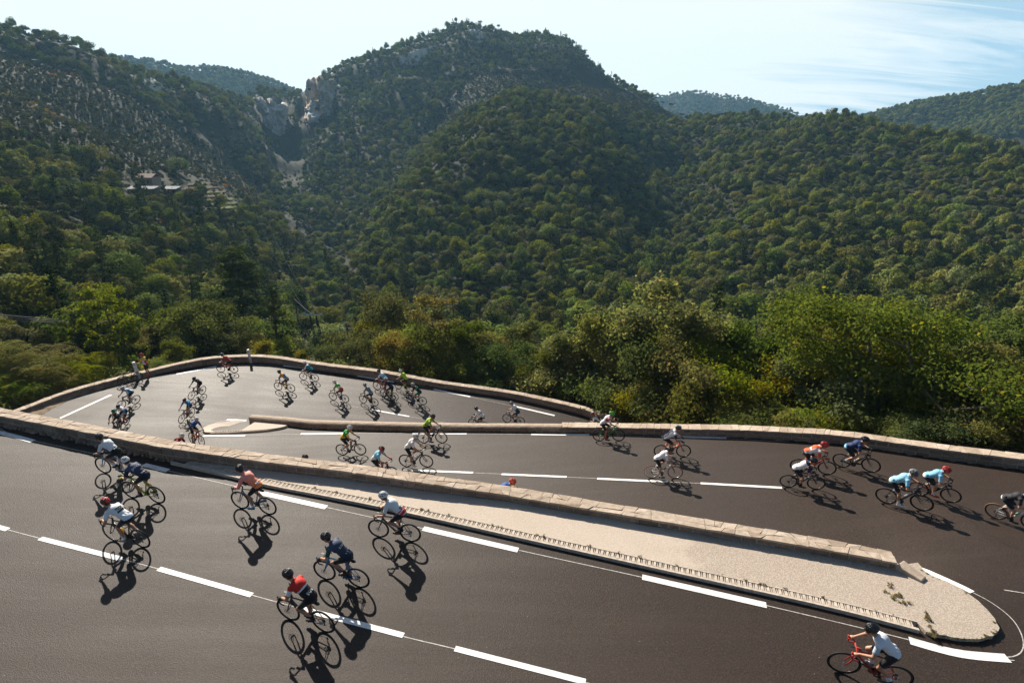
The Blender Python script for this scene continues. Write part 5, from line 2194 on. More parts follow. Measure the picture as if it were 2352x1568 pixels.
def torso_parts(V, F, p, g, flat=False):
    """pelvis, belly, rib cage, shoulders; g grows the form for cloth"""
    w = p.wide
    ax = p.ax
    side = Vector((0, 1, 0))
    dorsal = side.cross(ax) * -1
    if dorsal.z < 0:
        dorsal = -dorsal
    rot = Matrix((ax, side, ax.cross(side))).transposed()
    ell(V, F, p.pel + ax * 0.02 + Vector((-0.02, 0, 0)), (0.135 + g, 0.155 * w + g, 0.115 + g), rot)
    ell(V, F, p.pel + (p.chest - p.pel) * 0.5 - dorsal * 0.015, (0.19 + g, 0.142 * w + g, 0.105 * w + g), rot)
    ell(V, F, p.chest - dorsal * 0.02, (0.175 + g, 0.165 * w + g, 0.118 + g), rot)
    ell(V, F, p.c7 - ax * 0.075 - dorsal * 0.02, (0.12 + g, 0.185 * w + g, 0.095 + g), rot)
    ell(V, F, p.c7 - ax * 0.16 - dorsal * 0.01, (0.14 + g, 0.172 * w + g, 0.105 + g), rot)
    for s in (0, 1):
        ell(V, F, p.sh[s], (0.062 + g, 0.060 + g, 0.060 + g))


def body_mesh(p):
    V, F = [], []
    torso_parts(V, F, p, -0.004)
    capsule(V, F, p.c7 - p.ax * 0.04, p.head + Vector((-0.03, 0, -0.05)), 0.062, 0.055, 12)
    hr = Matrix.Rotation(p.yaw, 3, 'Z') @ Matrix.Rotation(-p.nod, 3, 'Y')

    def H(x, y, z):
        return p.head + hr @ Vector((x, y, z))
    ell(V, F, H(-0.01, 0, 0.03), (0.100, 0.076, 0.098), hr)
    ell(V, F, H(0.022, 0, -0.045), (0.070, 0.060, 0.075), hr)
    ell(V, F, H(0.055, 0, -0.095), (0.030, 0.030, 0.026), hr)               # chin
    capsule(V, F, H(0.084, 0, 0.012), H(0.106, 0, -0.03), 0.010, 0.015, 8)   # nose
    capsule(V, F, H(0.082, -0.034, 0.018), H(0.082, 0.034, 0.018), 0.013, 0.013, 8)   # brow
    capsule(V, F, H(0.084, -0.020, -0.062), H(0.084, 0.020, -0.062), 0.0095, 0.0095, 8)  # lips
    for s in (-1, 1):
        ell(V, F, H(0.0, 0.079 * s, -0.01), (0.020, 0.009, 0.032), hr, 8, 6)
        ell(V, F, H(0.045, 0.042 * s, -0.03), (0.028, 0.022, 0.026), hr, 8, 6)
    for i, s in enumerate((-1, 1)):
        capsule(V, F, p.sh[i], p.elbow[i], 0.053, 0.042, 12)
        capsule(V, F, p.elbow[i], p.wrist[i], 0.042, 0.029, 12)
        # hand: palm, four fingers curled over the hood, thumb inside
        w_, h_ = p.wrist[i], p.hand[i]
        t = (h_ - w_).normalized()
        palm_c = w_ + t * 0.055
        rt = t.to_track_quat('X', 'Z').to_matrix()
        ell(V, F, palm_c, (0.052, 0.038, 0.019), rt, 10, 8)
        lat = Vector((0, s, 0))
        for k, (off, ln) in enumerate(((-0.5, 0.95), (-0.17, 1.05), (0.17, 1.0), (0.5, 0.8))):
            # outer side of the hood: fingers wrap down and round
            b0 = palm_c + t * (0.020 - 0.018 * k + 0.025) + lat * 0.022 + Vector((0, 0, 0.006))
            b1 = b0 + (lat * 0.022 + t * 0.012 + Vector((0, 0, -0.026))) * ln
            b2 = b1 + (lat * -0.014 + Vector((0, 0, -0.028))) * ln
            capsule(V, F, b0, b1, 0.0085, 0.008, 7)
            capsule(V, F, b1, b2, 0.008, 0.0065, 7)
        th0 = palm_c - lat * 0.028 + t * -0.005
        th1 = th0 + t * 0.035 - lat * 0.012 + Vector((0, 0, -0.012))
        capsule(V, F, th0, th1, 0.0105, 0.009, 7)
        capsule(V, F, th1, th1 + t * 0.02 + Vector((0, 0, -0.022)), 0.009, 0.007, 7)
        # legs
        capsule(V, F, p.hip[i], p.hip[i] + (p.knee[i] - p.hip[i]) * 0.5, 0.088, 0.073, 14)
        capsule(V, F, p.hip[i] + (p.knee[i] - p.hip[i]) * 0.5, p.knee[i], 0.073, 0.052, 14)
        sh_ = p.ank[i] - p.knee[i]
        back = Vector((-sh_.z, 0, sh_.x)).normalized()
        if back.x > 0:
            back = -back
        capsule(V, F, p.knee[i], p.knee[i] + sh_ * 0.35 + back * 0.018, 0.051, 0.054, 12)
        capsule(V, F, p.knee[i] + sh_ * 0.35 + back * 0.018, p.ank[i], 0.054, 0.033, 12)
        capsule(V, F, p.ank[i], p.toe[i], 0.033, 0.026, 8)
    return fuse('body', V, F, 0.0095, 2, [M['skin']])


def jersey_mesh(p, long_sleeve=False):
    V, F = [], []
    torso_parts(V, F, p, 0.010)
    ell(V, F, p.pel + p.ax * 0.02, (0.08, 0.14, 0.115))
    for i in (0, 1):
        if long_sleeve:
            capsule(V, F, p.sh[i], p.elbow[i], 0.063, 0.052, 14)
            capsule(V, F, p.elbow[i], p.elbow[i] + (p.wrist[i] - p.elbow[i]) * 0.93, 0.052, 0.038, 14, False, True)
        else:
            capsule(V, F, p.sh[i], p.sh[i] + (p.elbow[i] - p.sh[i]) * 0.72, 0.064, 0.057, 14, False, True)
    capsule(V, F, p.c7 - p.ax * 0.05, p.c7 + (p.head - p.c7) * 0.30, 0.072, 0.066, 12, False, True)
    # full rear pockets
    dorsal = Vector((-p.ax.z, 0, p.ax.x))
    for y in (-0.075, 0, 0.075):
        ell(V, F, p.pel + p.ax * 0.10 + dorsal * 0.088 + Vector((0, y, 0)), (0.065, 0.04, 0.032), None, 8, 6)
    return fuse('jersey', V, F, 0.013, 2, [M['jersey']])


def shorts_mesh(p):
    V, F = [], []
    ax = p.ax
    rot = Matrix((ax, Vector((0, 1, 0)), ax.cross(Vector((0, 1, 0))))).transposed()
    ell(V, F, p.pel + ax * 0.0 + Vector((-0.015, 0, -0.005)), (0.135, 0.163, 0.122), rot)
    for i in (0, 1):
        k = p.hip[i] + (p.knee[i] - p.hip[i]) * 0.5
        e = p.hip[i] + (p.knee[i] - p.hip[i]) * 0.80
        capsule(V, F, p.hip[i], k, 0.096, 0.080, 14)
        capsule(V, F, k, e, 0.080, 0.067, 14, False, True)
    return fuse('shorts', V, F, 0.013, 2, [M['black']])


def sock_mesh(p, i):
    V, F = [], []
    a = p.ank[i] + (p.knee[i] - p.ank[i]) * 0.36
    capsule(V, F, a, p.ank[i], 0.049, 0.038, 12, True, False)
    capsule(V, F, p.ank[i], p.ank[i] + (p.toe[i] - p.ank[i]) * 0.3, 0.038, 0.036, 10)
    return fuse('sock', V, F, 0.011, 1, [M['black']])


def shoe_mesh(p, i):
    V, F = [], []
    d = (p.toe[i] - p.ank[i])
    fwd = Vector((d.x, 0, d.z + 0.06)).normalized()
    heel = p.ank[i] + Vector((-0.015, 0, -0.055))
    toe = p.toe[i] + Vector((0.015, 0, -0.005))
    capsule(V, F, heel, heel + (toe - heel) * 0.45, 0.040, 0.045, 10, sq=0.9)
    capsule(V, F, heel + (toe - heel) * 0.45, toe, 0.045, 0.033, 10)
    capsule(V, F, p.ank[i] + Vector((0, 0, -0.005)), heel + (toe - heel) * 0.3, 0.041, 0.040, 10)
    return fuse('shoe', V, F, 0.011, 1, [M['black']])


def glove_mesh(p, i):
    V, F = [], []
    w_, h_ = p.wrist[i], p.hand[i]
    t = (h_ - w_).normalized()
    s = (-1, 1)[i]
    rt = t.to_track_quat('X', 'Z').to_matrix()
    capsule(V, F, w_ - t * 0.005, w_ + t * 0.03, 0.034, 0.034, 10, True, False)
    ell(V, F, w_ + t * 0.058, (0.055, 0.043, 0.026), rt, 10, 8)
    lat = Vector((0, s, 0))
    for k in range(4):
        b0 = w_ + t * (0.10 - 0.018 * k) + lat * 0.022 + Vector((0, 0, 0.006))
        capsule(V, F, b0, b0 + lat * 0.02 + Vector((0, 0, -0.022)), 0.011, 0.011, 7)
    return fuse('glove', V, F, 0.009, 1, [M['black']])


def helmet_mesh(style=0):
    """shell with long vents; origin at the head centre, +x to the face"""
    nu, nv = 88, 34
    vs, fs, cols = [], [], []
    for j in range(nv + 1):
        th = R(112) * j / nv
        for i in range(nu):
            ph = 2 * math.pi * i / nu
            x = math.sin(th) * math.cos(ph)
            y = math.sin(th) * math.sin(ph)
            z = math.cos(th)
            rx = 0.142 if x > 0 else 0.158
            cut = -0.06 + (0.045 * max(0, x)) - 0.03 * max(0, -x)
            # lengthwise vents
            yy = y
            v = 0.0
            for c in ((0.0, 0.24, 0.48, 0.72), (0.0, 0.34, 0.62, 0.95))[style % 2]:
                d = abs(abs(yy) - c) / 0.075
                seg = 1.0 if -0.86 < x < 0.88 and z > 0.12 else 0.0
                if abs(x - 0.02) < 0.09 and c > 0.1:
                    seg = 0.0
                v = max(v, seg * max(0, 1 - d * d))
            depth = 1 - 0.16 * v
            vs.append((rx * x * depth + 0.0, 0.104 * y * depth, max(0.122 * z * depth, cut) + 0.018))
            cols.append(v)
    for j in range(nv):
        for i in range(nu):
            a = j * nu + i
            b = j * nu + (i + 1) % nu
            fs.append((a, a + nu, b + nu, b))
    me = bpy.data.meshes.new('helmet')
    me.from_pydata(vs, [], fs)
    me.polygons.foreach_set('use_smooth', np.ones(len(me.polygons), bool))
    me.materials.append(M['shell'])
    return me, np.array(cols), np.array(vs)


HELM = [helmet_mesh(0), helmet_mesh(1)]
POSES = {}


def get_pose(key):
    if key not in POSES:
        if key == 'stand':
            p = standing_pose()
        else:
            cr, lean, yaw, nod, drops, longs = key
            p = riding_pose(R(cr), lean, yaw, nod, drops)
        d = {'p': p, 'body': body_mesh(p), 'shorts': shorts_mesh(p), 'sock': [sock_mesh(p, 0), sock_mesh(p, 1)], 'shoe': [shoe_mesh(p, 0), shoe_mesh(p, 1)]}
        d['glove'] = [glove_mesh(p, 0), glove_mesh(p, 1)]
        d['jersey'] = jersey_mesh(p, key != 'stand' and key[5])
        me = d['jersey']
        co = np.empty(len(me.vertices) * 3, np.float32)
        me.vertices.foreach_get('co', co)
        d['jco'] = co.reshape(-1, 3)
        POSES[key] = d
    return POSES[key]


def paint_jersey(me, co, p, base, ops):
    """dye the design into the cloth: u runs from hem (0) to collar (1), side is the lateral share, arm flags the sleeves"""
    ax = np.array(p.ax)
    rel = co - np.array(p.pel)
    u = (rel @ ax + 0.06) / 0.60
    lat = np.abs(rel[:, 1])
    dors = np.array((-p.ax.z, 0, p.ax.x))
    dv_ = rel @ dors
    arm = np.zeros(len(co))
    along = np.zeros(len(co))
    for i in (0, 1):
        a, b = np.array(p.sh[i]), np.array(p.elbow[i])
        t = ((co - a) @ (b - a)) / ((b - a) @ (b - a))
        dist = np.linalg.norm(co - (a + np.clip(t, 0, 1.0)[:, None] * (b - a)), axis=1)
        hit = (dist < 0.085) & (t > 0.12)
        arm = np.where(hit, 1, arm)
        along = np.where(hit, t, along)
        a2, b2 = b, np.array(p.wrist[i])
        t2 = ((co - a2) @ (b2 - a2)) / ((b2 - a2) @ (b2 - a2))
        d2 = np.linalg.norm(co - (a2 + np.clip(t2, 0, 1)[:, None] * (b2 - a2)), axis=1)
        hit2 = (d2 < 0.065) & (t2 > 0)
        arm = np.where(hit2, 1, arm)
        along = np.where(hit2, 1 + t2, along)
    c = np.tile(np.array(base, float), (len(co), 1))
    for op in ops:
        k = op[0]
        if k == 'below': m = (u < op[1]) & (arm == 0)
        elif k == 'above': m = (u > op[1]) & (arm == 0)
        elif k == 'band': m = (u > op[1]) & (u < op[2]) & (arm == 0)
        elif k == 'sleeve': m = arm > 0
        elif k == 'cuff': m = (arm > 0) & (along > 0.58)
        elif k == 'side': m = (lat > 0.105) & (arm == 0) & (u > 0.0)
        elif k == 'front': m = (dv_ < 0.0) & (arm == 0)
        elif k == 'slash': m = (np.abs(u - op[1] - rel[:, 1] * op[2]) < op[3]) & (arm == 0)
        elif k == 'grad':
            t = np.clip((u - op[1]) / (op[2] - op[1]), 0, 1)[:, None]
            c = np.array(op[3]) * (1 - t) + np.array(op[4]) * t
            continue
        elif k == 'stripes': m = (np.mod(u * op[1], 1.0) < op[2]) & (arm == 0)
        elif k == 'right': m = (rel[:, 1] < op[1]) & (arm == 0)
        c[m] = op[-1]
    m2 = me.copy()
    at_ = m2.attributes.new('design', 'FLOAT_COLOR', 'POINT')
    at_.data.foreach_set('color', np.c_[c, np.ones(len(c))].astype(np.float32).ravel())
    return m2


def glyphs(text, size, mat, name, depth=0.002):
    cu = bpy.data.curves.new(name, 'FONT')
    cu.body = text
    cu.size = size
    cu.align_x = 'CENTER'
    cu.align_y = 'CENTER'
    cu.extrude = depth / 2
    o = bpy.data.objects.new(name, cu)
    COL.objects.link(o)
    dg = bpy.context.evaluated_depsgraph_get()
    me = bpy.data.meshes.new_from_object(o.evaluated_get(dg))
    bpy.data.objects.remove(o)
    me.name = name
    me.materials.clear()
    me.materials.append(mat)
    return me


M['white'] = mat_simple('white_cloth', (0.78, 0.77, 0.75), 0.7, 10, 0.1)
M['ink'] = mat_simple('printing_ink', (0.02, 0.02, 0.02), 0.7, 10, 0.1)


def surf_patch(bvh, p, u0, w, h, lateral=0.0):
    """frame on the back of the jersey"""
    dors = Vector((-p.ax.z, 0, p.ax.x))
    o = p.pel + p.ax * u0 + Vector((0, lateral, 0)) + dors * 0.5
    hit = bvh.ray_cast(o, -dors)
    pos = hit[0] if hit[0] is not None else o - dors * 0.38
    return pos, dors


def make_person(spec, T):
    d = get_pose(spec['pose'])
    p = d['p']
    o = link_obj('person', d['body'])
    o.matrix_world = T
    tag(o, spec['label'], 'person', 'cyclists of the race')
    j = link_obj('jersey', paint_jersey(d['jersey'], d['jco'], p, spec['jersey'], spec.get('ops', ())), o)
    s = link_obj('shorts', d['shorts'], o)
    setmat(s, fab(spec.get('shorts', (0.014, 0.014, 0.016))))
    for i in (0, 1):
        q = link_obj('sock', d['sock'][i], o)
        setmat(q, fab(spec.get('socks', (0.75, 0.75, 0.73))))
        q = link_obj('shoe', d['shoe'][i], o)
        setmat(q, fab(spec.get('shoes', (0.02, 0.02, 0.02))))
        if spec.get('gloves'):
            q = link_obj('glove', d['glove'][i], o)
            setmat(q, fab(spec['gloves']))
    hm, vent, hv = HELM[spec.get('hstyle', 0)]
    m2 = hm.copy()
    hc = np.array(spec['helmet'], float)
    h2 = np.array(spec.get('helmet2', hc), float)
    c = np.tile(hc, (len(hv), 1))
    c[np.abs(hv[:, 1]) > 0.062] = h2
    dk = np.array((0.012, 0.012, 0.013))
    c = np.where(vent[:, None] > 0.35, dk, c)
    a = m2.attributes.new('design', 'FLOAT_COLOR', 'POINT')
    a.data.foreach_set('color', np.c_[c, np.ones(len(c))].astype(np.float32).ravel())
    h = link_obj('helmet', m2, o)
    hr = Matrix.Rotation(p.yaw, 3, 'Z') @ Matrix.Rotation(-p.nod, 3, 'Y')
    h.matrix_local = Matrix.Translation(p.head + hr @ Vector((-0.012, 0, 0.045))) @ hr.to_4x4()
    g = link_obj('sunglasses', GLASSES, o)
    g.matrix_local = Matrix.Translation(p.head) @ hr.to_4x4()
    hn = link_obj('hair', HAIR, o)
    hn.matrix_local = Matrix.Translation(p.head) @ hr.to_4x4()
    if spec.get('number') or spec.get('back_text'):
        bm = bmesh.new()
        bm.from_mesh(d['jersey'])
        bvh = BVHTree.FromBMesh(bm)
        bm.free()
        dors = Vector((-p.ax.z, 0, p.ax.x))
        # reads upright seen from behind: x of the text to the rider's right (-y), its top towards the head
        rot = Matrix((Vector((0, -1, 0)), p.ax, dors)).transposed()
        def drape(me, mtx, off):
            """lay a flat piece on the cloth"""
            for v in me.vertices:
                q = mtx @ v.co
                hit = bvh.ray_cast(q + dors * 0.3, -dors)
                if hit[0] is not None and (hit[0] - q).length < 0.12:
                    v.co = mtx.inverted() @ (hit[0] + dors * (off + 0.5 * v.co.z))
            me.update()
            return me
        if spec.get('number'):
            u0, pw, ph_, dark = spec.get('plate', (0.16, 0.17, 0.11, True))
            pos, _ = surf_patch(bvh, p, u0, pw, ph_)
            mtx = Matrix.Translation(pos) @ rot.to_4x4()
            nb = MB()
            gx_, gy_ = 9, 7
            nb.raw([(pw * (i / (gx_ - 1) - 0.5), ph_ * (j / (gy_ - 1) - 0.5), 0) for i in range(gx_) for j in range(gy_)],
                   [(i * gy_ + j, (i + 1) * gy_ + j, (i + 1) * gy_ + j + 1, i * gy_ + j + 1) for i in range(gx_ - 1) for j in range(gy_ - 1)])
            n_ = link_obj('race_number', drape(nb.mesh('race_number', [M['ink'] if dark else M['white']]), mtx, 0.006), o)
            n_.matrix_local = mtx
            t_ = link_obj('numerals', drape(glyphs(spec['number'], ph_ * 0.72, M['white'] if dark else M['ink'], 'numerals'), mtx, 0.010), n_)
        if spec.get('back_text'):
            tx, u0, sz, col = spec['back_text']
            pos, _ = surf_patch(bvh, p, u0, 0.2, 0.05)
            mtx = Matrix.Translation(pos) @ rot.to_4x4()
            t_ = link_obj('jersey_lettering', drape(glyphs(tx, sz, fab(col), 'jersey_lettering'), mtx, 0.006), o)
            t_.matrix_local = mtx
    return o


def head_bits():
    m = MB()
    for s in (-1, 1):
        pts = []
        m.ellipsoid((0.083, 0.034 * s, 0.0), (0.012, 0.032, 0.02), None, 10, 6)
        m.tube([(0.08, 0.062 * s, 0.006), (0.0, 0.083 * s, 0.006)], 0.004, 5)
    m.tube([(0.093, -0.01, 0.004), (0.093, 0.01, 0.004)], 0.005, 5)
    g = m.mesh('sunglasses', [M['lens']], True)
    m = MB()
    m.ellipsoid((-0.04, 0, -0.01), (0.074, 0.077, 0.075), None, 14, 10)
    h = m.mesh('hair', [M['hair']], True)
    return g, h


GLASSES, HAIR = head_bits()


def src(crop, x, y):
    o = {'A': (0, 1280, 2.34), 'B': (900, 1280, 2.34), 'C': (1800, 1280, 2.34), 'D': (2840, 1480, 2.34), 'E': (200, 1600, 1.96), 'F': (800, 1700, 1.8233), 'G': (2840, 1900, 2.352)}[crop]
    return (o[0] + x / o[2]) * 0.6125, (o[1] + y / o[2]) * 0.6125


def bike_matrix(pf, pr, tilt=0.0, scale=None):
    """stand a bicycle on two tyre contacts"""
    f, r = Vector(pf), Vector(pr)
    d = f - r
    L_ = d.length
    x = d.normalized()
    up = Vector((0, 0, 1))
    y = up.cross(x).normalized()
    z = x.cross(y)
    Rm = Matrix((x, y, z)).transposed()
    Rm = Rm @ Matrix.Rotation(R(tilt), 3, 'X')
    s = scale or min(max(L_ / WB, 0.93), 1.06)
    c = (f + r) / 2
    return Matrix.Translation(c) @ Rm.to_4x4() @ Matrix.Scale(s, 4)
# ------------------------------------------------------------------ the field of riders
WHT, NAVY, BLK = (0.72, 0.72, 0.73), (0.010, 0.016, 0.042), (0.013, 0.013, 0.015)
CORAL, PINK, RED, ORNG = (0.95, 0.24, 0.07), (0.85, 0.30, 0.26), (0.58, 0.025, 0.02), (0.78, 0.12, 0.02)
SKY_, ROYAL, TEAL, LIME = (0.22, 0.52, 0.72), (0.015, 0.09, 0.36), (0.015, 0.25, 0.32), (0.42, 0.66, 0.04)
GREEN, YEL, DRED, SLATE, AZURE = (0.03, 0.30, 0.06), (0.74, 0.46, 0.02), (0.19, 0.012, 0.02), (0.13, 0.19, 0.25), (0.03, 0.24, 0.50)
GREY, DGREY = (0.28, 0.29, 0.30), (0.07, 0.07, 0.075)


def road_of(x, y, reg):
    """road height with the stretch of road given"""
    yb = float(np.interp(x, LB[:, 0], LB[:, 1]))
    ya = float(np.interp(x, LA[:, 0], LA[:, 1]))
    if reg == 'n':
        return float(hN(x)) if x < 10 else float(road_h(x, min(y, ya - 0.1)))
    if x > PB[0]:
        y = min(y, yb - 0.3) if reg == 'm' else max(y, yb + 0.3)
    return float(road_h(x, max(y, ya + 0.6)))


def hub_contact(crop, x, y, reg):
    """tyre contact below a hub seen at a pixel"""
    px, py = src(crop, x, y)
    h = {'n': 11.3, 'm': 15.0, 'f': 17.5}[reg]
    for _ in range(30):
        q = at_h(px, py, h - WR)
        h = 0.5 * h + 0.5 * road_of(q.x, q.y, reg)
    q = at_h(px, py, h - WR)
    return Vector((q.x, q.y, CAMZ - h))


def tyre_contact(crop, x, y):
    px, py = src(crop, x, y)
    return at(px, py)


def from_head(crop, x, y, heading, mid, head):
    """wheel contacts for a rider of whom little more than the helmet shows"""
    px, py = src(crop, x, y)
    h = 15.0 if mid else 18.5
    for _ in range(40):
        q = at_h(px, py, h - head[2])
        h = 0.5 * h + 0.5 * road_of(q.x, q.y, mid)
    q = at_h(px, py, h - head[2])
    d = Vector((math.cos(R(heading)), math.sin(R(heading)), 0))
    c = Vector((q.x, q.y, 0)) - d * head[0]
    out_ = []
    for k in (0.5, -0.5):
        e = c + d * k * WB
        out_.append(Vector((e.x, e.y, CAMZ - road_of(e.x, e.y, mid))))
    return out_


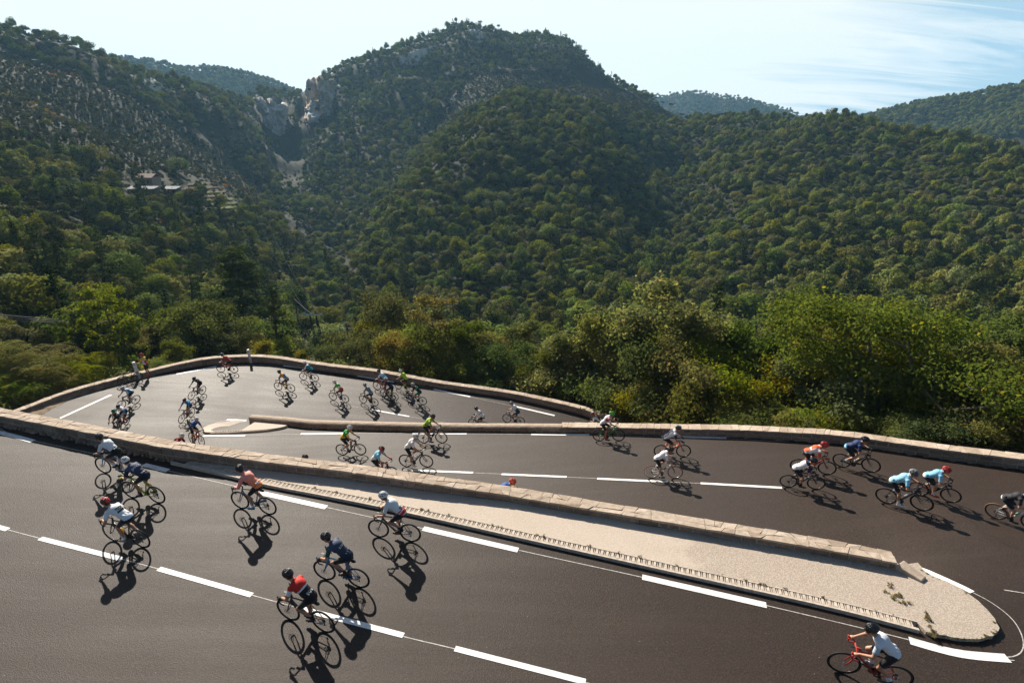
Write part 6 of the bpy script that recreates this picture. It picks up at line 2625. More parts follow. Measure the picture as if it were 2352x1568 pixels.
RIDERS = [
    # ---- near road
    dict(c=('n', 'A', 903, 1080, 1112, 1113), crank=-78, lean=42, yaw=0, tilt=-2, jersey=WHT, ops=[('below', 0.30, BLK)], helmet=BLK, socks=WHT, number='8507', plate=(0.10, 0.16, 0.10, True),
         frame=WHT, fork=AZURE, bottle=WHT, L='in white and black jersey with black helmet, farthest left on the near road', B='white racing bicycle with a bright blue fork, farthest left on the near road'),
    dict(c=('n', 'A', 1145, 1295, 1372, 1340), crank=172, lean=36, yaw=0, tilt=-3, nod=-6, jersey=NAVY, ops=[('grad', 0.1, 0.9, (0.008, 0.012, 0.03), (0.05, 0.07, 0.13)), ('sleeve', NAVY)], helmet=WHT, helmet2=WHT, gloves=(0.6, 0.75, 0.04), socks=BLK, number='3507', plate=(0.10, 0.12, 0.085, True),
         back_text=('JANOD', 0.36, 0.095, WHT), frame=(0.30, 0.42, 0.05), fork=BLK, bottle=(0.65, 0.66, 0.4), L='in navy jersey with white lettering, white striped helmet and fluorescent yellow gloves', B='black and lime green bicycle ridden in navy with yellow gloves'),
    dict(c=('n', 'E', 432, 768, 640, 815), crank=158, lean=34, yaw=0, tilt=-3, nod=-10, jersey=WHT, ops=[('band', -0.1, 0.12, (0.60, 0.66, 0.74))], helmet=RED, helmet2=(0.1, 0.01, 0.01), hstyle=1, socks=WHT, shoes=(0.2, 0.19, 0.17), number='8054', plate=(0.30, 0.20, 0.15, True),
         frame=BLK, bottle=(0.75, 0.45, 0.02), disc=False, L='in plain white jersey with a number plate on the back and red helmet', B='black bicycle carrying a yellow bottle, below the rider in white with red helmet'),
    dict(c=('n', 'F', 182, 315, 368, 355), crank=150, lean=44, yaw=0, tilt=-2, jersey=CORAL, ops=[('grad', 0.15, 0.95, CORAL, PINK), ('band', 0.155, 0.175, BLK)], longs=True, helmet=BLK, gloves=BLK, socks=WHT, shoes=(0.02, 0.16, 0.32), number='8150', plate=(0.07, 0.13, 0.075, False),
         frame=(0.20, 0.20, 0.20), bottle=(0.05, 0.05, 0.05), bag=True, L='in long-sleeved coral pink jersey, black helmet and blue shoes', B='grey disc brake bicycle with black saddle bag under the rider in coral'),
    dict(c=('n', 'F', 1128, 507, 1345, 538), crank=-60, lean=44, yaw=0, tilt=-2, jersey=WHT, ops=[('band', 0.02, 0.28, RED), ('slash', 0.2, 0.0, 0.02, WHT)], helmet=WHT, hstyle=1, socks=BLK, number='8517', plate=(0.14, 0.12, 0.085, True),
         frame=BLK, bottle=WHT, bottle2=WHT, L='in white jersey with red lower back and white helmet, near the slotted gutter', B='black disc brake bicycle with two white bottles, nearest the slotted gutter'),
    dict(c=('n', 'F', 760, 792, 990, 845), crank=-85, lean=42, yaw=5, tilt=-3, nod=-8, jersey=(0.018, 0.028, 0.06), ops=[('grad', 0.0, 0.9, (0.008, 0.014, 0.035), (0.05, 0.07, 0.12)), ('sleeve', (0.008, 0.06, 0.06))], helmet=BLK, gloves=(0.03, 0.04, 0.07), socks=BLK, number='9784', plate=(0.30, 0.19, 0.14, True),
         frame=(0.012, 0.17, 0.40), bottle=BLK, bag=True, L='in dark blue jersey with teal sleeves, number 9784 on the back, black helmet', B='bright blue bicycle ridden by the rider numbered 9784'),
    dict(c=('n', 'F', 513, 1062, 750, 1145), crank=-40, lean=44, yaw=0, tilt=-3, nod=-6, jersey=(0.02, 0.010, 0.012), ops=[('above', 0.62, (0.55, 0.03, 0.02)), ('slash', 0.58, 0.0, 0.035, WHT), ('sleeve', WHT), ('cuff', RED)], helmet=BLK, gloves=BLK, socks=BLK, number='8530', plate=(0.12, 0.16, 0.12, True),
         frame=BLK, fork=BLK, bottle=(0.45, 0.5, 0.06), bag=True, L='in black jersey with red shoulders, white chest stripe and white sleeves', B='black and yellow bicycle on the centre line, nearest the bottom edge'),
    dict(c=('n', 'G', 755, 1360, 1210, 1480), crank=15, lean=44, yaw=18, tilt=-7, jersey=(0.68, 0.70, 0.75), ops=[('sleeve', (0.42, 0.50, 0.58)), ('cuff', (0.25, 0.32, 0.38))], helmet=BLK, helmet2=(0.02, 0.012, 0.012), socks=WHT, shoes=(0.06, 0.06, 0.06),
         frame=(0.30, 0.014, 0.012), bar=(0.50, 0.03, 0.015), bottle=(0.12, 0.13, 0.14), alu=False, L='in pale grey jersey and black helmet, looking sideways, leaving the near bend', B='bright red bicycle with red bar tape by the rounded tip of the island'),
    # ---- middle road, heading right
    dict(c=('m', 'B', 1060, 945, 900, 948), crank=160, lean=50, yaw=-8, tilt=2, jersey=YEL, ops=[('band', 0.45, 1.2, GREEN), ('below', 0.15, YEL), ('sleeve', YEL)], helmet=WHT, hstyle=0, gloves=BLK, socks=WHT, shoes=WHT, frame=(0.1, 0.01, 0.012), bottle=(0.1, 0.3, 0.12),
         L='in green and yellow jersey and white helmet, leftmost on the middle road', B='dark red and black bicycle ridden in green and yellow on the middle road'),
    dict(c=('m', 'B', 1343, 1150, 1171, 1143), crank=150, lean=46, yaw=-6, tilt=2, jersey=SKY_, ops=[('below', 0.42, WHT)], helmet=BLK, helmet2=(0.35, 0.02, 0.02), gloves=RED, socks=WHT, frame=(0.05, 0.01, 0.01), bottle=RED,
         L='in sky blue jersey with red gloves, half hidden by the long parapet', B='black bicycle with red bottle, wheels half hidden by the long parapet'),
    dict(c=('m', 'B', 1642, 1050, 1462, 1047), crank=-80, lean=48, yaw=-4, tilt=2, jersey=WHT, ops=[('cuff', WHT)], helmet=WHT, helmet2=(0.5, 0.55, 0.58), socks=WHT, shoes=WHT, frame=BLK, bottle=WHT, bottle2=WHT,
         L='all in white with white helmet, beside a centre dash of the middle road', B='black bicycle with white bottles ridden all in white on the middle road'),
    dict(c=('m', 'B', 1773, 842, 1613, 843), crank=-60, lean=46, yaw=-6, tilt=2, jersey=(0.36, 0.52, 0.06), ops=[('band', 0.38, 0.46, (0.05, 0.05, 0.05)), ('cuff', DRED)], helmet=BLK, gloves=(0.5, 0.5, 0.5), socks=WHT, frame=BLK, tyre='tyre_tan', bottle=BLK,
         L='in lime green jersey with a dark chest band, close to the rounded parapet', B='black bicycle with tan tyres beside the rounded parapet'),
    dict(c=('m', 'C', 1222, 820, 1050, 820), crank=-70, lean=48, yaw=-6, tilt=2, jersey=(0.70, 0.66, 0.69), ops=[('right', -0.15, RED)], helmet=(0.10, 0.52, 0.06), socks=RED, frame=(0.02, 0.20, 0.05), fork=(0.03, 0.32, 0.08), bottle=BLK,
         L='in white jersey and bright green helmet on the middle road', B='black and green bicycle under the green-helmeted rider'),
    dict(c=('m', 'C', 1793, 957, 1596, 957), crank=120, lean=42, yaw=-6, tilt=3, jersey=NAVY, ops=[('side', WHT), ('above', 0.93, WHT)], helmet=(0.35, 0.4, 0.45), helmet2=BLK, gloves=BLK, socks=BLK, frame=(0.62, 0.06, 0.015), bottle=(0.4, 0.2, 0.04),
         L='in navy jersey with white side panels, on the orange bicycle', B='orange bicycle on the middle road behind the rider in white'),
    dict(c=('m', 'C', 1720, 1140, 1516, 1137), crank=-75, lean=38, yaw=-4, tilt=4, nod=-6, jersey=(0.70, 0.70, 0.74), ops=[('right', -0.2, WHT)], helmet=BLK, gloves=BLK, socks=WHT, frame=(0.68, 0.68, 0.68), fork=DGREY, tyre='tyre_red', alu=True, bottle=(0.03, 0.05, 0.12), disc=False,
         L='in plain white jersey and black helmet, crouched beside the orange bicycle', B='white bicycle with red tyres on the middle road'),
    dict(c=('m', 'D', 622, 637, 375, 615), crank=-60, lean=30, yaw=-4, tilt=9, nod=-4, jersey=(0.72, 0.10, 0.02), ops=[('side', WHT), ('band', 0.45, 0.55, WHT), ('below', 0.06, BLK)], helmet=RED, gloves=RED, socks=RED, frame=(0.40, 0.02, 0.018), bottle=RED,
         L='in orange red and white jersey with red helmet and red gloves', B='red and black bicycle half behind the rider in striped white'),
    dict(c=('m', 'D', 525, 765, 282, 747), crank=-40, lean=34, yaw=-4, tilt=10, nod=-6, jersey=WHT, ops=[('stripes', 9, 0.12, (0.45, 0.22, 0.22)), ('sleeve', NAVY), ('band', 0.9, 1.3, NAVY)], helmet=BLK, gloves=BLK, socks=BLK, frame=BLK, bottle=WHT,
         L='in white jersey with thin red stripes and dark navy sleeves', B='black bicycle nearest the last centre dash before the right bend'),
    dict(c=('m', 'D', 1013, 615, 757, 573), crank=160, lean=34, yaw=-4, tilt=10, jersey=(0.012, 0.03, 0.10), ops=[('below', 0.12, SKY_)], helmet=BLK, gloves=BLK, socks=WHT, frame=BLK, fork=BLK, bottle=(0.5, 0.45, 0.35),
         L='in deep blue jersey and black helmet, closest to the right-hand parapet', B='black bicycle ridden in deep blue along the right-hand parapet'),
    dict(c=('m', 'D', 1710, 872, 1437, 815), crank=-20, lean=34, yaw=-6, tilt=11, jersey=(0.20, 0.48, 0.66), ops=[('below', 0.12, WHT), ('cuff', WHT)], helmet=RED, gloves=BLK, socks=WHT, shoes=(0.6, 0.03, 0.02), frame=BLK, bottle=BLK,
         L='in sky blue jersey with red helmet and red shoes in the right bend', B='black bicycle with red pedals area, ridden with red shoes in the right bend'),
    dict(c=('m', 'D', 1465, 945, 1155, 885), crank=-65, lean=34, yaw=-8, tilt=11, jersey=(0.26, 0.54, 0.72), ops=[('below', 0.08, (0.5, 0.55, 0.4)), ('cuff', AZURE)], helmet=GREY, helmet2=DGREY, gloves=BLK, socks=WHT, shoes=WHT, frame=BLK, bottle=WHT,
         L='in light blue jersey with grey helmet and white shoes in the right bend', B='black bicycle ridden with white shoes in the right bend'),
    dict(c=('m', 'D', 2425, 1110, 2125, 1017), crank=-30, lean=36, yaw=-4, tilt=11, jersey=(0.02, 0.02, 0.024), ops=[('below', 0.04, WHT)], helmet=BLK, socks=BLK, frame=(0.6, 0.6, 0.6), tyre='tyre_tan', bottle=(0.15, 0.3, 0.2),
         L='in black jersey, cut off by the right edge of the picture', B='silver white bicycle cut off by the right edge of the picture'),
    dict(c=('P', 'C', 318, 1226, -4), crank=20, lean=20, yaw=-6, tilt=2, nod=-4, jersey=ROYAL, ops=[('band', 0.1, 0.3, WHT), ('below', 0.1, RED)], helmet=(0.75, 0.08, 0.02), frame=BLK, socks=WHT, bottle=WHT,
         L='in blue jersey with orange helmet, peeping over the long parapet', B='bicycle hidden behind the long parapet under the orange-helmeted rider'),
    dict(c=('P', 'B', 606, 1012, -3), crank=60, lean=40, yaw=-6, tilt=2, jersey=(0.25, 0.06, 0.18), helmet=BLK, frame=BLK, socks=WHT, bottle=WHT,
         L='showing only a black helmet above the long parapet', B='bicycle hidden behind the long parapet under the lone black helmet'),
    # ---- far bend
    dict(c=('f', 'A', 1935, 235, 2050, 240), crank=-60, lean=44, tilt=-4, jersey=(0.42, 0.05, 0.035), helmet=GREY, helmet2=DGREY, socks=WHT, frame=(0.45, 0.025, 0.02), bottle=RED, alu=False,
         L='in faded red jersey and grey helmet beside the far bend wall', B='red bicycle beside the outer wall near the white post'),
    dict(c=('f', 'A', 1673, 470, 1770, 425), crank=-80, lean=46, tilt=-10, yaw=4, jersey=BLK, ops=[('above', 0.6, (0.03, 0.02, 0.04))], helmet=BLK, gloves=BLK, socks=WHT, shoes=WHT, frame=BLK, tyre='tyre_tan', bottle=BLK,
         L='in all black jersey with bare arms and white shoes in the far bend', B='black bicycle with tan tyres in the far bend'),
    dict(c=('f', 'A', 1590, 670, 1668, 625), crank=-90, lean=46, tilt=-10, yaw=4, jersey=AZURE, ops=[('below', 0.2, (0.02, 0.1, 0.25))], helmet=(0.15, 0.01, 0.015), socks=WHT, frame=(0.15, 0.02, 0.02), tyre='tyre_tan', bottle=BLK,
         L='in azure blue jersey and dark red helmet, leaning through the far bend', B='dark bicycle with tan tyres ridden in azure blue'),
    dict(c=('f', 'A', 1755, 868, 1683, 845), crank=-85, lean=48, tilt=-8, yaw=8, jersey=(0.02, 0.10, 0.34), helmet=WHT, helmet2=(0.5, 0.5, 0.5), socks=BLK, shorts=BLK, frame=(0.55, 0.025, 0.02), bottle=RED,
         L='in royal blue jersey by the tip of the small white island', B='bright red bicycle by the tip of the small white island'),
    dict(c=('P', 'A', 1580, 842, -8), crank=30, lean=38, tilt=-6, yaw=-10, jersey=DRED, helmet=WHT, socks=WHT, frame=BLK, bottle=WHT,
         L='in dark red jersey and white helmet, mostly hidden behind the long parapet', B='bicycle hidden behind the long parapet under the rider in dark red'),
    dict(c=('f', 'A', 1060, 550, 1183, 505), crank=-70, lean=40, tilt=-9, yaw=4, jersey=(0.66, 0.68, 0.74), ops=[('side', AZURE), ('below', 0.1, AZURE)], helmet=WHT, helmet2=(0.3, 0.31, 0.33), socks=WHT, shoes=WHT, frame=BLK, bottle=BLK,
         L='in white jersey with blue sides and white striped helmet', B='black bicycle leftmost in the far bend'),
    dict(c=('f', 'A', 1010, 745, 1102, 688), crank=0, lean=36, tilt=-9, yaw=6, jersey=WHT, ops=[('below', 0.45, ROYAL), ('sleeve', AZURE)], helmet=(0.02, 0.04, 0.12), socks=WHT, frame=(0.3, 0.02, 0.03), bottle=BLK,
         L='in white and blue jersey with dark blue helmet beside the green-helmeted rider', B='dark red bicycle behind the green-helmeted rider at the left'),
    dict(c=('f', 'A', 985, 800, 1040, 745), crank=40, lean=44, tilt=-7, yaw=0, jersey=(0.03, 0.035, 0.03), ops=[('side', WHT)], helmet=(0.02, 0.22, 0.08), socks=WHT, frame=BLK, bottle=BLK,
         L='in dark green helmet and dark vest, half hidden by the long parapet', B='black bicycle cut off by the left part of the long parapet'),
    dict(c=('f', 'B', 333, 390, 445, 405), crank=-60, lean=44, tilt=-4, jersey=(0.02, 0.20, 0.40), ops=[('above', 0.8, (0.7, 0.3, 0.03)), ('side', (0.7, 0.3, 0.03))], helmet=BLK, socks=(0.6, 0.5, 0.05), shoes=(0.6, 0.45, 0.03), shorts=(0.06, 0.09, 0.12), frame=BLK, bottle=(0.6, 0.3, 0.05),
         L='in blue jersey with orange collar and yellow shoes in the far bend', B='black bicycle ridden with yellow shoes in the far bend'),
    dict(c=('f', 'B', 553, 303, 655, 315), crank=-75, lean=44, tilt=-3, jersey=TEAL, ops=[('sleeve', WHT), ('above', 0.85, WHT)], helmet=WHT, socks=WHT, shoes=BLK, frame=(0.66, 0.66, 0.66), bottle=WHT,
         L='in teal jersey with white sleeves close to the far wall', B='white bicycle close to the far wall right of the white post'),
    dict(c=('f', 'B', 813, 477, 920, 497), crank=-80, lean=48, tilt=-4, jersey=(0.10, 0.36, 0.06), ops=[('slash', 0.45, 0.8, 0.10, WHT), ('band', -0.2, 0.35, RED), ('right', -0.13, WHT)], helmet=WHT, socks=(0.2, 0.5, 0.6), frame=(0.62, 0.62, 0.60), bottle=(0.6, 0.6, 0.6),
         L='in green, white and red jersey with white helmet, standing on the pedals', B='white bicycle under the rider in green, white and red'),
    dict(c=('f', 'B', 1077, 503, 1180, 527), crank=-88, lean=50, tilt=-4, jersey=SLATE, ops=[('below', 0.1, (0.3, 0.34, 0.38))], helmet=BLK, helmet2=GREY, gloves=GREY, socks=BLK, frame=BLK, bottle=BLK,
         L='in slate grey jersey and black helmet in the middle of the far road', B='black bicycle under the rider in slate grey'),
    dict(c=('f', 'B', 1200, 388, 1308, 412), crank=-50, lean=44, tilt=-3, jersey=(0.60, 0.68, 0.75), ops=[('band', 0.2, 0.7, SKY_)], helmet=(0.012, 0.02, 0.05), socks=WHT, shorts=(0.09, 0.06, 0.05), frame=(0.5, 0.03, 0.02), bottle=BLK,
         L='in pale blue and white jersey with navy helmet in the group of four', B='red bicycle at the back of the group of four on the far road'),
    dict(c=('f', 'B', 1260, 450, 1357, 478), crank=-80, lean=44, tilt=-3, jersey=NAVY, helmet=(0.6, 0.64, 0.68), helmet2=GREY, socks=LIME, shoes=WHT, frame=BLK, bottle=BLK,
         L='in navy jersey with pale helmet and lime socks in the group of four', B='black bicycle in the group of four ridden with lime socks'),
    dict(c=('f', 'B', 1385, 380, 1484, 404), crank=-85, lean=52, tilt=-3, jersey=LIME, helmet=WHT, socks=(0.4, 0.5, 0.2), shoes=LIME, frame=BLK, bottle=BLK,
         L='in fluorescent lime jersey with white helmet beside the far wall', B='black bicycle under the rider in fluorescent lime'),
    dict(c=('f', 'B', 1492, 497, 1602, 517), crank=-70, lean=42, tilt=-3, jersey=(0.012, 0.02, 0.02), ops=[('band', 0.62, 0.78, (0.03, 0.4, 0.18))], helmet=WHT, helmet2=GREY, socks=WHT, shorts=(0.02, 0.12, 0.06), frame=BLK, bottle=BLK,
         L='in black jersey with a green shoulder band in the group of four', B='black bicycle under the rider with green shoulder band'),
    dict(c=('f', 'B', 2040, 712, 2148, 738), crank=-60, lean=44, tilt=0, jersey=WHT, ops=[('band', 0.62, 0.66, RED), ('band', 0.56, 0.60, NAVY)], helmet=(0.012, 0.02, 0.06), gloves=BLK, socks=WHT, frame=(0.01, 0.05, 0.12), bottle=BLK, number='21', plate=(0.22, 0.1, 0.08, False),
         L='in white jersey with thin red and navy bands behind the rounded parapet', B='dark blue bicycle cut off by the rounded parapet'),
    dict(c=('f', 'C', 233, 672, 352, 698), crank=-70, lean=46, tilt=0, jersey=(0.03, 0.055, 0.11), ops=[('above', 0.55, WHT), ('band', 0.47, 0.55, (0.6, 0.45, 0.3)), ('sleeve', WHT)], helmet=GREY, shorts=(0.03, 0.055, 0.11), socks=WHT, frame=BLK, bottle=BLK,
         L='in navy jersey with white shoulders and grey helmet on the far road', B='black bicycle farthest right but one on the far road'),
    dict(c=('P', 'C', 978, 632, 158), crank=0, lean=30, tilt=0, jersey=BLK, ops=[('side', WHT), ('sleeve', WHT)], helmet=WHT, helmet2=RED, gloves=BLK, socks=WHT, frame=BLK, bottle=BLK, number='7', plate=(0.12, 0.1, 0.08, False),
         L='hunched in black and white jersey behind the parapet where the far wall ends', B='bicycle hidden behind the parapet where the far wall ends'),
]

for sp_ in RIDERS:
    c = sp_['c']
    cr = sp_['crank']
    key = (cr, sp_.get('lean', 44), sp_.get('yaw', 0), sp_.get('nod', 0), False, sp_.get('longs', False))
    if c[0] != 'P':
        pf, pr = hub_contact(c[1], c[2], c[3], c[0]), hub_contact(c[1], c[4], c[5], c[0])
    else:
        hd = get_pose(key)['p'].head
        pf, pr = from_head(c[1], c[2], c[3], c[4], 'm' if abs(c[4]) < 90 else 'f', (hd.x, 0, hd.z + 0.03))
    T = bike_matrix(pf, pr, sp_.get('tilt', 0))
    spec = dict(sp_)
    spec['pose'] = key
    spec['label'] = 'cyclist ' + sp_['L']
    make_person(spec, T)
    b = dict(sp_)
    b['label'] = sp_['B']
    make_bike(b, T, R(cr))

# the rider who has stopped: standing by the wall, bicycle propped up
pf, pr = at(283.9, 884.5), at(319.5, 874.5)
Tb = bike_matrix(pf, pr, 9)
make_bike(dict(frame=BLK, bottle=(0.62, 0.6, 0.03), bottle2=(0.62, 0.6, 0.03), label='black bicycle with yellow bottles propped against the far wall beside a standing rider', disc=False), Tb, 0.3)
ft = at(341, 864)
Ts = Matrix.Translation(ft + Vector((0, 0, 0.0))) @ Matrix.Rotation(R(172), 4, 'Z')
make_person(dict(pose='stand', jersey=YEL, ops=[('below', 0.55, (0.5, 0.02, 0.02)), ('side', WHT), ('above', 0.75, YEL), ('sleeve', YEL)], helmet=RED, socks=RED, shoes=RED, shorts=BLK, number='10', plate=(0.36, 0.1, 0.09, False),
                 label='person standing by the far wall in yellow, red and white jersey, red helmet, arm outstretched'), Ts)
# ------------------------------------------------------------------ posts by the wall
M['postwhite'] = mat_simple('post_white', (0.78, 0.78, 0.76), 0.45, 5, 0.08)


def white_post(px, py, h, rad, lean, label):
    b = at(px, py)
    m = MB()
    m.tube([(0, 0, -0.1), (0, 0, h - 0.02), (0, 0, h)], [rad, rad, rad * 0.85], 16)
    o = m.build('delineator_post', [M['postwhite']], None, True)
    o.location = b
    o.rotation_euler = (0, R(lean), 0)
    m = MB()
    m.tube([(0, 0, h - 0.22), (0, 0, h - 0.14)], rad + 0.004, 16)
    link_obj('reflector_band', m.mesh('reflector_band', [M['alloy']]), o)
    tag(o, label, 'post')


white_post(576.5, 832.8, 1.12, 0.10, -3, 'round white marker post against the far wall above the bend')
white_post(320, 869.5, 1.30, 0.11, -6, 'white marker post behind the bicycle propped against the far wall')

# ------------------------------------------------------------------ power poles and wires
M['polewood'] = mat_simple('creosoted_wood', (0.060, 0.034, 0.024), 0.85, 9, 0.4, 0.3)
M['glass'] = mat_gloss('insulator_glass', (0.12, 0.42, 0.38), 0.1, 0.5)
M['wire'] = mat_gloss('wire', (0.22, 0.21, 0.20), 0.4, 0.0, 0.6)


def sky_pt(px, py, r):
    d = ray(px, py)
    hyp = math.hypot(d[0], d[1])
    return Vector((d[0] / hyp * r, d[1] / hyp * r, CAMZ + d[2] / hyp * r))


def gz(x, y):
    return float(terrain_z(np.array([x]), np.array([y]))[0])


tl, tr_ = sky_pt(702, 722, 84), sky_pt(735, 724, 84)
mid_ = (tl + tr_) / 2
root = empty('power_pole', (mid_.x, mid_.y, gz(mid_.x, mid_.y)))
W0 = Vector(root.location)
for k, q in enumerate((tl.lerp(tr_, 0.28), tl.lerp(tr_, 0.72))):
    for dx, dy in ((1.1, -0.3), (-0.25, 0.9)):
        m = MB()
        m.tube([Vector((q.x + dx * 1.5, q.y + dy * 1.5, W0.z - 1.0)) - W0, q - W0], [0.14, 0.10], 8)
        m.build('pole', [M['polewood']], root)
m = MB()
for f in (0.45, 0.62):
    a_ = tl.lerp(tr_, 0.28) + (Vector((tl.x, tl.y, W0.z)) - tl) * f
    b_ = tl.lerp(tr_, 0.72) + (Vector((tr_.x, tr_.y, W0.z)) - tr_) * (f + 0.08)
    m.tube([a_ - W0 + Vector((0.4, 0, 0)), b_ - W0 + Vector((0.4, 0, 0))], 0.06, 6)
m.build('brace', [M['bark_pale']], root)
m = MB()
e_ = (tr_ - tl).normalized()
m.tube([tl - e_ * 0.5 - W0, tr_ + e_ * 0.5 - W0], 0.085, 6)
m.build('crossarm', [M['alloy']], root)
for f in (-0.1, 0.5, 1.1):
    m = MB()
    q = tl + (tr_ - tl) * f - W0
    for k in range(3):
        m.ellipsoid(q + Vector((0, 0.12 * k - 0.1, 0.16)), (0.13, 0.08, 0.13), None, 8, 6)
    m.build('insulator', [M['glass']], root, True)
tag(root, 'dark timber power pole frame with two splayed leg pairs and green insulators', 'power pole')


def single_pole(px, py, r, label, arms):
    t = sky_pt(px, py, r)
    root = empty('power_pole', (t.x, t.y, gz(t.x, t.y)))
    h = t.z - root.location.z
    m = MB()
    m.tube([(0.12, 0, -1), (0, 0, h)], [0.17, 0.11], 8)
    m.build('pole', [M['polewood']], root)
    for (dz, half, ins) in arms:
        m = MB()
        m.tube([(-half, 0, h - dz), (half, 0, h - dz)], 0.055, 6)
        m.build('crossarm', [M['alloy']], root)
        for k in range(ins):
            m = MB()
            x = -half + 2 * half * k / max(1, ins - 1)
            m.ellipsoid((x, 0, h - dz + 0.17), (0.09, 0.09, 0.14), None, 8, 6)
            m.build('insulator', [M['glass']], root, True)
    tag(root, label, 'power pole')
    return t


p_single = single_pole(796, 742, 78, 'single dark power pole with two white crossarms right of the timber frame', [(0.1, 0.55, 4), (0.75, 1.0, 3)])
p_thin = single_pole(677, 687, 100, 'thin power pole left behind the timber frame, a wire running down from its top', [])
p_far = single_pole(1040, 696, 105, 'distant power pole half hidden by the yellowish sparse tree', [(0.2, 1.0, 3)])


def wire(a, b, sag, label, rad=0.02):
    pts = [a.lerp(b, t) - Vector((0, 0, 4 * sag * t * (1 - t))) for t in np.linspace(0, 1, 24)]
    m = MB()
    m.tube(pts, rad, 5)
    tag(m.build('power_line', [M['wire']]), label, 'cable', 'power cables across the left slope')


for k, (dx, y0) in enumerate(((-0.1, 713), (0.5, 719), (1.1, 725))):
    a = tl + (tr_ - tl) * dx + Vector((0, 0, 0.2))
    b = sky_pt(-160, y0 - 8, 56)
    wire(a, b, 1.5, 'thin power cable crossing the left trees to the timber frame')
wire(p_thin, tl + (tr_ - tl) * 0.5, 0.1, 'short bright cable sloping from the thin pole down to the timber frame', 0.025)
for k in range(2):
    wire(tl + (tr_ - tl) * (0.1 + 0.8 * k) + Vector((0, 0, 0.2)), sky_pt(560 + 14 * k, 395 - 4 * k, 330), 7.0, 'long power cable running from the timber frame up the valley', 0.008)

# ------------------------------------------------------------------ terraced farm
M['farmwall'] = mat_simple('farm_render', (0.30, 0.25, 0.20), 0.9, 2, 0.2, 0.2)
M['tiles'] = mat_simple('roof_tiles', (0.30, 0.20, 0.155), 0.85, 3, 0.3, 0.4)
M['sheet'] = mat_simple('pale_sheet', (0.22, 0.235, 0.245), 0.95, 2, 0.1)
M['void'] = mat_simple('dark_opening', (0.015, 0.015, 0.016), 0.8, 4, 0.1)


def ground_hit(px, py):
    d = ray(px, py)
    hyp = math.hypot(d[0], d[1])
    rs = np.exp(np.linspace(math.log(62), math.log(760), 900))
    z = terrain_z(d[0] / hyp * rs, d[1] / hyp * rs)
    k = np.nonzero(CAMZ + d[2] / hyp * rs < z)[0]
    r = rs[k[0]] if len(k) else 700.0
    return Vector((d[0] / hyp * r, d[1] / hyp * r, CAMZ + d[2] / hyp * r)), r


c, r_ = ground_hit(346, 430)
root = empty('farmhouse', (c.x, c.y, c.z))
root.rotation_euler = (0, 0, R(-12))
m = MB()
m.box(0, 0, 1.2, 6.0, 4.0, 4.4)
m.build('wall', [M['farmwall']], root)
m = MB()
m.raw([(-3.3, -2.3, 3.2), (3.3, -2.3, 3.2), (3.3, 2.3, 3.4), (-3.3, 2.3, 3.4), (-3.3, 0, 4.4), (3.3, 0, 4.4), (-3.3, -2.3, 3.35), (3.3, -2.3, 3.35), (3.3, 2.3, 3.55), (-3.3, 2.3, 3.55), (-3.3, 0, 4.6), (3.3, 0, 4.6)],
      [(6, 7, 11, 10), (8, 9, 10, 11), (0, 4, 5, 1), (3, 2, 5, 4), (0, 1, 7, 6), (2, 3, 9, 8), (0, 6, 10, 4), (4, 10, 9, 3), (1, 5, 11, 7), (5, 2, 8, 11)])
m.build('roof', [M['tiles']], root)
for x in (-2.0, 1.6):
    m = MB()
    m.box(x * 0.8, -2.02, 1.9, 0.8, 0.1, 1.1)
    m.build('window', [M['void']], root)
tag(root, 'small pale farmhouse with a tiled roof among trees on the left slope', 'house')
for (px, py, wd, dp, lab) in ((322, 447, 11, 3.0, 'long low shed with a pale sheet roof below the farmhouse, the wider one'), (395, 446, 5.0, 3.5, 'small open shed with white roof right of the long low shed')):
    c, r_ = ground_hit(px, py)
    root = empty('shed', (c.x, c.y, c.z))
    m = MB()
    for x in (-wd / 2, 0, wd / 2):
        for y in (-dp / 2, dp / 2):
            m.tube([(x, y, -1), (x, y, 2.1)], 0.08, 5)
    m.build('posts', [M['polewood']], root)
    m = MB()
    m.box(0, 0, 2.2, wd + 0.6, dp + 0.6, 0.14, Matrix.Rotation(R(9), 3, 'X'))
    m.build('roof', [M['sheet']], root)
    m = MB()
    m.box(0, dp / 2 - 0.1, 0.8, wd, 0.15, 2.6)
    m.build('wall', [M['farmwall']], root)
    tag(root, lab, 'shed')


def mat_terrace(name, a, b):
    m, nt = new_mat(name)
    g = nt.add('ShaderNodeNewGeometry')
    n = nt.noise(g.outputs['Position'], 0.8, 5, 0.7)
    c = nt.ramp(n, [(0.35, a), (0.65, b)])
    principled(nt, c, 0.95, 0.1, normal=nt.bump(n, 0.6, 0.3))
    return m


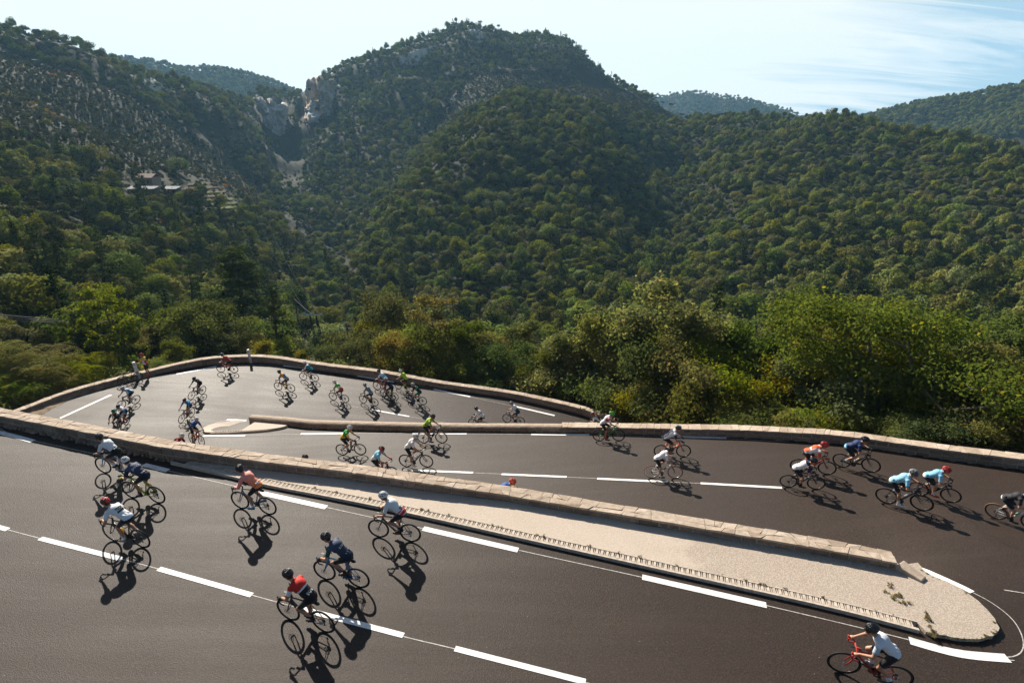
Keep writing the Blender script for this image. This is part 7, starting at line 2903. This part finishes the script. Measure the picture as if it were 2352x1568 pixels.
TG = [mat_terrace('terrace_grass', (0.085, 0.105, 0.018), (0.15, 0.15, 0.035)), mat_terrace('terrace_earth', (0.085, 0.055, 0.032), (0.12, 0.085, 0.05))]
for k, (x0, x1, y0, y1, g) in enumerate([(432, 500, 428, 424, 1), (425, 505, 438, 433, 1), (420, 515, 449, 444, 0), (440, 530, 457, 453, 1), (455, 545, 465, 461, 0), (470, 555, 474, 470, 0), (480, 560, 484, 479, 0), (490, 558, 493, 489, 0)]):
    pts = [ground_hit(x0 + (x1 - x0) * t, y0 + (y1 - y0) * t)[0] for t in np.linspace(0, 1, 9)]
    m = MB()
    for i in range(8):
        a, b = pts[i], pts[i + 1]
        d_ = Vector((a.x, a.y, 0)).normalized()
        for_, bk = -0.6, 2.6
        zt = max(a.z, b.z)
        cs_ = []
        for z in (-2.0, 0.55):
            for (q, o_) in ((a, for_), (b, for_), (b, bk), (a, bk)):
                cs_.append((q.x + d_.x * o_, q.y + d_.y * o_, q.z + z + (0.25 if o_ > 0 and z > 0 else 0)))
        m.box8(cs_)
    tag(m.build('terrace', [TG[g]]), kind='structure')


# ------------------------------------------------------------------ bare rock
def mat_rock(name, tint):
    m, nt = new_mat(name)
    g = nt.add('ShaderNodeNewGeometry')
    P = g.outputs['Position']
    mp_ = nt.add('ShaderNodeMapping')
    mp_.inputs['Scale'].default_value = (0.35, 0.35, 0.05)
    nt.link(P, mp_.inputs['Vector'])
    n = nt.noise(mp_.outputs[0], 1.0, 8, 0.7, 0.4)
    n2 = nt.noise(P, 0.7, 6, 0.7)
    big = nt.noise(mp_.outputs[0], 0.3, 3, 0.5)
    c = nt.ramp(n, [(0.25, (0.24, 0.23, 0.215)), (0.5, (0.55, 0.52, 0.48)), (0.75, (0.72, 0.67, 0.61))])
    c = nt.mix(nt.ramp(big, [(0.48, 0.0), (0.62, 0.8)]), c, tint)
    c = nt.mix(nt.ramp(n2, [(0.55, 0.0), (0.72, 0.7)]), c, (0.045, 0.055, 0.03))
    principled(nt, c, 0.95, 0.15, normal=nt.bump(nt.math('ADD', n, n2), 0.7, 1.2))
    return m


RK = [mat_rock('grey_limestone', (0.62, 0.59, 0.54)), mat_rock('ochre_limestone', (0.70, 0.42, 0.22))]


def cliff(name, top, bottom, mat, proud=3.0, seed=1, nx=40, ny=30, col=5.0):
    """a rock face standing proud of the slope; upper and lower edges as sight lines"""
    top = np.array(top, float)
    bottom = np.array(bottom, float)
    vs = []
    rng = np.random.default_rng(seed)
    tt = np.linspace(0, 1, nx)
    tx = np.interp(tt, np.linspace(0, 1, len(top)), top[:, 0])
    ty = np.interp(tt, np.linspace(0, 1, len(top)), top[:, 1])
    bx2 = np.interp(tt, np.linspace(0, 1, len(bottom)), bottom[:, 0])
    by2 = np.interp(tt, np.linspace(0, 1, len(bottom)), bottom[:, 1])
    for i in range(nx):
        r_top = ground_hit(tx[i], ty[i])[1]
        r_bot = ground_hit(bx2[i], by2[i])[1]
        r_f = min(r_top, r_bot + 0.25 * max(0, r_top - r_bot))
        for j in range(ny):
            v = j / (ny - 1)
            px, py = tx[i] + (bx2[i] - tx[i]) * v, ty[i] + (by2[i] - ty[i]) * v
            edge = min(i, nx - 1 - i) / (nx * 0.12)
            edge = min(1.0, edge)
            rr = r_top + (r_bot - r_top) * v
            rg = ground_hit(px, py)[1] if (i % 2 == 0 and j % 2 == 0) else None
            vs.append((px, py, r_f + (r_bot - r_f) * v, edge))
    vs = np.array(vs)
    # keep in front of the slope
    out_ = []
    for (px, py, r0, edge) in vs:
        d = ray(px, py)
        hyp = math.hypot(d[0], d[1])
        x, y = d[0] / hyp * r0, d[1] / hyp * r0
        a = math.atan2(x, y) * r0
        nz = (hash_noise(np.array([a]), np.array([0.35 * (py)]), col, seed)[0] - 0.5) * 2 + (hash_noise(np.array([a]), np.array([py * 0.8]), col * 0.4, seed + 3)[0] - 0.5)
        r1 = r0 - proud * edge + nz * proud * 0.8 + (1 - edge) * 1.5
        out_.append((d[0] / hyp * r1, d[1] / hyp * r1, CAMZ + d[2] / hyp * r1))
    ii = np.arange(nx * ny).reshape(nx, ny)
    f = np.stack([ii[:-1, :-1], ii[:-1, 1:], ii[1:, 1:], ii[1:, :-1]], -1).reshape(-1, 4)
    me = mesh_np(name, np.array(out_), f, [mat], True)
    o = link_obj(name, me)
    md = o.modifiers.new('depth', 'SOLIDIFY')
    md.thickness = 6.0
    md.offset = 0 if False else -1
    tag(o, kind='structure')
    return o


cliff('cliff', [(712, 196), (735, 190), (770, 192)], [(698, 275), (735, 268), (765, 250)], RK[1], 9.0, 3)
cliff('cliff', [(590, 238), (625, 243), (664, 238)], [(618, 285), (640, 306), (660, 285)], RK[0], 9.0, 5)
cliff('cliff', [(318, 172), (350, 180), (375, 195)], [(322, 186), (350, 205), (370, 212)], RK[0], 1.5, 7, 20, 16)
cliff('cliff', [(1068, 70), (1090, 68), (1110, 80)], [(1065, 90), (1090, 100), (1112, 98)], RK[0], 2.0, 9, 20, 16)
cliff('cliff', [(910, 130), (950, 118), (1000, 105)], [(920, 150), (950, 150), (995, 128)], RK[0], 2.0, 13, 24, 16)


# weeds growing from the cracks of the island and along its gutter
wd = []
for k in range(18):
    t_ = RNG.random()
    q = at_h(2030 + 58 * t_ + RNG.normal(0, 7), 1346 + 50 * t_ + RNG.normal(0, 6), 11.55)
    wd.append((q.x, q.y, CAMZ - float(hN(q.x)) + 0.09, RNG.uniform(0.03, 0.09), RNG.integers(0, 2)))
for k in range(14):
    t_ = RNG.random()
    q = at_h(2125 + 20 * t_ + RNG.normal(0, 2), 1405 + 60 * t_, 11.55)
    wd.append((q.x, q.y, CAMZ - float(hN(q.x)) + 0.09, RNG.uniform(0.04, 0.09), RNG.integers(0, 2)))
for k in range(40):
    t_ = RNG.random() ** 0.7
    q = inner[int(t_ * (len(inner) - 8)) + 4]
    wd.append((q[0], q[1], CAMZ - float(hN(q[0])) + 0.09, RNG.uniform(0.03, 0.08), RNG.integers(0, 2)))
for k in range(46):
    t_ = RNG.random()
    i_ = int(t_ * (len(TIPs) - 2)) + 1
    q = TIPs[i_]
    wd.append((q[0] - 0.06, q[1], CAMZ - float(hN(q[0])) + 0.07, RNG.uniform(0.03, 0.07), RNG.integers(0, 2)))
M['dryweed'] = mat_leaf('dry_weed', [(0.16, 0.13, 0.05), (0.22, 0.17, 0.07), (0.12, 0.12, 0.035)], 0.3)
tag(gn_scatter('weeds', wd, [scrub_mesh(500, M['dryweed'], 90, 1.0, 0.3), scrub_mesh(501, M['dryweed'], 70, 1.2, 0.35)]), 'dry weeds in the cracks and edges of the long island', 'weeds', kind='stuff')
# ------------------------------------------------------------------ air
hz_m, hz = new_mat('haze_air')
o_ = hz.add('ShaderNodeOutputMaterial')
pv = hz.add('ShaderNodeVolumePrincipled')
pv.inputs['Color'].default_value = (0.36, 0.69, 1.0, 1)
pv.inputs['Density'].default_value = 0.00014
pv.inputs['Anisotropy'].default_value = 0.25
hz.link(pv.outputs[0], o_.inputs['Volume'])
m = MB()
m.box(0, 600, 15, 4200, 3400, 520)
ho = m.build('haze', [hz_m])
tag(ho, 'thin blue haze in the valley air', 'haze', kind='stuff')
SC.cycles.volume_bounces = 0
SC.cycles.max_bounces = 6
SC.cycles.diffuse_bounces = 3
SC.cycles.glossy_bounces = 2
SC.cycles.transmission_bounces = 3
SC.cycles.transparent_max_bounces = 4
